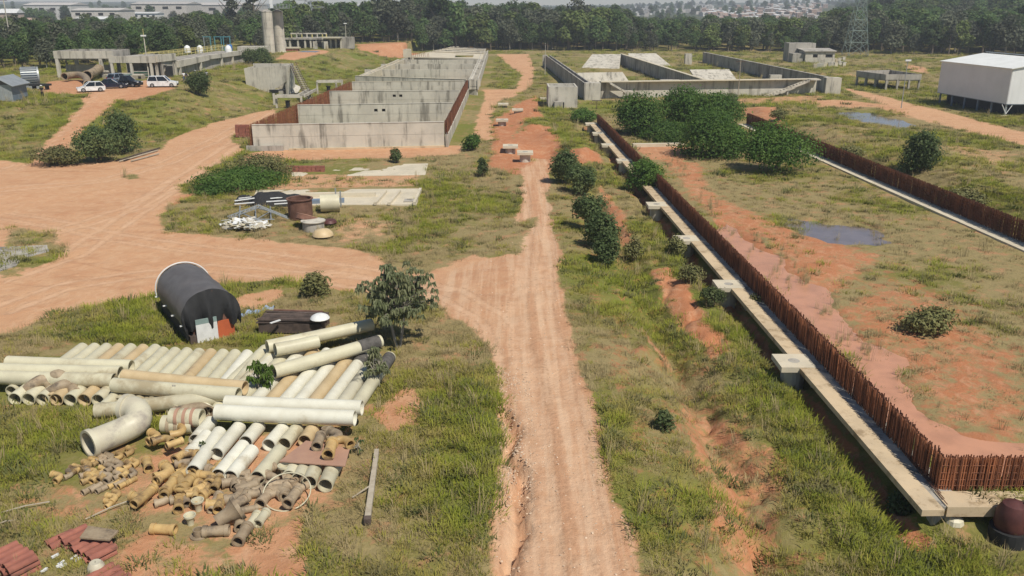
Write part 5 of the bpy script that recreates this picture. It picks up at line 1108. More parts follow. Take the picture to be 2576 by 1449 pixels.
# steel trusses
tr = thing('steel_truss', 'pale steel roof trusses lying folded in the scrap heap', 'truss', (*G(650, 540, 0)[:2], 0))
def bar(a, b, r=.045, parent=tr, mat='galv', name='truss_bar'): mb = MB(); mb.tube([a, b], r, 5); return mb.build(name, M[mat], parent)
t0, t1 = G(572, 545, .1), G(652, 515, 1.0); t2, t3 = G(652, 517, 1.0), G(722, 545, .2); u0, u1 = G(586, 555, .1), G(640, 556, .1)
for a, b in ((t0, t1), (t2, t3)):
    for o in (Vector((0, 0, 0)), Vector((.18, -.32, -.1))): bar(a + o, b + o, .05)
    for k in range(7): bar(a.lerp(b, k / 7), a.lerp(b, (k + .5) / 7) + Vector((.18, -.32, -.1)), .03); bar(a.lerp(b, (k + .5) / 7) + Vector((.18, -.32, -.1)), a.lerp(b, (k + 1) / 7), .03)
for a, b in [((602, 533), (642, 522)), ((642, 522), (680, 532)), ((680, 532), (645, 552)), ((645, 552), (604, 534)), ((604, 518), (602, 548)), ((680, 520), (682, 552)), ((600, 552), (690, 552)), ((642, 523), (644, 552))]: bar(G(*a, .35), G(*b, .35), .05)
# pale rubble heap
rbh = thing('rubble_heap', 'pale heap of broken boards and sheeting in front of the trusses', 'rubble', (*G(618, 568, 0)[:2], 0))
bm_ = [MB().box((0, 0, 0), (s, s * .55, .05)).mesh('broken_board', M[m_]) for s, m_ in ((.5, 'whiteplas'), (.7, 'fibre'), (.4, 'conc'), (.6, 'whiteplas'))]
for k in range(150):
    x = 617 + rng.gauss(0, 27); y = 570 + rng.gauss(0, 4.5); p = G(x, y, .05); hh = .55 * math.exp(-((x - 617) / 40) ** 2) * rng.random(); piece(rng.choice(bm_), 'broken_board', rbh, (p.x, p.y, .06 + hh), (rng.uniform(-.5, .5), rng.uniform(-.4, .4), rng.uniform(0, 3)))
# pole bundle at the bank foot
g_ = 'poles lying by the bank'
for k, (a, b) in enumerate([((292, 407), (392, 378)), ((300, 409), (398, 381)), ((312, 407), (402, 375)), ((330, 408), (400, 390))]):
    p, q = spot(*a), spot(*b); p.z += .12; q.z += .15; mb = MB(); mb.tube([p, q], .08, 7); tag(mb.build('timber_pole', M['wood'] if k % 2 else M['wood_dark'], None, tuple(p)), f'{NTH[k]} pole from the left in the bundle at the foot of the grassy bank', 'pole', g_)
# dark red valve in the right bottom corner
vt = thing('rusty_valve', 'round dark red casting with a pale flange, cut by the right bottom edge', 'valve', (*G(2540, 1330, -.6)[:2], -1.0)); local(vt)
mb = MB(); mb.lathe((0, 0, .1), [(.25, 0), (.42, .15), (.52, .5), (.50, .95), (.36, 1.25), (.12, 1.36), (0, 1.37)], 22); mb.build('body', M['maroon'], vt, smooth=True)
mb = MB(); mb.tube([(0, 0, .95), (.9, -.25, .95)], .36, 20, inner=.1); mb.build('branch', M['conc_old'], vt, smooth=True); mb = MB(); mb.tube([(.32, -.09, .95), (.45, -.12, .95)], .52, 20, inner=.12); mb.build('flange', M['galv'], vt, smooth=True)
bolt = MB().tube([(0, 0, 0), (.1, -.02, 0)], .035, 6).mesh('bolt', M['dark'])
for k in range(12): a = k * math.pi / 6; piece(bolt, 'bolt', vt, (.22, -.07 + math.cos(a) * .45, .95 + math.sin(a) * .45))
mb = MB(); mb.lathe((0, 0, -.3), [(.62, -.2), (.62, .75), (.0, .76)], 18); mb.build('plinth', M['tarp_dark'], vt)
p = spot(2400, 1308, -1); mb = MB(); mb.lathe((p.x, p.y, p.z), [(0, .16), (.16, .15), (.30, .06), (.34, -.1)], 9); tag(mb.build('white_stone', M['fibre'], None, tuple(p)), 'whitish lump in the weeds left of the dark red casting', 'stone')
# ---------------------------------------------------------------- buildings on the left terrace
def T(px, py): return G(px, py, TERR)
def col(mb, p, w, z0, z1): mb.box((p[0], p[1], (z0 + z1) / 2), (w, w, z1 - z0))
fa = thing('frame_building', 'open grey concrete frame with thick roof beam behind the curved pipe, far left', 'frame building', (-80, 163, TERR)); ya = 160.5
zt, zb_ = HT(128, ya), HT(147, ya); xa, xb = XA(141, 140, ya), XA(280, 140, ya)
mb = MB(); mb.wall((xa - .3, ya), (xb + .3, ya), .6, zb_, zt); mb.build('roof_beam', M['conc'], fa); mb = MB(); mb.wall((xa - .3, ya + 7), (xb + .3, ya + 7), .6, zb_, zt); mb.wall((xa, ya + .3), (xa, ya + 6.7), .5, zb_ + .02, zt - .02); mb.wall((xb, ya + .3), (xb, ya + 6.7), .5, zb_ + .02, zt - .02); mb.build('roof_beam', M['conc_old'], fa)
mb = MB(); mb.hexa([(xa, ya + .3, zb_ - .3), (xb, ya + .3, zb_ - .3), (xb, ya + 6.7, zb_ - .3), (xa, ya + 6.7, zb_ - .3), (xa, ya + .3, zb_ - .05), (xb, ya + .3, zb_ - .05), (xb, ya + 6.7, zb_ - .05), (xa, ya + 6.7, zb_ - .05)]); mb.build('roof_slab', M['conc_old'], fa)
for x in (xa + .1, xa + 8.0, xb - .2):
    for y in (ya, ya + 7): mb = MB(); col(mb, (x, y), .55, TERR - .5, zb_); mb.build('column', M['conc'], fa)
zm = HT(172, ya); mb = MB(); mb.wall((xa, ya + 3), (xa + 8, ya + 3), .4, zm - .75, zm + .5); mb.build('mid_beam', M['conc_old'], fa)
for k in range(9): mb = MB(); mb.box((xa + 2.8 + k * .5, ya + 4.6, zb_ - .6 - k * .23), (.5, 1.6, .16)); mb.build('stair_step', M['conc_old'], fa)
fb = thing('concrete_hall', 'long grey concrete building with machinery under it, behind the parked cars', 'building', (-62, 165, TERR)); yb = 159.5
zt, zb_ = HT(141, yb), HT(158, yb); xa, xb = XA(277, 150, yb), XA(391, 150, yb); xc, yc = XA(440, 145, 166), 166.0
mb = MB(); mb.wall((xa, yb), (xb, yb), .5, zb_, zt); mb.wall((xb + .2, yb + .1), (xc, yc), .5, zb_ + .1, zt + .15); mb.build('roof_beam', M['conc'], fb)
mb = MB(); mb.hexa([(xa, yb + .25, zt - .5), (xb, yb + .25, zt - .5), (xc, yc + .3, zt - .5), (xa + 2, yc + 6, zt - .5), (xa, yb + .25, zt - .2), (xb, yb + .25, zt - .2), (xc, yc + .3, zt - .2), (xa + 2, yc + 6, zt - .2)]); mb.build('roof_slab', M['conc_old'], fb)
for x, y in ((xa + .2, yb), (XA(331, 170, yb), yb), (XA(381, 170, yb), yb), (XA(391, 170, yb), yb + .6), (XA(414, 170, yb + 3), yb + 3.2), (xc - .1, yc)): mb = MB(); col(mb, (x, y), .42, TERR - .5, zb_ + .12); mb.build('column', M['conc'], fb)
mb = MB(); mb.holed((xb + .3, yb + 1.2), (xc - .2, yc + 1.0), .2, TERR - .4, zb_ + .1, [(.8, 2.2, TERR - .3, 5.6)]); mb.wall((xa + .5, yb + 5.5), (xc, yb + 5.6), .25, TERR - .4, zb_); mb.build('wall', M['conc_old'], fb)
p = Vector((xb + 1.2, yb + 2.2)); mb = MB(); mb.box((p.x, p.y + .5, 4.4), (1.3, .1, 2.1), .55); mb.build('doorway', M['dark'], fb)
# right wing: a raised channel running back
w0 = Vector((xc + .3, yc + .2)); w1 = G(612, 134, 5.6).to_2d(); mb = MB(); mb.wall(w0, w0.lerp(w1, .42), .5, (4.9, 5.35), (6.15, 6.35)); mb.wall(w0.lerp(w1, .421), w1, .5, (5.5, 5.3), (6.3, 6.3)); mb.build('channel_wall', M['conc'], fb)
nn = Vector((-(w1 - w0).y, (w1 - w0).x)).normalized() * 6; mb = MB(); mb.wall(w0 + nn * .5 + Vector((-1, 0)), w1 + nn * .12, .4, TERR - .5, 6.0); mb.build('rear_wall', M['conc_old'], fb); mb = MB(); mb.wall(w0 + nn * .12, w1 + nn * .06, .3, TERR - .6, 5.4); mb.build('undercroft_wall', M['conc_old'], fb)
for t in (.02, .3, .62, .8, 1.0): q = w0.lerp(w1, t); mb = MB(); col(mb, q, .45, TERR - 1, 5.3); mb.build('column', M['conc'], fb)
mb = MB(); mb.hexa([(w0.x, w0.y, 6.0), (w1.x, w1.y, 6.0), (w1.x + nn.x, w1.y + nn.y, 6.0), (w0.x + nn.x, w0.y + nn.y, 6.0), (w0.x, w0.y, 6.12), (w1.x, w1.y, 6.12), (w1.x + nn.x, w1.y + nn.y, 6.12), (w0.x + nn.x, w0.y + nn.y, 6.12)]); mb.build('deck', M['conc_old'], fb)
# yellow handrails on top
h0, h1 = Vector((XA(360, 128, 168), 168)), Vector((XA(560, 130, 205), 205)); L = (h1 - h0).length
for k in range(19):
    q = h0.lerp(h1, k / 18); mb = MB(); mb.box((q.x, q.y, 6.8), (.12, .12, 1.3)); mb.build('rail_post', M['yellow'], fb)
for z in (6.5, 6.95, 7.42): mb = MB(); mb.wall(h0, h1, .09, z - .05, z + .05); mb.build('handrail', M['yellow'], fb)
mb = MB(); q0 = h0 + Vector((3, 6)); mb.wall(h0, q0, .1, 7.35, 7.45); mb.wall(q0, h1 + Vector((3, 6)), .1, 7.35, 7.45); mb.build('handrail', M['yellow'], fb)
for k, (px, nm) in enumerate([(471, 'left'), (503, 'middle'), (574, 'right')]):
    x = XA(px, 122, 196); mb = MB(); mb.lathe((x, 196, 6.12), [(.7, 0), (.75, .7), (.55, 1.3), (.2, 1.55), (0, 1.6)], 12); tag(mb.build('pump', M['white_sheet'], None, (x, 196, 6.12), True), f'white rounded pump standing on the roof behind the yellow rail, {nm} one', 'pump', 'white pumps on the roof')
for k, px in enumerate((522, 549, 571)):
    g = thing('hoist_gantry', f'teal hoist frame on the roof of the long building, {["left", "middle", "right"][k]} one of three', 'gantry', (XA(px, 110, 205), 205, 6.12), 'teal hoist gantries'); local(g)
    for x in (-.75, .75): mb = MB(); mb.box((x, 0, 1.5), (.16, .16, 3.0)); mb.build('post', M['teal'] if x > 0 or k else M['galv'], g)
    mb = MB(); mb.box((0, 0, 3.05), (1.9, .2, .14)); mb.build('crossbeam', M['teal'], g); mb = MB(); mb.box((.75, .1, .55), (.3, .3, 1.1)); mb.build('motor', M['white_sheet'], g)
x = XA(578, 130, 203); mb = MB(); mb.lathe((x, 203, 6.12), [(.6, 0), (.66, .4), (.66, 1.2), (.55, 1.4), (0, 1.42)], 14); tag(mb.build('blue_barrel', M['blue'], None, (x, 203, 6.12), True), 'bright blue water barrel on the roof by the teal frames', 'barrel')
# machinery under the hall
for (x0, x1, y0, y1, Y, m_, lab) in [(293, 328, 184, 205, 157.5, 'teal_box', 'pale green machine housing parked under the left bay of the hall'), (340, 376, 180, 197, 160.2, 'green_box', 'stack of dark green frames under the right bay of the hall'), (333, 361, 199, 209, 157.0, 'wood', 'brown and white boxes piled below the green frames'), (258, 278, 178, 196, 160, 'tarp', 'dark machine part left of the hall beside the curved pipe'), (262, 282, 188, 204, 157.6, 'galv', 'pale metal machine part at the left column of the hall')]:
    xa_, xb_ = XA(x0, y1, Y), XA(x1, y1, Y); z0, z1 = TERR, max(HT(y0, Y), TERR + .8); t = thing('machine_crate', lab, 'machine', ((xa_ + xb_) / 2, Y, TERR)); local(t); W_ = xb_ - xa_; H_ = z1 - z0
    if m_ == 'green_box':
        for k in range(5): mb = MB(); mb.box((0, .3, .25 + k * H_ / 5), (W_, 1.6, H_ / 5 * .62)); mb.build('frame', M[m_] if k % 2 else M['conc_old'], t)
    else:
        mb = MB(); mb.box((0, .4, H_ * .42), (W_, 1.5, H_ * .84)); mb.build('body', M[m_], t); mb = MB(); mb.box((0, .4, H_ * .9), (W_ * .8, 1.3, H_ * .16)); mb.build('top', M['conc'], t); mb = MB(); mb.box((W_ * .3, -.38, H_ * .4), (W_ * .25, .06, H_ * .5)); mb.build('panel', M['dark'], t)
# small slab roof on posts and the two silos
sc = thing('canopy', 'small concrete slab on posts in front of the twin silos', 'canopy', (*T(635, 152)[:2], TERR)); yc_ = 205; xa, xb = XA(599, 125, yc_), XA(671, 125, yc_); z1, z0 = HT(117, yc_), HT(129, yc_)
mb = MB(); mb.box(((xa + xb) / 2, yc_ + 1.5, (z0 + z1) / 2), (xb - xa, 4, z1 - z0)); mb.build('slab', M['conc'], sc)
for px in (609, 628, 648):
    for dy in (.2, 3): mb = MB(); col(mb, (XA(px, 140, yc_), yc_ + dy), .3, TERR - .5, z0); mb.build('post', M['conc'], sc)
mb = MB(); mb.wall((xa + .6, yc_ + 2), (xb - .8, yc_ + 2), .3, TERR - .3, TERR + 1.0); mb.build('low_wall', M['conc_pale'], sc)
for k, (px, y) in enumerate([(676, 246.0), (703, 251.0)]):
    x = XA(px, 100, y); zt = HT(30, y); t = thing('silo', ['tall pale concrete silo, left one of the pair', 'tall pale concrete silo, right one of the pair'][k], 'silo', (x, y, TERR), 'twin silos'); local(t); h = zt - TERR; r = 1.5
    for j in range(5): mb = MB(); mb.lathe((0, 0, 0), [(r, h * j / 5 + .03), (r, h * (j + 1) / 5 - .03), (r - .035, h * (j + 1) / 5 - .03), (r - .035, h * (j + 1) / 5 + .03)], 24); mb.build('shell_ring', M['conc'], t, smooth=True)
    mb = MB(); mb.lathe((0, 0, h), [(r + .04, -.1), (r + .04, .12), (.3, .75), (0, .8)], 24); mb.build('roof', M['conc_old'], t, smooth=True); mb = MB(); mb.lathe((0, 0, -.6), [(r + .25, 0), (r + .25, .65), (r, .66)], 24); mb.build('base', M['conc_pale'], t)
x = XA(690, 20, 248); zt = HT(28, 248) + .7; t = thing('silo_platform', 'grey walkway platform with rails on top of the twin silos', 'platform', (x, 248.5, zt)); local(t); mb = MB(); mb.box((0, 0, .1), (7.6, 3, .16)); mb.build('floor', M['galv'], t)
for s in (-1.45, 1.45):
    for z in (.6, 1.15): mb = MB(); mb.box((0, s, z), (7.6, .06, .07)); mb.build('rail', M['galv'], t)
    for k in range(9): mb = MB(); mb.box((-3.75 + k * .94, s, .6), (.07, .07, 1.1)); mb.build('rail_post', M['galv'], t)
mb = MB(); mb.box((-.9, 0, 1.5), (.8, .8, 2.6)); mb.build('filter_box', M['white_sheet'], t)
# far frame building behind
fd_ = thing('far_frame_building', 'far unfinished concrete frame building with upper posts, right of the silos', 'frame building', (*T(790, 122)[:2], TERR)); yd = 272.0; X_ = lambda px: XA(px, 110, yd)
zg = TERR; z1 = HT(99, yd); z2 = HT(86, yd)
mb = MB(); mb.box(((X_(716) + X_(860)) / 2, yd + 4, z1 + .2), (X_(860) - X_(716), 9, .5)); mb.build('floor_slab', M['conc_old'], fd_)
for px in (718, 730, 750, 768, 782, 796, 812, 832, 845, 858):
    for dy in (0, 8): mb = MB(); col(mb, (X_(px), yd + dy), .5, zg - .6, z1); mb.build('column', M['conc'], fd_)
for px in (733, 746, 759, 772, 785, 798, 811, 821):
    mb = MB(); col(mb, (X_(px), yd + 1), .32, z1 + .4, z2); mb.build('upper_post', M['yellow'] if px % 2 else M['conc'], fd_)
mb = MB(); mb.wall((X_(731), yd + 1), (X_(822), yd + 1), .35, z2, z2 + .35); mb.build('upper_beam', M['conc'], fd_); mb = MB(); mb.box((X_(839), yd - 1.2, z1 + .6), (X_(861) - X_(817), 4, .35)); mb.build('roof_panel', M['fibre'], fd_)
mb = MB(); mb.holed((X_(793), yd - 3), (X_(830), yd - 3), .3, zg - 1, HT(104, yd - 3), [(1.3, 3.3, zg - .8, zg + 2.2)]); mb.build('wall', M['conc'], fd_); mb = MB(); mb.wall((X_(716), yd + 8.5), (X_(860), yd + 8.5), .3, zg - .5, z1); mb.build('rear_wall', M['conc_old'], fd_); mb = MB(); mb.box((X_(872), yd + 3, zg + 1.6), (3.4, 3, 3.4)); mb.build('annex', M['conc_old'], fd_)
p = T(726, 128); t = thing('loading_slab', 'low beige slab on a dark base beside the right silo', 'slab', (p.x, p.y, TERR)); local(t); mb = MB(); mb.box((0, 0, .9), (6.6, 2.5, .35)); mb.build('slab', M['conc_pale'], t); mb = MB(); mb.box((0, 0, .3), (5.9, 2.1, .85)); mb.build('base', M['clay'], t)
p = T(778, 130); mb = MB(); mb.box((p.x, p.y, TERR - .1), (5, 6, .3)); tag(mb.build('gravel_mat', M['paint_grey'], None, tuple(p)), 'grey gravel patch on the terrace in front of the far frame building', 'gravel')
# hopper box on the bank, stairs and walkways
y0 = 160.0; xa, xb = XA(616, 200, y0), XA(720, 200, y0); zt0, zt1 = HT(172, y0), HT(165, y0); hb = thing('hopper_box', 'big pale concrete box standing in the grassy bank with a stair beside it', 'concrete box', (xa + 4, y0, 1)); mb = MB()
zl, zr_ = HT(224, y0), HT(205, y0); xm1, xm2 = XA(637, 230, y0), XA(672, 236, y0); zbt = HT(237, y0)
mb.add([(xa, y0, zt0), (xb, y0, zt1), (xb, y0, zr_), (xm2, y0, zbt), (xm1, y0, zbt), (xa + .2, y0, zl), (xa, y0 + .35, zt0), (xb, y0 + .35, zt1), (xb, y0 + .35, zr_), (xm2, y0 + .35, zbt), (xm1, y0 + .35, zbt), (xa + .2, y0 + .35, zl)],
       [(5, 4, 3, 2, 1, 0), (6, 7, 8, 9, 10, 11)] + [(i, (i + 1) % 6, 6 + (i + 1) % 6, 6 + i) for i in range(6)]); mb.build('front_wall', M['conc'], hb)
mb = MB(); mb.wall((xb - .15, y0 + .35), (xb - .15, y0 + 6), .3, .5, zt1 - .01); mb.wall((xa + .15, y0 + .35), (xa + .15, y0 + 6), .3, .5, zt0 - .01); mb.wall((xa, y0 + 6.1), (xb, y0 + 6.1), .3, .5, zt1); mb.build('wall', M['conc'], hb)
mb = MB(); mb.box(((xm1 + xm2) / 2 + .5, y0 + 2.5, .3), (7, 4, 1.6)); mb.build('foot', M['conc_old'], hb); mb = MB(); mb.box((XA(687, 232, 158), 158.6, .9), (1.6, .4, 1.2)); mb.build('opening', M['dark'], hb)
mb = MB(); a, b = Vector((xb + .5, y0 + 4, zt1 - .3)), Vector((XA(776, 222, 146), 147.0, .6)); 
for k in range(18): c = a.lerp(b, (k + .5) / 18); mb = MB(); mb.box(c, (.75, 1.1, .12), .9); mb.build('stair_step', M['wood'], hb)
for s in (-.55, .55): mb = MB(); o = Vector((s * .6, s * .9, .7)); mb.tube([a + o, b + o], .05, 5); mb.tube([a + o - Vector((0, 0, .75)), b + o - Vector((0, 0, .75))], .08, 5); mb.build('stair_rail', M['wood_dark'], hb)
mb = MB(); q = [G(721, 205, 2.2), G(757, 219, 1.2), G(748, 234, .5), G(716, 236, .5)]; mb.hexa([v + Vector((0, .5, 0)) for v in q] + q); mb.build('chute', M['conc'], hb)
def walkway(name, marks, zt, legs, label):
    t = thing(name, label, 'walkway', G(*marks[0], zt)); mb = MB(); P = [G(x, y, zt) for x, y in marks]
    for a, b in zip(P, P[1:]):
        d = (b - a).to_2d().normalized(); n = Vector((-d.y, d.x))
        for s in (-.6, .6): mb = MB(); mb.wall(a.to_2d() + n * s, b.to_2d() + n * s, .18, zt - .45, zt); mb.build('beam', M['conc'], t)
        k = int((b - a).length / 1.1)
        for i in range(k): c = a.lerp(b, (i + .5) / k); mb = MB(); mb.box((c.x, c.y, zt - .28), (.2, 1.1, .16), math.atan2(d.y, d.x)); mb.build('cross_tie', M['conc_old'], t)
    for x, y in legs: p = G(x, y, zt); zz = HZ(p.x, p.y); mb = MB(); col(mb, p, .3, zz - .4, zt - .2); mb.build('leg', M['conc'], t)
    mb = MB(); c = P[0].lerp(P[1], .45); mb.lathe((c.x, c.y, HZ(c.x, c.y) - .1), [(.35, 0), (.35, 1.2), (.5, 1.3), (.5, zt - 1)], 10); mb.build('pier', M['dark'], t)
walkway('raised_walkway', [(694, 238), (756, 238), (786, 222)], 2.2, [(694, 238), (757, 238), (776, 228), (688, 232)], 'thin L shaped concrete walkway on legs near the left rebar screen')
walkway('raised_walkway', [(796, 202), (860, 201)], 2.4, [(797, 203), (845, 202), (860, 198)], 'short concrete walkway on legs below the grassy bank, beside the third cross wall')
# curved pipe, drum, trailer and hut
bend('curved_pipe', [T(164, 206) + Vector((0, 0, .9)), T(185, 203) + Vector((0, 0, .95)), T(206, 204) + Vector((0, 0, 1.0)), T(219, 211) + Vector((0, 0, .9)), T(222, 222) + Vector((0, 0, .6))], .58, M['fit_grey'], 'large pale brown bent pipe lying in front of the open frame', 'pipe', inner=.06, n=22)
bend('curved_pipe', [T(222, 206) + Vector((0, 0, 1.1)), T(240, 200) + Vector((0, 0, 1.3)), T(252, 196) + Vector((0, 0, 1.6))], .75, M['fit_grey'], 'short wide pale brown pipe piece just right of the bent pipe', 'pipe', inner=.06, n=22)
p = G(82, 226, 3.3); dr = thing('ribbed_drum', 'large grey ribbed drum on its side with a dark red ringed mouth', 'drum', (p.x, p.y, HZ(p.x, p.y)), rz=.5); local(dr); R_ = 1.45
mb = MB(); mb.tube([(-1.3, 0, R_ + .45), (1.1, 0, R_ + .45)], R_ - .18, 28, inner=.1); mb.build('drum', M['paint_grey'], dr, smooth=True)
sm = MB().box((0, 0, 0), (2.2, .2, .16)).mesh('slat', M['galv'])
for k in range(24): a = k * math.pi / 12; piece(sm, 'slat', dr, (-.15, math.cos(a) * R_ * .93, R_ + .45 + math.sin(a) * R_ * .93), (a, 0, 0))
mb = MB(); mb.tube([(1.0, 0, R_ + .45), (1.25, 0, R_ + .45)], R_, 28, inner=.4); mb.build('rim', M['galv'], dr, smooth=True); mb = MB(); mb.tube([(.9, 0, R_ + .45), (1.18, 0, R_ + .45)], .95, 26, inner=.16); mb.build('red_ring', M['maroon'], dr); mb = MB(); mb.tube([(.8, 0, R_ + .45), (.95, 0, R_ + .45)], 1.1, 20); mb.build('mouth', M['dark'], dr)
mb = MB(); mb.box((0, 0, .25), (2.0, 2.2, .55)); mb.build('cradle', M['galv'], dr)
p = G(104, 229, 3.3); mb = MB(); mb.box((p.x, p.y, HZ(p.x, p.y) + .75), (2.9, 1.3, .3)); 
for x in (-1, 1): mb.box((p.x + x, p.y, HZ(p.x, p.y) + .3), (.2, .9, .6))
tag(mb.build('dark_trestle', M['tarp_dark'], None, tuple(p)), 'low dark trestle right of the ribbed drum', 'trestle')
p = G(22, 254, 3.3); ht = thing('site_hut', 'small grey boarded hut with a pale gable roof at the left edge', 'hut', (p.x, p.y, HZ(p.x, p.y) - .1), rz=.12); local(ht)
mb = MB(); W_, D_, H_ = 3.4, 5.0, 2.3
for k in range(14): mb = MB(); x = -W_ / 2 + (k + .5) * W_ / 14; (mb.box((x, -D_ / 2, H_ / 2), (W_ / 14 - .02, .05, H_)) if k not in (5, 6) else (mb.box((x, -D_ / 2, .45), (W_ / 14 - .02, .05, .9)), mb.box((x, -D_ / 2, 2.05), (W_ / 14 - .02, .05, .5)))); mb.build('board', M['galv'], ht)
mb = MB(); mb.box((0, .1, H_ / 2), (W_ - .12, D_ - .15, H_ - .02)); mb.build('wall', M['paint_grey'], ht); mb = MB(); mb.box((-.24, -D_ / 2 + .01, 1.35), (.5, .05, .9)); mb.build('window', M['dark'], ht)
mb = MB(); mb.add([(-W_ / 2, -D_ / 2, H_), (W_ / 2, -D_ / 2, H_), (0, -D_ / 2, H_ + 1.0), (-W_ / 2, D_ / 2, H_), (W_ / 2, D_ / 2, H_), (0, D_ / 2, H_ + 1.0)], [(0, 1, 2), (5, 4, 3), (0, 3, 4, 1)]); mb.build('gable', M['tarp'], ht)
for s in (-1, 1): mb = MB(); mb.hexa([(0, -D_ / 2 - .5, H_ + 1.0), (s * (W_ / 2 + .4), -D_ / 2 - .5, H_ - .22), (s * (W_ / 2 + .4), D_ / 2 + .4, H_ - .22), (0, D_ / 2 + .4, H_ + 1.0), (0, -D_ / 2 - .5, H_ + 1.08), (s * (W_ / 2 + .4), -D_ / 2 - .5, H_ - .14), (s * (W_ / 2 + .4), D_ / 2 + .4, H_ - .14), (0, D_ / 2 + .4, H_ + 1.08)]); mb.build('roof', M['roof_white'] if s < 0 else M['galv'], ht)
# ---------------------------------------------------------------- cars
def car(kind, p, rz, paint, label):
    Lc, Wc, Hc = {'suv': (4.5, 1.8, 1.72), 'hatch': (3.9, 1.68, 1.48), 'sedan': (4.5, 1.75, 1.42), 'pickup': (5.0, 1.8, 1.7)}[kind]
    t = thing('parked_car', label, 'car', p, 'cars parked on the terrace', rz); local(t); hl = Lc / 2
    belt = Hc * .58
    prof = {'suv': [(-hl, .45), (-hl, belt), (-hl + .1, belt + .02), (hl - 1.2, belt), (hl - .15, belt - .18), (hl, .62), (hl, .35)], 'hatch': [(-hl, .4), (-hl, belt), (hl - 1.0, belt), (hl - .12, belt - .2), (hl, .55), (hl, .32)], 'sedan': [(-hl, .4), (-hl, belt - .02), (-hl + .7, belt + .02), (hl - 1.25, belt), (hl - .12, belt - .2), (hl, .55), (hl, .32)], 'pickup': [(-hl, .5), (-hl, belt), (hl - 1.4, belt), (hl - .15, belt - .12), (hl, .65), (hl, .4)]}[kind]
    def ext(mb, pr, w0, w1f, mi=0):
        n = len(pr); vs = []
        for s in (-1, 1): vs += [(x, s * w0 / 2 * w1f(z), z) for x, z in pr]
        mb.add(vs, [tuple(range(n)), tuple(range(n, 2 * n))[::-1]] + [((i + 1) % n, i, n + i, n + (i + 1) % n) for i in range(n)], mi)
    mb = MB(); low = [(hl - .1, .22), (-hl + .1, .22)]; ext(mb, prof + low, Wc, lambda z: 1 - .08 * max(0, (z - .6))); b = mb.build('body', M[paint], t)
    cb = {'suv': [(-hl + .05, belt), (-hl + .35, Hc), (hl - 1.9, Hc), (hl - 1.15, belt)], 'hatch': [(-hl + .08, belt), (-hl + .55, Hc), (hl - 1.75, Hc), (hl - .95, belt)], 'sedan': [(-hl + .6, belt), (-hl + 1.25, Hc), (hl - 2.1, Hc), (hl - 1.2, belt)], 'pickup': [(-.6, belt), (-.35, Hc), (hl - 2.0, Hc), (hl - 1.3, belt)]}[kind]
    mb = MB(); ext(mb, cb, Wc * .97, lambda z: 1 - .22 * max(0, (z - belt)) / (Hc - belt) * .9); mb.build('cabin_glass', M['glass'], t)
    mb = MB(); x0, x1 = cb[1][0] + .02, cb[2][0] - .02; wr = Wc * .97 * .8; mb.hexa([(x0 - .06, -wr / 2 - .02, Hc - .05), (x1 + .08, -wr / 2 - .02, Hc - .05), (x1 + .08, wr / 2 + .02, Hc - .05), (x0 - .06, wr / 2 + .02, Hc - .05), (x0, -wr / 2 + .05, Hc + .03), (x1, -wr / 2 + .05, Hc + .03), (x1, wr / 2 - .05, Hc + .03), (x0, wr / 2 - .05, Hc + .03)]); mb.build('roof', M[paint], t)
    for xa_, xb_ in ((cb[0], cb[1]), (cb[3], cb[2]), (((cb[0][0] + cb[3][0]) / 2 - .1, belt), ((cb[1][0] + cb[2][0]) / 2 - .05, Hc))):
        for s in (-1, 1): mb = MB(); mb.tube([(xa_[0], s * Wc * .485, belt), (xb_[0], s * (wr / 2 + .015), Hc - .02)], .045, 5); mb.build('pillar', M[paint], t)
    for s in (-1, 1):
        for x in (-hl + .75, hl - .8):
            mb = MB(); mb.tube([(x, s * (Wc / 2 - .2), .33), (x, s * (Wc / 2 + .015), .33)], .33, 18); w_ = mb.build('wheel', M['tyre'], t); mb = MB(); mb.tube([(x, s * (Wc / 2), .33), (x, s * (Wc / 2 + .03), .33)], .2, 12); mb.build('rim', M['rim'], w_)
        mb = MB(); mb.box((hl - .04, s * Wc * .36, belt - .22), (.12, .38, .16)); mb.build('headlight', M['lamp_clear'], t); mb = MB(); mb.box((-hl + .02, s * Wc * .42, belt - .08), (.1, .18, .3)); mb.build('tail_light', M['lamp_red'], t)
        mb = MB(); mb.box((cb[3][0] - .15, s * (Wc / 2 + .06), belt + .06), (.14, .18, .12)); mb.build('mirror', M[paint], t)
    mb = MB(); mb.box((hl - .02, 0, .4), (.1, Wc * .9, .2)); mb.build('bumper', M['tyre'] if kind in ('suv', 'pickup') else M[paint], t)
    if kind == 'suv': mb = MB(); mb.tube([(-hl - .12, 0, .95), (-hl + .04, 0, .95)], .32, 16); mb.build('spare_wheel', M['tyre'], t)
    return t
def carpos(px, py): p = G(px, py, TERR); p.z = HZ(p.x, p.y); p = G(px, py, p.z); p.z = HZ(p.x, p.y) + .02; return p
car('suv', carpos(411, 219), .18, 'paint_white', 'white off-road car with a spare wheel at its back, right of the other cars')
car('hatch', carpos(230, 231), math.pi + .55, 'paint_white', 'small white hatchback at the left end of the parked cars')
car('sedan', carpos(283, 222), .25, 'paint_navy', 'dark blue saloon parked between the white hatchback and the hall')
car('pickup', carpos(318, 218), -.15, 'paint_black', 'black pickup behind the dark saloon, close to the pale green machine')
car('hatch', carpos(300, 207), 1.2, 'paint_grey', 'grey blue van like car parked close to the hall behind the dark saloon')
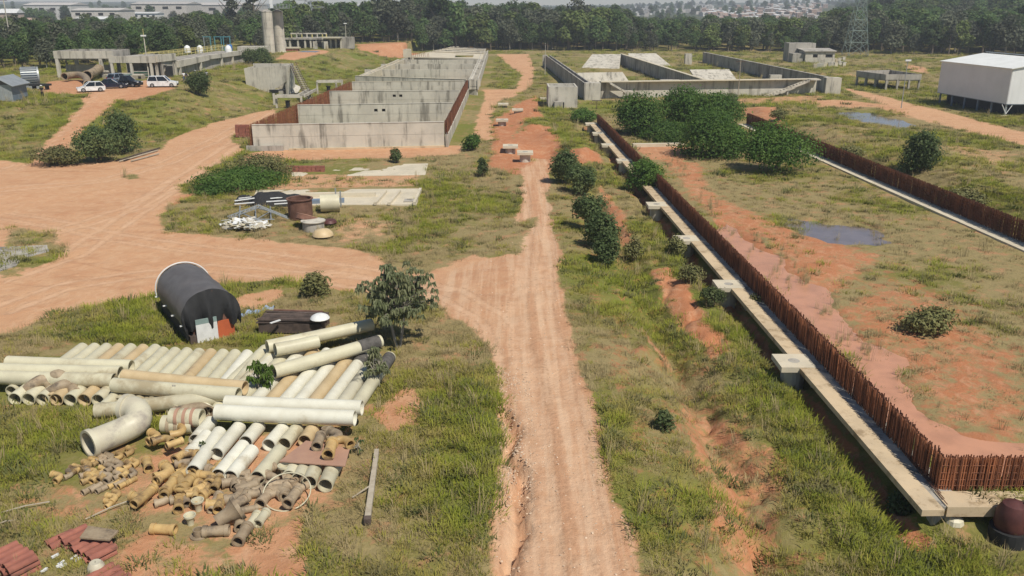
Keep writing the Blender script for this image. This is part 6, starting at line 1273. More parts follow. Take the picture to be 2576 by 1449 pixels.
# ---------------------------------------------------------------- people
def skin_obj(name, pts, edges, rad, mat, parent, sub=2):
    me = bpy.data.meshes.new(name); me.from_pydata(pts, edges, []); o = bpy.data.objects.new(name, me); C.objects.link(o); o.parent = parent; me.materials.append(mat)
    sk = o.modifiers.new('skin', 'SKIN'); 
    for v, r in zip(me.skin_vertices[0].data, rad): v.radius = (r, r) if not isinstance(r, tuple) else r
    me.skin_vertices[0].data[0].use_root = True; sk.use_smooth_shade = True; ss_ = o.modifiers.new('sub', 'SUBSURF'); ss_.levels = sub; ss_.render_levels = sub; return o
def person(p, rz, shirt, trousers, label, hat=None, pose=0):
    t = thing('person', label, 'person', p, 'people standing by the bank', rz); local(t); s = (-1, 1); a = .12 + .1 * pose
    P = [(0, 0, .95), (0, 0, 1.12), (0, .01, 1.33), (0, .0, 1.44), (0, -.01, 1.52), (0, -.015, 1.62), (0, -.01, 1.71)]; E = [(i, i + 1) for i in range(6)]; Rd = [(.17, .12), (.15, .11), (.18, .11), (.07, .07), (.055, .06), (.085, .10), (.06, .075)]
    for q in s:
        n = len(P); P += [(q * .10, 0, .88), (q * .11, -.02 * pose, .48), (q * .12, .03, .08), (q * .125, -.12, .035)]; E += [(0, n), (n, n + 1), (n + 1, n + 2), (n + 2, n + 3)]; Rd += [.095, .065, .045, .04]
        n = len(P); P += [(q * .19, .0, 1.40), (q * (.25 + .1 * pose), .02, 1.13), (q * (.22 + a), -.12 - .1 * pose, .92 + .15 * pose), (q * (.22 + a), -.17 - .1 * pose, .86 + .15 * pose)]; E += [(2, n), (n, n + 1), (n + 1, n + 2), (n + 2, n + 3)]; Rd += [.065, .045, .035, .04]
    n = len(P); P.append((0, -.11, 1.61)); E.append((5, n)); Rd.append(.018)
    skin_obj('body', P, E, Rd, M['skin'], t)
    sp = [P[0], P[1], P[2], P[3]]; se = [(0, 1), (1, 2), (2, 3)]; sr = [(.185, .135), (.17, .13), (.2, .13), (.075, .075)]
    for k, q in enumerate(s): i = 7 + 4 + 8 * k; n = len(sp); mid = tuple(P[i][j] * .4 + P[i + 1][j] * .6 for j in range(3)); sp += [P[i], mid]; se += [(2, n), (n, n + 1)]; sr += [.08, .068]
    skin_obj('shirt', sp, se, sr, shirt, t)
    sp = [(0, 0, .98), (0, 0, .9)]; se = [(0, 1)]; sr = [(.175, .125), (.17, .125)]
    for k, q in enumerate(s): i = 7 + 8 * k; n = len(sp); sp += [P[i], P[i + 1], (P[i + 2][0], P[i + 2][1], .12)]; se += [(1, n), (n, n + 1), (n + 1, n + 2)]; sr += [.11, .085, .068]
    skin_obj('trousers', sp, se, sr, trousers, t)
    mb = MB(); mb.lathe((0, .015, 1.62), [(.098, -.02), (.108, .05), (.085, .115), (0, .145)], 12); mb.build('hair', M['hair'], t, smooth=True)
    for q in s: mb = MB(); mb.box((q * .035, -.108, 1.635), (.025, .01, .012)); mb.build('eye', M['dark'], t)
    if hat: mb = MB(); mb.lathe((0, 0, 1.70), [(.2, -.015), (.2, .005), (.11, .01), (.115, .07), (.06, .11), (0, .115)], 14); mb.build('hat', hat, t, smooth=True)
    return t
c_ = lambda n, r: plain(n, r, None, 2, .85, 0, 0)
for px, py, rz, sh, tr_, lab, hat, ps in [(464, 206, .5, c_('white cotton', (.75, .75, .75)), c_('blue denim', (.08, .12, .25)), 'person in a white shirt and blue jeans, at the left end of the standing group', None, 0), (471, 206, 2.6, c_('dark cotton', (.05, .05, .09)), c_('grey cloth', (.2, .2, .22)), 'person in dark clothes standing right of the white shirt', None, .6),
      (493, 203, -.4, c_('cream cotton', (.62, .55, .38)), c_('brown cloth', (.16, .12, .08)), 'person in a cream shirt wearing a wide pale hat', M['whiteplas'], .3), (503, 207, 1.2, c_('lilac cotton', (.45, .36, .52)), c_('dark violet cloth', (.10, .07, .14)), 'person in a lilac and white top right of the hat wearer', None, .8),
      (521, 203, 3.0, c_('grey cotton', (.42, .42, .45)), c_('dark trousers cloth', (.06, .06, .07)), 'person in a grey shirt at the right end of the group', None, 0), (478, 209, .2, c_('beige cotton', (.55, .48, .38)), c_('khaki cloth', (.30, .25, .16)), 'person in beige close behind the dark bush', None, .4),
      (108, 246, .3, c_('black cotton', (.02, .02, .022)), c_('black trousers cloth', (.02, .02, .02)), 'person all in black with a white cap near the ribbed drum', M['whiteplas'], .2)]:
    p = spot(px, py, 3.2); person(tuple(p), rz, sh, tr_, lab, hat, ps)
# ---------------------------------------------------------------- poles and pylons
def pole(px, yb, yt, z, label, lamp=True, r=.11, name='light_pole', mat='conc', Y=None):
    p = spot(px, yb, z) if Y is None else Vector((XA(px, yb, Y), Y, HZ(XA(px, yb, Y), Y) if Y < 420 else float(far_h(np.array([XA(px, yb, Y)]), np.array([Y]))[0])))
    h = HT(yt, p.y) - p.z; t = thing(name, label, 'pole', tuple(p)); local(t); mb = MB(); mb.tube([(0, 0, -.3), (0, 0, h)], [r, r * .65], 9); mb.build('shaft', M[mat], t)
    if lamp: mb = MB(); mb.box((0, -.1, h * .985), (.9, .3, .25)); mb.build('lamp_head', M['white_sheet'], t); mb = MB(); mb.box((0, 0, h * .955), (.5, .12, .1)); mb.build('bracket', M['galv'], t)
    else: mb = MB(); mb.box((0, 0, h * .95), (1.6, .1, .12)); mb.build('crossarm', M['wood_dark'], t)
    return t
t = pole(375, 196, 88, 3.5, 'tall pale pole with a white box near its top in front of the hall'); mb = MB(); h = HT(72, t.location.y) - t.location.z; mb.tube([(0, 0, h - 1.3), (0, 0, h)], .05, 6); mb.build('antenna', M['yellow'], t)
pole(872, 121, 58, 3.5, 'tall light pole standing at the right end of the far frame building')
pole(1856, 246, 150, 0, 'thin dark pole standing right in front of the settling tank wall', False, .09, mat='wood')
pole(2267, 272, 150, 0, 'slender light pole by the track between the trough and the white shed', True, .08, mat='galv')
pole(1969, 128, 88, 0, 'thin pale pole at the forest edge left of the block house', False, .12)
pole(1371, 190, 108, 0, 'thin pale pole beside the left corner of the settling tanks', False, .07)
pole(1608, 112, 60, 0, 'thin far pole against the trees behind the settling tanks', False, .08) if False else None
pole(24, 88, -8, 6, 'pale leaning utility pole among the trees at the far left', False, .16, 'utility_pole', Y=205)
pole(1501, 275, 252, 0, 'short dark stake by the far end of the brown bars', False, .06, 'stake', 'wood_dark')
def pylon(px, yb, yt, Y, base_w, top_w, mat, label, arms):
    x = XA(px, yb, Y); z0 = HZ(x, Y) if Y < 420 else float(far_h(np.array([x]), np.array([Y]))[0]); h = HT(yt, Y) - z0; t = thing('pylon', label, 'pylon', (x, Y, z0), 'lattice pylons'); local(t)
    W = lambda u: base_w + (top_w - base_w) * min(1, u / .78); cs = [(-1, -1), (1, -1), (1, 1), (-1, 1)]; n = 13; r = .10
    for a, b in cs: mb = MB(); mb.tube([(a * W(u) / 2, b * W(u) / 2, u * h) for u in (0, .78, 1)], r, 5); mb.build('leg', M[mat], t)
    lv = [0]; 
    while lv[-1] < 1: lv.append(min(1, lv[-1] + .16 * (1 - .62 * lv[-1])))
    for i in range(len(lv) - 1):
        mb = MB(); u, v = lv[i], lv[i + 1]
        for k in range(4):
            (a, b), (c, d) = cs[k], cs[(k + 1) % 4]; mb.tube([(a * W(u) / 2, b * W(u) / 2, u * h), (c * W(v) / 2, d * W(v) / 2, v * h)], r * .6, 4); mb.tube([(c * W(u) / 2, d * W(u) / 2, u * h), (a * W(v) / 2, b * W(v) / 2, v * h)], r * .6, 4); mb.tube([(a * W(v) / 2, b * W(v) / 2, v * h), (c * W(v) / 2, d * W(v) / 2, v * h)], r * .6, 4)
        mb.build('lattice_panel', M[mat], t)
    for u, w_ in arms: mb = MB(); mb.tube([(-w_, 0, u * h + .4), (0, -top_w / 2, u * h)], r * .7, 4); mb.tube([(w_, 0, u * h + .4), (0, -top_w / 2, u * h)], r * .7, 4); mb.tube([(-w_, 0, u * h + .4), (0, 0, u * h + 1.4), (w_, 0, u * h + .4)], r * .7, 4); mb.build('crossarm', M[mat], t)
pylon(2151, 130, -70, 300, 6.6, 1.9, 'green_steel', 'tall greenish lattice pylon in front of the right hand woods', [(.74, 4.5), (.86, 4.0), (.96, 3.5)])
pylon(780, 90, -30, 330, 6.5, 1.8, 'galv', 'grey lattice pylon in the woods behind the far frame building', [(.62, 6), (.76, 5), (.9, 4.5)])
# ---------------------------------------------------------------- leaves
def leaf_mesh(name, mat, n, lobes, size, seed, shape=(1, 1, 1), shell=.62, aspect=.62, droop=0.0, bottom=-.55, rag=.15):
    """a crown of many separate leaf faces spread over and inside a cluster of lobes"""
    g = np.random.default_rng(seed); L = np.array(lobes, float); wgt = L[:, 3] ** 2; wgt /= wgt.sum(); k = g.choice(len(L), n, p=wgt)
    d = g.normal(size=(n, 3)); d /= np.linalg.norm(d, axis=1)[:, None]; d[:, 2] = np.where(d[:, 2] < bottom, -d[:, 2], d[:, 2])
    rr = shell + (1.06 - shell) * g.random(n) ** .7 + (g.random(n) < .14) * g.random(n) * rag; P = L[k, :3] + d * (L[k, 3] * rr)[:, None] * np.array(shape)
    nrm = d + g.normal(size=(n, 3)) * .55 + np.array([0, 0, .45]); nrm /= np.linalg.norm(nrm, axis=1)[:, None]
    t = np.cross(nrm, g.normal(size=(n, 3))); t /= np.linalg.norm(t, axis=1)[:, None] + 1e-9
    if droop: t = t * (1 - droop) + np.array([0, 0, -1]) * droop; t /= np.linalg.norm(t, axis=1)[:, None]
    b = np.cross(nrm, t); s = size * (.55 + .9 * g.random(n))[:, None]
    V = np.stack([P - t * s, P + b * s * aspect + nrm * s * .12, P + t * s, P - b * s * aspect + nrm * s * .12], 1).reshape(-1, 3)
    me = bpy.data.meshes.new(name); me.vertices.add(len(V)); me.vertices.foreach_set('co', V.astype(np.float32).ravel()); me.loops.add(4 * n); me.loops.foreach_set('vertex_index', np.arange(4 * n, dtype=np.int32)); me.polygons.add(n); me.polygons.foreach_set('loop_start', np.arange(0, 4 * n, 4, dtype=np.int32)); me.update(calc_edges=True); me.materials.append(M[mat]); return me
def lobes_for(g, n, w, h, base=.35, r=.42):
    out = []
    for i in range(n):
        a = 2 * math.pi * i / n + g.uniform(-.5, .5); q = g.uniform(.15, .62) * w / 2 if i else 0
        out.append((math.cos(a) * q, math.sin(a) * q, h * (base + (1 - base - .12) * (g.uniform(.15, 1) if i else 1)) - r * w * .18, r * w * g.uniform(.42, .72) if i else r * w * .6))
    return out
def trunk_mesh(name, h, r, g, mat='bark', limbs=4, spread=.3):
    mb = MB(); mb.tube([(0, 0, -.4), (g.uniform(-.1, .1), g.uniform(-.1, .1), h * .3), (g.uniform(-.25, .25), g.uniform(-.25, .25), h * .62), (0, 0, h * .86)], [r * 1.2, r, r * .7, r * .3], 7)
    for k in range(limbs):
        a = 2 * math.pi * k / limbs + g.uniform(-.5, .5); z = h * g.uniform(.35, .55); q = h * spread
        mb.tube([(0, 0, z), (math.cos(a) * q * .5, math.sin(a) * q * .5, z + h * .14), (math.cos(a) * q, math.sin(a) * q, z + h * .3)], [r * .5, r * .35, r * .15], 5)
    return mb.mesh(name, M[mat])
# ---------------------------------------------------------------- the woods: individual front trees, the rest one mass
TV = []
for i, (w_, h_, n_, mt, nl) in enumerate([(8.5, 13, 2400, 'forest_leaf', 10), (7.5, 14.5, 2200, 'forest_leaf', 9), (9.5, 12, 2400, 'forest_leaf_b', 12), (6.5, 11, 1800, 'forest_leaf', 8), (8, 9.5, 2000, 'forest_leaf_c', 9), (10, 14, 2600, 'forest_leaf', 13), (5.2, 16, 1600, 'forest_leaf_b', 9)]):
    g = random.Random(40 + i); lb = lobes_for(g, nl, w_, h_, .30, .46)
    TV.append((leaf_mesh('crown', mt, n_, lb, .40, 60 + i, shell=.45, aspect=.7), trunk_mesh('trunk', h_, .2 + .02 * i, g, 'bark' if i != 2 else 'bark_pale'), h_))
EDGE = [(-300, 150), (-150, 168), (-112, 174), (-96, 178), (-84, 190), (-86, 250), (-74, 262), (-60, 300), (-40, 322), (0, 334), (60, 326), (112, 316), (150, 304), (172, 286), (210, 262), (300, 250)]
def edge_y(x): return np.interp(x, [e[0] for e in EDGE], [e[1] for e in EDGE])
def lim(x, y):
    """tallest tree that still leaves the town and the sheds in view, from the lie of the land"""
    az = x / y
    if az < -.36: return 8.0
    if az < -.26: return 9.5
    if az < -.12: return 13.0
    if az < .03: return 15.5
    if az < .13: return 14.0
    if az < .36: return 10.2
    return 13.5
tree_n = 0; rest = []
KL = ['deep green broad tree', 'tall deep green tree', 'greyish spreading tree', 'small dark tree', 'bright green low tree', 'wide dense dark tree', 'slender greyish tree']
def where_(x, y):
    az = x / y; return 'left woods behind the long hall' if az < -.2 else 'woods behind the basin block' if az < .02 else 'woods behind the settling tanks' if az < .3 else 'right hand woods behind the white shed'
def add_tree(x, y, z, k, s, rz):
    cm, tm, h_ = TV[k]; o = thing('tree', f'{KL[k]} in the {where_(x, y)}', 'tree', (x, y, z), 'trees along the front of the woods', rz); o.scale = (s * rng.uniform(.9, 1.15), s * rng.uniform(.9, 1.15), s)
    for me, nm in ((cm, 'crown'), (tm, 'trunk')): c = bpy.data.objects.new(nm, me); C.objects.link(c); c.parent = o
def gz(x, y): return HZ(x, y) if y < 420 else float(far_h(np.array([x]), np.array([y]))[0])
for row in range(46):
    dep = row * 5.6 + 1.5; sp = 6.6 + row * .08; x = -300 + rng.uniform(0, 5)
    while x < 330:
        xx = x + rng.uniform(-2.2, 2.2); y = float(edge_y(xx)) + dep + rng.uniform(-2, 2); x += sp
        if abs(xx / y) > .70 or y > 560: continue
        if xx < -84 and y > 330 and rng.random() < .5: continue
        if -92 < xx < -55 and y < 300 and dep < 8 and y < 262: continue
        k = rng.choice((0, 1, 2, 3, 4, 5, 0, 5, 6, 2)); lm = lim(xx, y) * (1 + .0 * row)
        if row < 2: lm *= rng.uniform(.6, .95)
        hh = lm * rng.uniform(.68, 1.10) * (1.22 if rng.random() < .05 else 1); s = hh / TV[k][2]; s = max(s, .45)
        if row < 5 and tree_n < 292: add_tree(xx, y, gz(xx, y), k, s, rng.uniform(0, 6.28)); tree_n += 1
        else: rest.append((xx, y, None, k, s))
for j in range(900):                                                       # the wooded slope farther right and the land in front of the town
    y = 350 + 1000 * rng.random() ** 1.3; az = rng.uniform(.02, .72) if rng.random() < .35 else rng.uniform(.35, .72); x = az * y
    if .2 < az < .365 and y > 640: continue
    if az < .2 and y > 900: continue
    k = rng.choice((0, 1, 2, 4, 5, 4)); s = rng.uniform(.7, 1.1) * (1 + .25 * (y > 700)) * (.72 if az < .36 else 1); rest.append((x, y, None, k, s))
for j in range(420):
    y = rng.uniform(560, 1500); az = rng.uniform(-.72, -.02); x = az * y; rest.append((x, y, None, rng.choice((0, 1, 2, 5)), rng.uniform(.55, 1.0)))
for j in range(500):
    y = rng.uniform(1000, 2600); az = rng.uniform(-.1, .5); x = az * y
    if .21 < az < .36 and y < 1700 and rng.random() < .7: continue
    rest.append((x, y, None, rng.choice((0, 1, 2, 5)), rng.uniform(.7, 1.2)))
for px, yb, h_, k, nm in [(583, 60, 20, 6, 0), (640, 30, 19, 6, 0), (1108, 60, 21, 1, 0)]:
    y = 345.0; x = XA(px, 60, y); add_tree(x, y, gz(x, y), k, h_ / TV[k][2], rng.uniform(0, 6)) if tree_n < 300 else None; tree_n += 1
rx_, ry_ = np.array([q[0] for q in rest]), np.array([q[1] for q in rest]); rz_ = np.where(ry_ < 420, height(rx_, np.minimum(ry_, 425)), far_h(rx_, ry_)); rest = [(q[0], q[1], z, q[3], q[4]) for q, z in zip(rest, rz_)]
def scatter(name, pts, proto, mat=None):
    """points carrying a rotation and a size, each set with the prototype"""
    me = bpy.data.meshes.new(name); A = np.array(pts, float); me.vertices.add(len(A)); me.vertices.foreach_set('co', A[:, :3].astype(np.float32).ravel())
    r_ = me.attributes.new('turn', 'FLOAT_VECTOR', 'POINT'); r_.data.foreach_set('vector', A[:, 3:6].astype(np.float32).ravel()); s_ = me.attributes.new('size', 'FLOAT_VECTOR', 'POINT'); s_.data.foreach_set('vector', A[:, 6:9].astype(np.float32).ravel())
    t_ = me.attributes.new('tint', 'FLOAT', 'POINT'); t_.data.foreach_set('value', A[:, 9].astype(np.float32)); me.update()
    o = bpy.data.objects.new(name, me); C.objects.link(o); ng = bpy.data.node_groups.new(name + ' scatter', 'GeometryNodeTree'); ng.interface.new_socket('Geometry', in_out='INPUT', socket_type='NodeSocketGeometry'); ng.interface.new_socket('Geometry', in_out='OUTPUT', socket_type='NodeSocketGeometry')
    N = ng.nodes.new; gi, go = N('NodeGroupInput'), N('NodeGroupOutput'); ip = N('GeometryNodeInstanceOnPoints'); oi = N('GeometryNodeObjectInfo'); oi.inputs['Object'].default_value = proto; oi.inputs['As Instance'].default_value = True
    ra = N('GeometryNodeInputNamedAttribute'); ra.data_type = 'FLOAT_VECTOR'; ra.inputs['Name'].default_value = 'turn'; sa = N('GeometryNodeInputNamedAttribute'); sa.data_type = 'FLOAT_VECTOR'; sa.inputs['Name'].default_value = 'size'
    l = ng.links.new; l(gi.outputs[0], ip.inputs['Points']); l(oi.outputs['Geometry'], ip.inputs['Instance']); l(ra.outputs['Attribute'], ip.inputs['Rotation']); l(sa.outputs['Attribute'], ip.inputs['Scale']); l(ip.outputs[0], go.inputs[0])
    m = o.modifiers.new('scatter', 'NODES'); m.node_group = ng; return tag(o, kind='stuff')
for k in range(len(TV)):
    pts = [(x, y, z, 0, 0, rng.uniform(0, 6.28), s * rng.uniform(.95, 1.2), s * rng.uniform(.95, 1.2), s, rng.random()) for x, y, z, kk, s in rest if kk == k]
    if pts: scatter('far_woods', pts, bpy.data.objects.new('crown_pattern', TV[k][0]))
# ---------------------------------------------------------------- single bushes and shrubs
def bush(px, py, w_, h_, n_, size, mat, label, name='bush', z=0.0, nl=8, flat=1.0, stem='bark', seed=0, group=None, base=.25):
    p = spot(px, py, z); g = random.Random(int(px * 7 + py)); t = thing(name, label, 'bush' if name != 'tree' else 'tree', tuple(p), group, g.uniform(0, 6)); local(t)
    lb = lobes_for(g, nl + 6, w_, h_, base, .40); o = bpy.data.objects.new('foliage', leaf_mesh('foliage', mat, int(n_ * (3.0 if size > .18 else 1.9)), lb, size * (.50 if size > .18 else .68), int(px + py), shape=(1, 1, min(1.0, h_ / w_ * 1.25) * flat), shell=.42, bottom=-.8, rag=.6)); C.objects.link(o); o.parent = t
    mb = MB()
    for k in range(4): a = k * 1.6 + g.random(); mb.tube([(math.cos(a) * .08, math.sin(a) * .08, -.2), (math.cos(a) * w_ * .12, math.sin(a) * w_ * .12, h_ * .35), (math.cos(a) * w_ * .26, math.sin(a) * w_ * .26, h_ * .72)], [.05 + .012 * h_, .04, .015], 5)
    mb.build('stems', M[stem], t); return t
for a in [(1605, 338, 9.5, 5.2, 3600, .30, 'bush_leaf', 'big rounded green bush left of the group in front of the settling tanks'), (1712, 328, 9.0, 5.6, 3600, .30, 'bush_leaf', 'tallest green bush in the middle of the group before the settling tanks'), (1798, 332, 8.2, 5.0, 3200, .30, 'bush_leaf', 'big green bush at the right of the group before the settling tanks'), (1668, 350, 7.5, 2.4, 2600, .28, 'bush_leaf', 'lower green bush in front of the tallest one'),
          (1775, 396, 8.6, 5.0, 3000, .26, 'bush_leaf', 'green bush inside the rebar basin, left one of the near pair'), (1835, 392, 5.5, 3.4, 2000, .26, 'bush_leaf', 'green bush squeezed between the near pair inside the rebar basin'), (1942, 432, 8.4, 5.0, 3000, .26, 'bush_leaf', 'green bush inside the rebar basin, right one of the near pair'),
          (1468, 311, 4.6, 2.2, 1300, .24, 'bush_leaf', 'low green bush left of the far end of the brown bars'), (1622, 490, 4.2, 3.2, 2400, .19, 'bush_leaf', 'round dark green bush growing over the footing'),
          (1420, 462, 3.4, 3.0, 2600, .15, 'shrub_leaf', 'dark leafy shrub at the right edge of the track, upper one'), (1462, 492, 3.2, 2.6, 2400, .15, 'shrub_leaf', 'dark leafy shrub just below the upper track shrub'), (1478, 582, 2.9, 2.7, 2400, .14, 'shrub_leaf', 'dark shrub right of the track, top of the near clump'), (1508, 628, 3.0, 2.6, 2400, .14, 'shrub_leaf', 'dark shrub right of the track, middle of the near clump'), (1524, 662, 2.2, 2.1, 1800, .13, 'shrub_leaf', 'dark shrub right of the track, lowest of the near clump'),
          (250, 408, 5.0, 3.6, 1900, .24, 'shrub_leaf', 'dark green bush at the foot of the grassy bank, left one'), (310, 385, 5.2, 4.6, 2000, .26, 'shrub_leaf', 'taller dark green bush at the foot of the grassy bank, right one'), (150, 415, 5.0, 2.0, 1100, .24, 'weed_leaf', 'dry brownish brush left of the dark bushes at the bank'), (500, 240, 4.6, 3.4, 1500, .26, 'shrub_leaf', 'dark bush on the bank just below the standing people'), (665, 165, 5.5, 3.6, 1500, .3, 'shrub_leaf', 'dark bush on the terrace above the hopper box'), (628, 160, 4.0, 3.0, 900, .3, 'shrub_leaf', 'small dark bush on the terrace beside the canopy posts'),
          (600, 470, 9.5, 1.9, 3400, .19, 'bush_leaf', 'sprawling green creeper mound beside the dirt plaza'), (540, 478, 5.5, 1.1, 1500, .17, 'bush_leaf', 'low left tail of the green creeper mound'), (655, 440, 7.0, 2.2, 2200, .2, 'weed_leaf', 'grey green brush at the back of the creeper mound'),
          (1186, 378, 2.4, 1.7, 800, .17, 'bush_leaf', 'small dark bush right of the front cross wall'), (997, 409, 1.5, 1.5, 500, .16, 'shrub_leaf', 'small spiky plant in front of the front cross wall'), (1213, 445, 1.3, 1.9, 450, .15, 'shrub_leaf', 'thin dark sapling in the grass left of the track'), (2312, 428, 4.4, 3.6, 1900, .24, 'shrub_leaf', 'dark bush on the bank behind the right hand bars'), (1838, 272, 2.8, 2.2, 600, .22, 'shrub_leaf', 'small dark bush near the far right end of the basin'),
          (2330, 835, 3.2, 1.4, 1300, .13, 'weed_leaf', 'dry olive bush on the basin floor, right of the mud'), (1700, 640, 1.8, 1.3, 800, .11, 'weed_leaf', 'dry bush left of the third manhole slab'), (1595, 655, 1.6, 1.8, 700, .11, 'weed_leaf', 'dry bush in the gully, upper one'), (1735, 712, 1.8, 1.2, 800, .10, 'weed_leaf', 'dry flowering bush left of the second manhole slab'), (1790, 770, 1.5, 1.1, 900, .10, 'shrub_leaf', 'small dark shrub beside the second manhole slab'), (1900, 760, 1.9, 1.0, 700, .10, 'weed_leaf', 'dry brush on the footing next to the second manhole slab'),
          (795, 745, 1.7, 1.3, 500, .2, 'weed_leaf', 'tall grass clump behind the dark plank stack'), (1670, 1080, 1.0, .8, 420, .09, 'shrub_leaf', 'small dark green weed on the slope right of the track, low down'), (2260, 1290, 1.1, .9, 420, .1, 'shrub_leaf', 'dark weed below the end of the footing'),
          (1440, 268, 2.4, 1.4, 500, .2, 'weed_leaf', 'dry bush against the front of the tall concrete box'), (2430, 520, 3.4, 1.6, 900, .17, 'weed_leaf', 'olive brush on the bank behind the right hand bars, near the edge'), (2140, 400, 3.4, 1.5, 800, .18, 'weed_leaf', 'olive brush on the bank behind the right hand bars, middle'), (1960, 300, 3.0, 1.4, 600, .2, 'weed_leaf', 'olive brush on the bank behind the right hand bars, far end')]: bush(*a)
BUSHES = [(1610, 338, 4.5), (1715, 330, 4.5), (1795, 335, 4), (1775, 396, 3.5), (1942, 432, 3.5)]
# ---------------------------------------------------------------- the foreground tree with drooping leaves
def whorl(mb, c, n_, L_, g, mi=0):
    """a hanging tuft of long leaves at a twig end"""
    for k in range(n_):
        a = 2 * math.pi * k / n_ + g.uniform(-.3, .3); e = g.uniform(-.1, .55); l = L_ * g.uniform(.7, 1.15); d = Vector((math.cos(a) * .8, math.sin(a) * .8, e)); m = c + d * l * .45; tip = m + Vector((d.x * .28, d.y * .28, -.75)).normalized() * l * .7; s = Vector((-math.sin(a), math.cos(a), 0)) * l * .19
        i = len(mb.v); mb.add([c, m + s, m - s, tip], [(0, 1, 3), (0, 3, 2)], mi)
def sapling(px, py, z, h_, twigs, L_, leaf, label, stems, name='tree', cat='tree', spread=1.0, n_=8, seed=1):
    g = random.Random(seed); p = spot(px, py, z) if z is not None else G(px, py, 0); t = thing(name, label, cat, tuple(p)); local(t); mb = MB(); wh = MB()
    for k in range(stems):
        a = 2 * math.pi * k / stems + .4; b = Vector((math.cos(a) * .06, math.sin(a) * .06, -.2)); m = Vector((math.cos(a) * .22 * spread, math.sin(a) * .2 * spread, h_ * .42)); mb.tube([b, m, m + Vector((math.cos(a) * .3 * spread, math.sin(a) * .2, h_ * .25))], [.055 * h_ / 3, .045 * h_ / 3, .03 * h_ / 3], 7)
        for j in range(twigs // stems):
            aa = 2 * math.pi * j / (twigs // stems) + g.uniform(-.4, .4); u = g.random(); u = g.random(); q = spread * (.2 + .9 * g.random() ** .6) * math.sqrt(max(.05, 1 - ((u - .42) / .66) ** 2)) * g.uniform(.75, 1.1); e = Vector((math.cos(aa) * q, math.sin(aa) * q * .9, h_ * (.38 + .60 * u) + g.uniform(-.15, .15))); mb.tube([m + Vector((0, 0, h_ * .1 * u)), m.lerp(e, .55) + Vector((0, 0, .12)), e], [.02, .015, .008], 4); whorl(wh, e, n_, L_, g)
            if g.random() < .6: whorl(wh, m.lerp(e, .65) + Vector((0, 0, .1)), n_ - 2, L_ * .9, g)
    mb.build('trunk', M['bark_pale'], t, smooth=True); wh.build('crown', M[leaf], t); return t
sapling(1002, 872, 0, 4.15, 150, .42, 'tree_leaf', 'tree with two thin stems and drooping grey green leaves, right end of the pipes', 2, spread=1.85, n_=9, seed=5)
for px, py, h_, tw, L_, lf, lab, sp, sd in [(660, 1000, 1.75, 22, .36, 'young_leaf', 'bright green leafy sapling growing between the pipes', .55, 3), (950, 975, 1.9, 24, .34, 'tree_leaf', 'dark leafy sapling over the outermost right pipes', .6, 9), (596, 1075, .55, 8, .24, 'young_leaf', 'little green plant on the short white pipes', .25, 4), (868, 1092, .6, 8, .24, 'shrub_leaf', 'little dark green plant behind the rusty plate', .3, 6), (895, 1145, .7, 6, .2, 'shrub_leaf', 'thin dark weed right of the rusty plate', .35, 8), (520, 1150, .5, 6, .2, 'shrub_leaf', 'small dark weed among the ochre fittings', .3, 12)]:
    sapling(px, py, 0, h_, tw, L_, lf, lab, 1 if h_ < 1 else 2, 'sapling', 'plant', sp, 7, sd)
# ---------------------------------------------------------------- grass and weeds, uncountable
def tuft(name, mat, n_, h_, w_, lean, seed, wd=.03):
    g = random.Random(seed); mb = MB()
    for k in range(n_):
        a = g.uniform(0, 6.28); q = w_ * g.random() ** .7; b = Vector((math.cos(a) * q, math.sin(a) * q, -.04)); l = h_ * g.uniform(.5, 1.1); aa = a + g.uniform(-.8, .8); o = lean * l * g.uniform(.2, 1); s = Vector((-math.sin(aa), math.cos(aa), 0)) * wd * g.uniform(.6, 1.2); m = b + Vector((math.cos(aa) * o * .35, math.sin(aa) * o * .35, l * .6)); tip = b + Vector((math.cos(aa) * o, math.sin(aa) * o, l * g.uniform(.8, 1)))
        mb.add([b - s, b + s, m + s * .7, m - s * .7, tip], [(0, 1, 2, 3), (3, 2, 4)])
    return bpy.data.objects.new(name, mb.mesh(name, mat))
def grassmat(name, a, b, c):
    m = NB(name); W = m.world(); r = m.orand(); n = m.noise(.45, 3, .6, vec=W); col = m.mix(m.math('MULTIPLY_ADD', r, .8, m.math('MULTIPLY_ADD', m.island(), .5, -.15), clamp=True), a, b); col = m.mix(m.math('MULTIPLY', m.ss(n, .42, .66), .7), col, c)
    m.fin(col, .8, 0, .1)
    vm = m.n('ShaderNodeVectorMath', operation='MULTIPLY_ADD'); m.t.links.new(m.n('ShaderNodeNewGeometry').outputs['Normal'], vm.inputs[0]); vm.inputs[1].default_value = (.45, .45, .45); vm.inputs[2].default_value = (0, 0, .75); m.t.links.new(vm.outputs[0], m.p.inputs['Normal'])
    tr = m.n('ShaderNodeBsdfTranslucent'); m.t.links.new(col, tr.inputs[0]); mx = m.n('ShaderNodeMixShader'); mx.inputs[0].default_value = .3; m.t.links.new(m.p.outputs[0], mx.inputs[1]); m.t.links.new(tr.outputs[0], mx.inputs[2]); m.t.links.new(mx.outputs[0], m.out.inputs[0]); return m.mat
M['grass'] = grassmat('green grass', (0.26, 0.245, 0.045), (0.36, 0.325, 0.075), (0.43, 0.35, 0.12)); M['grass_lush'] = grassmat('lush grass', (0.195, 0.235, 0.030), (0.31, 0.33, 0.045), (0.39, 0.365, 0.075)); M['grass_dry'] = grassmat('dry grass', (0.36, 0.28, 0.14), (0.46, 0.37, 0.20), (0.30, 0.25, 0.11)); M['weeds'] = grassmat('weeds', (0.12, 0.14, 0.045), (0.19, 0.19, 0.07), (0.25, 0.21, 0.10))
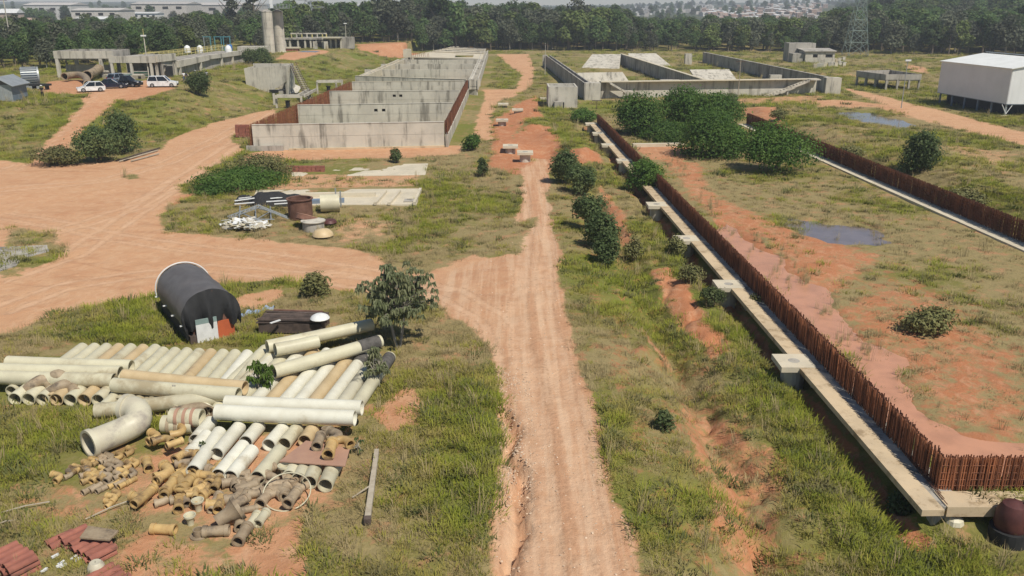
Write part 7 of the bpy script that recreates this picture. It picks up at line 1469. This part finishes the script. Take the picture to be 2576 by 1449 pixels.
TU = [('grass', tuft('tuft', M['grass'], 54, .25, .50, 1.0, 1, .015)), ('lush_grass', tuft('tuft', M['grass_lush'], 54, .30, .50, 1.0, 2, .016)), ('dry_grass', tuft('tuft', M['grass_dry'], 48, .30, .50, 1.1, 3, .011)), ('weeds', tuft('tuft', M['weeds'], 50, .26, .46, 1.3, 4, .028)), ('tall_grass', tuft('tuft', M['grass_dry'], 16, .85, .25, .5, 5, .012))]
GPTS = {k: [] for k in range(5)}
def sow(n, x0, x1, y0, y1, smin, smax):
    x = nr.uniform(x0, x1, n); y = nr.uniform(y0, y1, n); ok = (np.abs(x) < .70 * y + 6); x, y = x[ok], y[ok]; b, r_, ro = cover(x, y); z = height(x, y)
    lu = fbm(x / 6.5, y / 6.5, 71) * .75 + fbm(x / 1.7, y / 1.7, 77) * .25; xl = lx(FA, FB, y); xr = lx(RA, RB, y)
    # keep clear of built things
    bad = (x > xl - .45) & (x < xl + 2.4) & (y > FA[1]) | (x > xr - 2.2) & (x < xr + .3) & (y > FA[1]) | (x > -31) & (x < -4.8) & (y > 99) & (y < 295)
    for pl in ([(-30, 925), (210, 860), (640, 870), (985, 880), (925, 1075), (560, 1070), (250, 1040), (-30, 1010)], [(130, 1150), (330, 1080), (560, 1060), (900, 1060), (885, 1200), (770, 1290), (650, 1330), (560, 1380), (380, 1350), (350, 1270), (240, 1290), (120, 1240)], [(640, 474), (1064, 470), (1050, 520), (626, 522)], [(724, 412), (1080, 408), (1072, 446), (730, 448)], [(650, 795), (835, 795), (835, 850), (650, 850)], [(400, 760), (470, 690), (590, 790), (590, 850), (440, 850)]):
        bad |= inside(GP(pl), x, y)
    keep = (nr.random(len(x)) < np.clip(1.12 - b * 1.2, .0, 1) ** 1.5 * np.clip(-.15 + 1.9 * lu + .9 * (fbm(x / 1.3, y / 1.3, 15) - .5), .06, 1)) & ~bad
    ins = (x > xl + 1) & (x < xr); keep &= ~ins | (nr.random(len(x)) < .55)
    for i in np.nonzero(keep)[0]:
        l = lu[i] + nr.normal() * .08; zone_dry = (-22 < x[i] < -1 and 48 < y[i] < 96) or ins[i]
        k = 4 if nr.random() < .045 else 2 if (l < .42 or (zone_dry and l < .50)) else (3 if nr.random() < .22 else (1 if l > .56 else 0)); s = nr.uniform(smin, smax) * (.7 + .7 * lu[i]); GPTS[k].append((x[i], y[i], z[i], nr.normal() * .12, nr.normal() * .12, nr.uniform(0, 6.28), s, s, s * nr.uniform(.75, 1.25), nr.random()))
sow(24000, -34, 32, 20, 46, .50, 1.10); sow(17000, -52, 52, 46, 82, .55, 1.25); sow(15000, -85, 80, 82, 135, .7, 1.7); sow(9000, -115, 110, 135, 215, .9, 2.2); sow(6000, -120, 180, 215, 330, 1.1, 2.8)
for q in range(170):                                                       # dry stalks standing in the mud
    px, py = rng.choice([(1850, 590), (1890, 610), (1960, 690), (2000, 700), (1975, 640), (2030, 700), (2130, 850), (2190, 880), (1780, 520), (2000, 575), (2110, 560), (2200, 590), (2075, 775), (1700, 420)]); p = G(px + rng.gauss(0, 14), py + rng.gauss(0, 12), -.15); GPTS[4].append((p.x, p.y, HZ(p.x, p.y), 0, 0, rng.uniform(0, 6), .6, .6, rng.uniform(.6, 1.1), .5))
for k, (nm, ob) in enumerate(TU): scatter(nm, GPTS[k], ob)
# stones on the track
stn = []
for k in range(2600):
    y = 20 + 60 * rng.random() ** 1.6; x = rng.uniform(-2.5, 6.0) + (y - 20) * .0; 
    if rng.random() < .35: q = rng.choice([G(1275, 1060), G(1290, 1130), G(1300, 1200), G(1285, 960)]); x, y = q.x + rng.gauss(0, .45), q.y + rng.gauss(0, .9)
    stn.append((x, y))
sx_ = np.array([s[0] for s in stn]); sy_ = np.array([s[1] for s in stn]); bb = pmask(GP(DIRT[0][0]), sx_, sy_, .4); sz_ = height(sx_, sy_)
mb = MB(); mb.lathe((0, 0, 0), [(.0, -.3), (.8, -.1), (.9, .25), (.5, .6), (0, .7)], 6); M['stone'] = plain('pale gravel', (0.60, 0.46, 0.33), (0.45, 0.31, 0.21), 8, .9, 0, .2)
scatter('gravel', [(x, y, z, rng.uniform(-.5, .5), rng.uniform(-.5, .5), rng.uniform(0, 6), s, s * rng.uniform(.6, 1.2), s * .7, 0) for x, y, z, b_ in zip(sx_, sy_, sz_, bb) if b_ > .3 for s in [rng.uniform(.018, .06)]], bpy.data.objects.new('stone', mb.mesh('stone', M['stone'])))
# ---------------------------------------------------------------- puddles
puddle('puddle_water', [(1955, 532), (2060, 530), (2150, 548), (2240, 575), (2290, 606), (2210, 622), (2100, 618), (2020, 600), (1970, 570)], -.24, M['pond_water'], 5)
puddle('pond_water', [(2050, 278), (2130, 272), (2210, 278), (2260, 292), (2330, 320), (2290, 336), (2205, 322), (2130, 308), (2060, 296)], -.16, M['pond_water'], 7)
puddle('muddy_water', MUD, -.20, M['mud_water'], 9, 1.2)
# ---------------------------------------------------------------- far town, sheds beyond the woods
def far_spot(px, py, y0=600, y1=3500):
    y = y0
    while y < y1:
        z = HT(py, y); x = XA(px, py, y); g_ = float(far_h(np.array([x]), np.array([y]))[0])
        if g_ >= z: return Vector((x, y, g_))
        y *= 1.012
    return None
def flat(name, a): return plain(name, a, None, 1, .9, 0, .12)
HC = [flat('pale house wall', (.60, .55, .50)), flat('white house wall', (.72, .70, .66)), flat('pinkish house wall', (.55, .42, .35)), flat('bare brick house wall', (.42, .29, .23))]; HR = [flat('fibre cement roof', (.50, .47, .44)), flat('clay roof', (.44, .31, .25)), flat('light metal roof', (.68, .68, .67))]
hm = []
for i in range(8):
    mb = MB(); w_, d_, h_ = 7 + i % 3 * 2, 8, 3.2 + (i % 4) * 1.3; mb.box((0, 0, h_ / 2 - 1), (w_, d_, h_ + 2), 0, 0)
    mb.add([(-w_ / 2 - .3, -d_ / 2 - .3, h_), (w_ / 2 + .3, -d_ / 2 - .3, h_), (w_ / 2 + .3, 0, h_ + 1.2), (-w_ / 2 - .3, 0, h_ + 1.2), (-w_ / 2 - .3, d_ / 2 + .3, h_), (w_ / 2 + .3, d_ / 2 + .3, h_)], [(0, 1, 2, 3), (3, 2, 5, 4), (0, 3, 4), (1, 5, 2)], 1)
    for k in range(2): mb.box((-w_ * .22 + k * w_ * .44, -d_ / 2 - .02, h_ * .55), (1.3, .12, 1.2), 0, 2)
    hm.append(mb.mesh('house', [HC[i % 4], HR[(i * 2 + 1) % 3], M['dark']]))
nh = 0
for k in range(900):
    if nh >= 280: break
    px = rng.uniform(1755, 2075); lo, hi = np.interp(px, [1755, 1830, 1950, 2075], [38, 57, 52, 50]), np.interp(px, [1755, 1830, 1950, 2075], [32, 24, 12, 3]); py = rng.uniform(hi, lo)
    if px < 1840 and rng.random() < .35: continue
    p = far_spot(px, py, 640, 1900)
    if not p: continue
    o = bpy.data.objects.new('house', hm[rng.randrange(8)]); C.objects.link(o); o.location = p; o.rotation_euler = (0, 0, rng.uniform(-.8, .8)); s = rng.uniform(.55, 1.0); o.scale = (s, s, s); nh += 1
    tag(o, 'tiny pale house packed among others on the far hillside, upper right', 'house', 'houses on the far hillside')
V = MB()
for k in range(1500):                                                      # the distant town, one speckled mass
    px = rng.uniform(1290, 1790); py = np.interp(px, [1290, 1430, 1600, 1790], [24, 30, 27, 20]) + abs(rng.gauss(0, 7)) - 4; p = far_spot(px, py, 1300, 6500)
    if p: s = rng.uniform(5, 11) * p.y / 2200; V.box((p.x, p.y, p.z + s * .3), (s, s, s * .8), rng.uniform(-.6, .6), rng.randrange(3))
if V.v: tag(V.build('far_town', [HC[1], HC[0], HR[0]]), kind='stuff')
for px0, px1, yt, yb, Y, mt, rf, lab in [(0, 45, 22, 60, 470, 2, 2, 'low pinkish factory building far left beyond the woods'), (58, 112, 45, 66, 430, 0, 1, 'pale factory block with a dark door beyond the left woods'), (188, 285, 42, 64, 440, 1, 2, 'bright white warehouse wall beyond the left woods, nearest'), (180, 300, 20, 42, 520, 0, 0, 'long beige warehouse behind the bright white one'), (425, 515, 52, 74, 430, 1, 2, 'white low shed peeping through the trees left of the tall tree'), (335, 395, 30, 44, 560, 1, 2, 'small white roofed shed in the trees'), (330, 470, 4, 26, 640, 0, 0, 'long grey factory roof on the left skyline'), (470, 640, 6, 30, 720, 0, 0, 'grey blue factory hall on the left skyline'), (60, 180, 6, 30, 700, 1, 0, 'white factory on the skyline at the far left'), (735, 920, 11, 22, 760, 1, 2, 'long white warehouse roof on the skyline behind the grey pylon'), (1010, 1060, 2, 20, 1000, 0, 0, 'far grey building on the skyline above the basin block')]:
    x0, x1 = XA(px0, yb, Y), XA(px1, yb, Y); zt, zb_ = HT(yt, Y), HT(yb, Y); W_ = x1 - x0; t = thing('warehouse', lab, 'warehouse', ((x0 + x1) / 2, Y, zb_)); local(t); h = zt - zb_; D_ = min(40, W_ * .8)
    mb = MB(); mb.box((0, D_ / 2, h * .36 - 3), (W_, D_, h * .72 + 6)); mb.build('wall', HC[mt], t); mb = MB(); hw = W_ / 2 + .4; mb.add([(-hw, -.5, h * .72), (hw, -.5, h * .72), (hw, D_ / 2, h), (-hw, D_ / 2, h), (-hw, D_ + .5, h * .72), (hw, D_ + .5, h * .72)], [(0, 1, 2, 3), (3, 2, 5, 4), (0, 3, 4), (1, 5, 2)]); mb.build('roof', HR[rf], t)
    for k in range(4): mb = MB(); mb.box((-W_ * .36 + k * W_ * .24, -.05, h * .3), (W_ * .1, .2, h * .28)); mb.build('window', M['dark'], t)
# ---------------------------------------------------------------- air
hz = MB().box((0, 2000, 45), (9000, 5200, 104)).build('haze', (lambda m: m)(bpy.data.materials.new('haze')))
hm_ = hz.data.materials[0]; hm_.use_nodes = True; t_ = hm_.node_tree; t_.nodes.remove(t_.nodes['Principled BSDF']); pv = t_.nodes.new('ShaderNodeVolumePrincipled'); pv.inputs['Color'].default_value = (.86, .92, 1.0, 1); pv.inputs['Density'].default_value = .00033; pv.inputs['Anisotropy'].default_value = 0.0
t_.links.new(pv.outputs[0], t_.nodes['Material Output'].inputs['Volume']); tag(hz, kind='stuff')
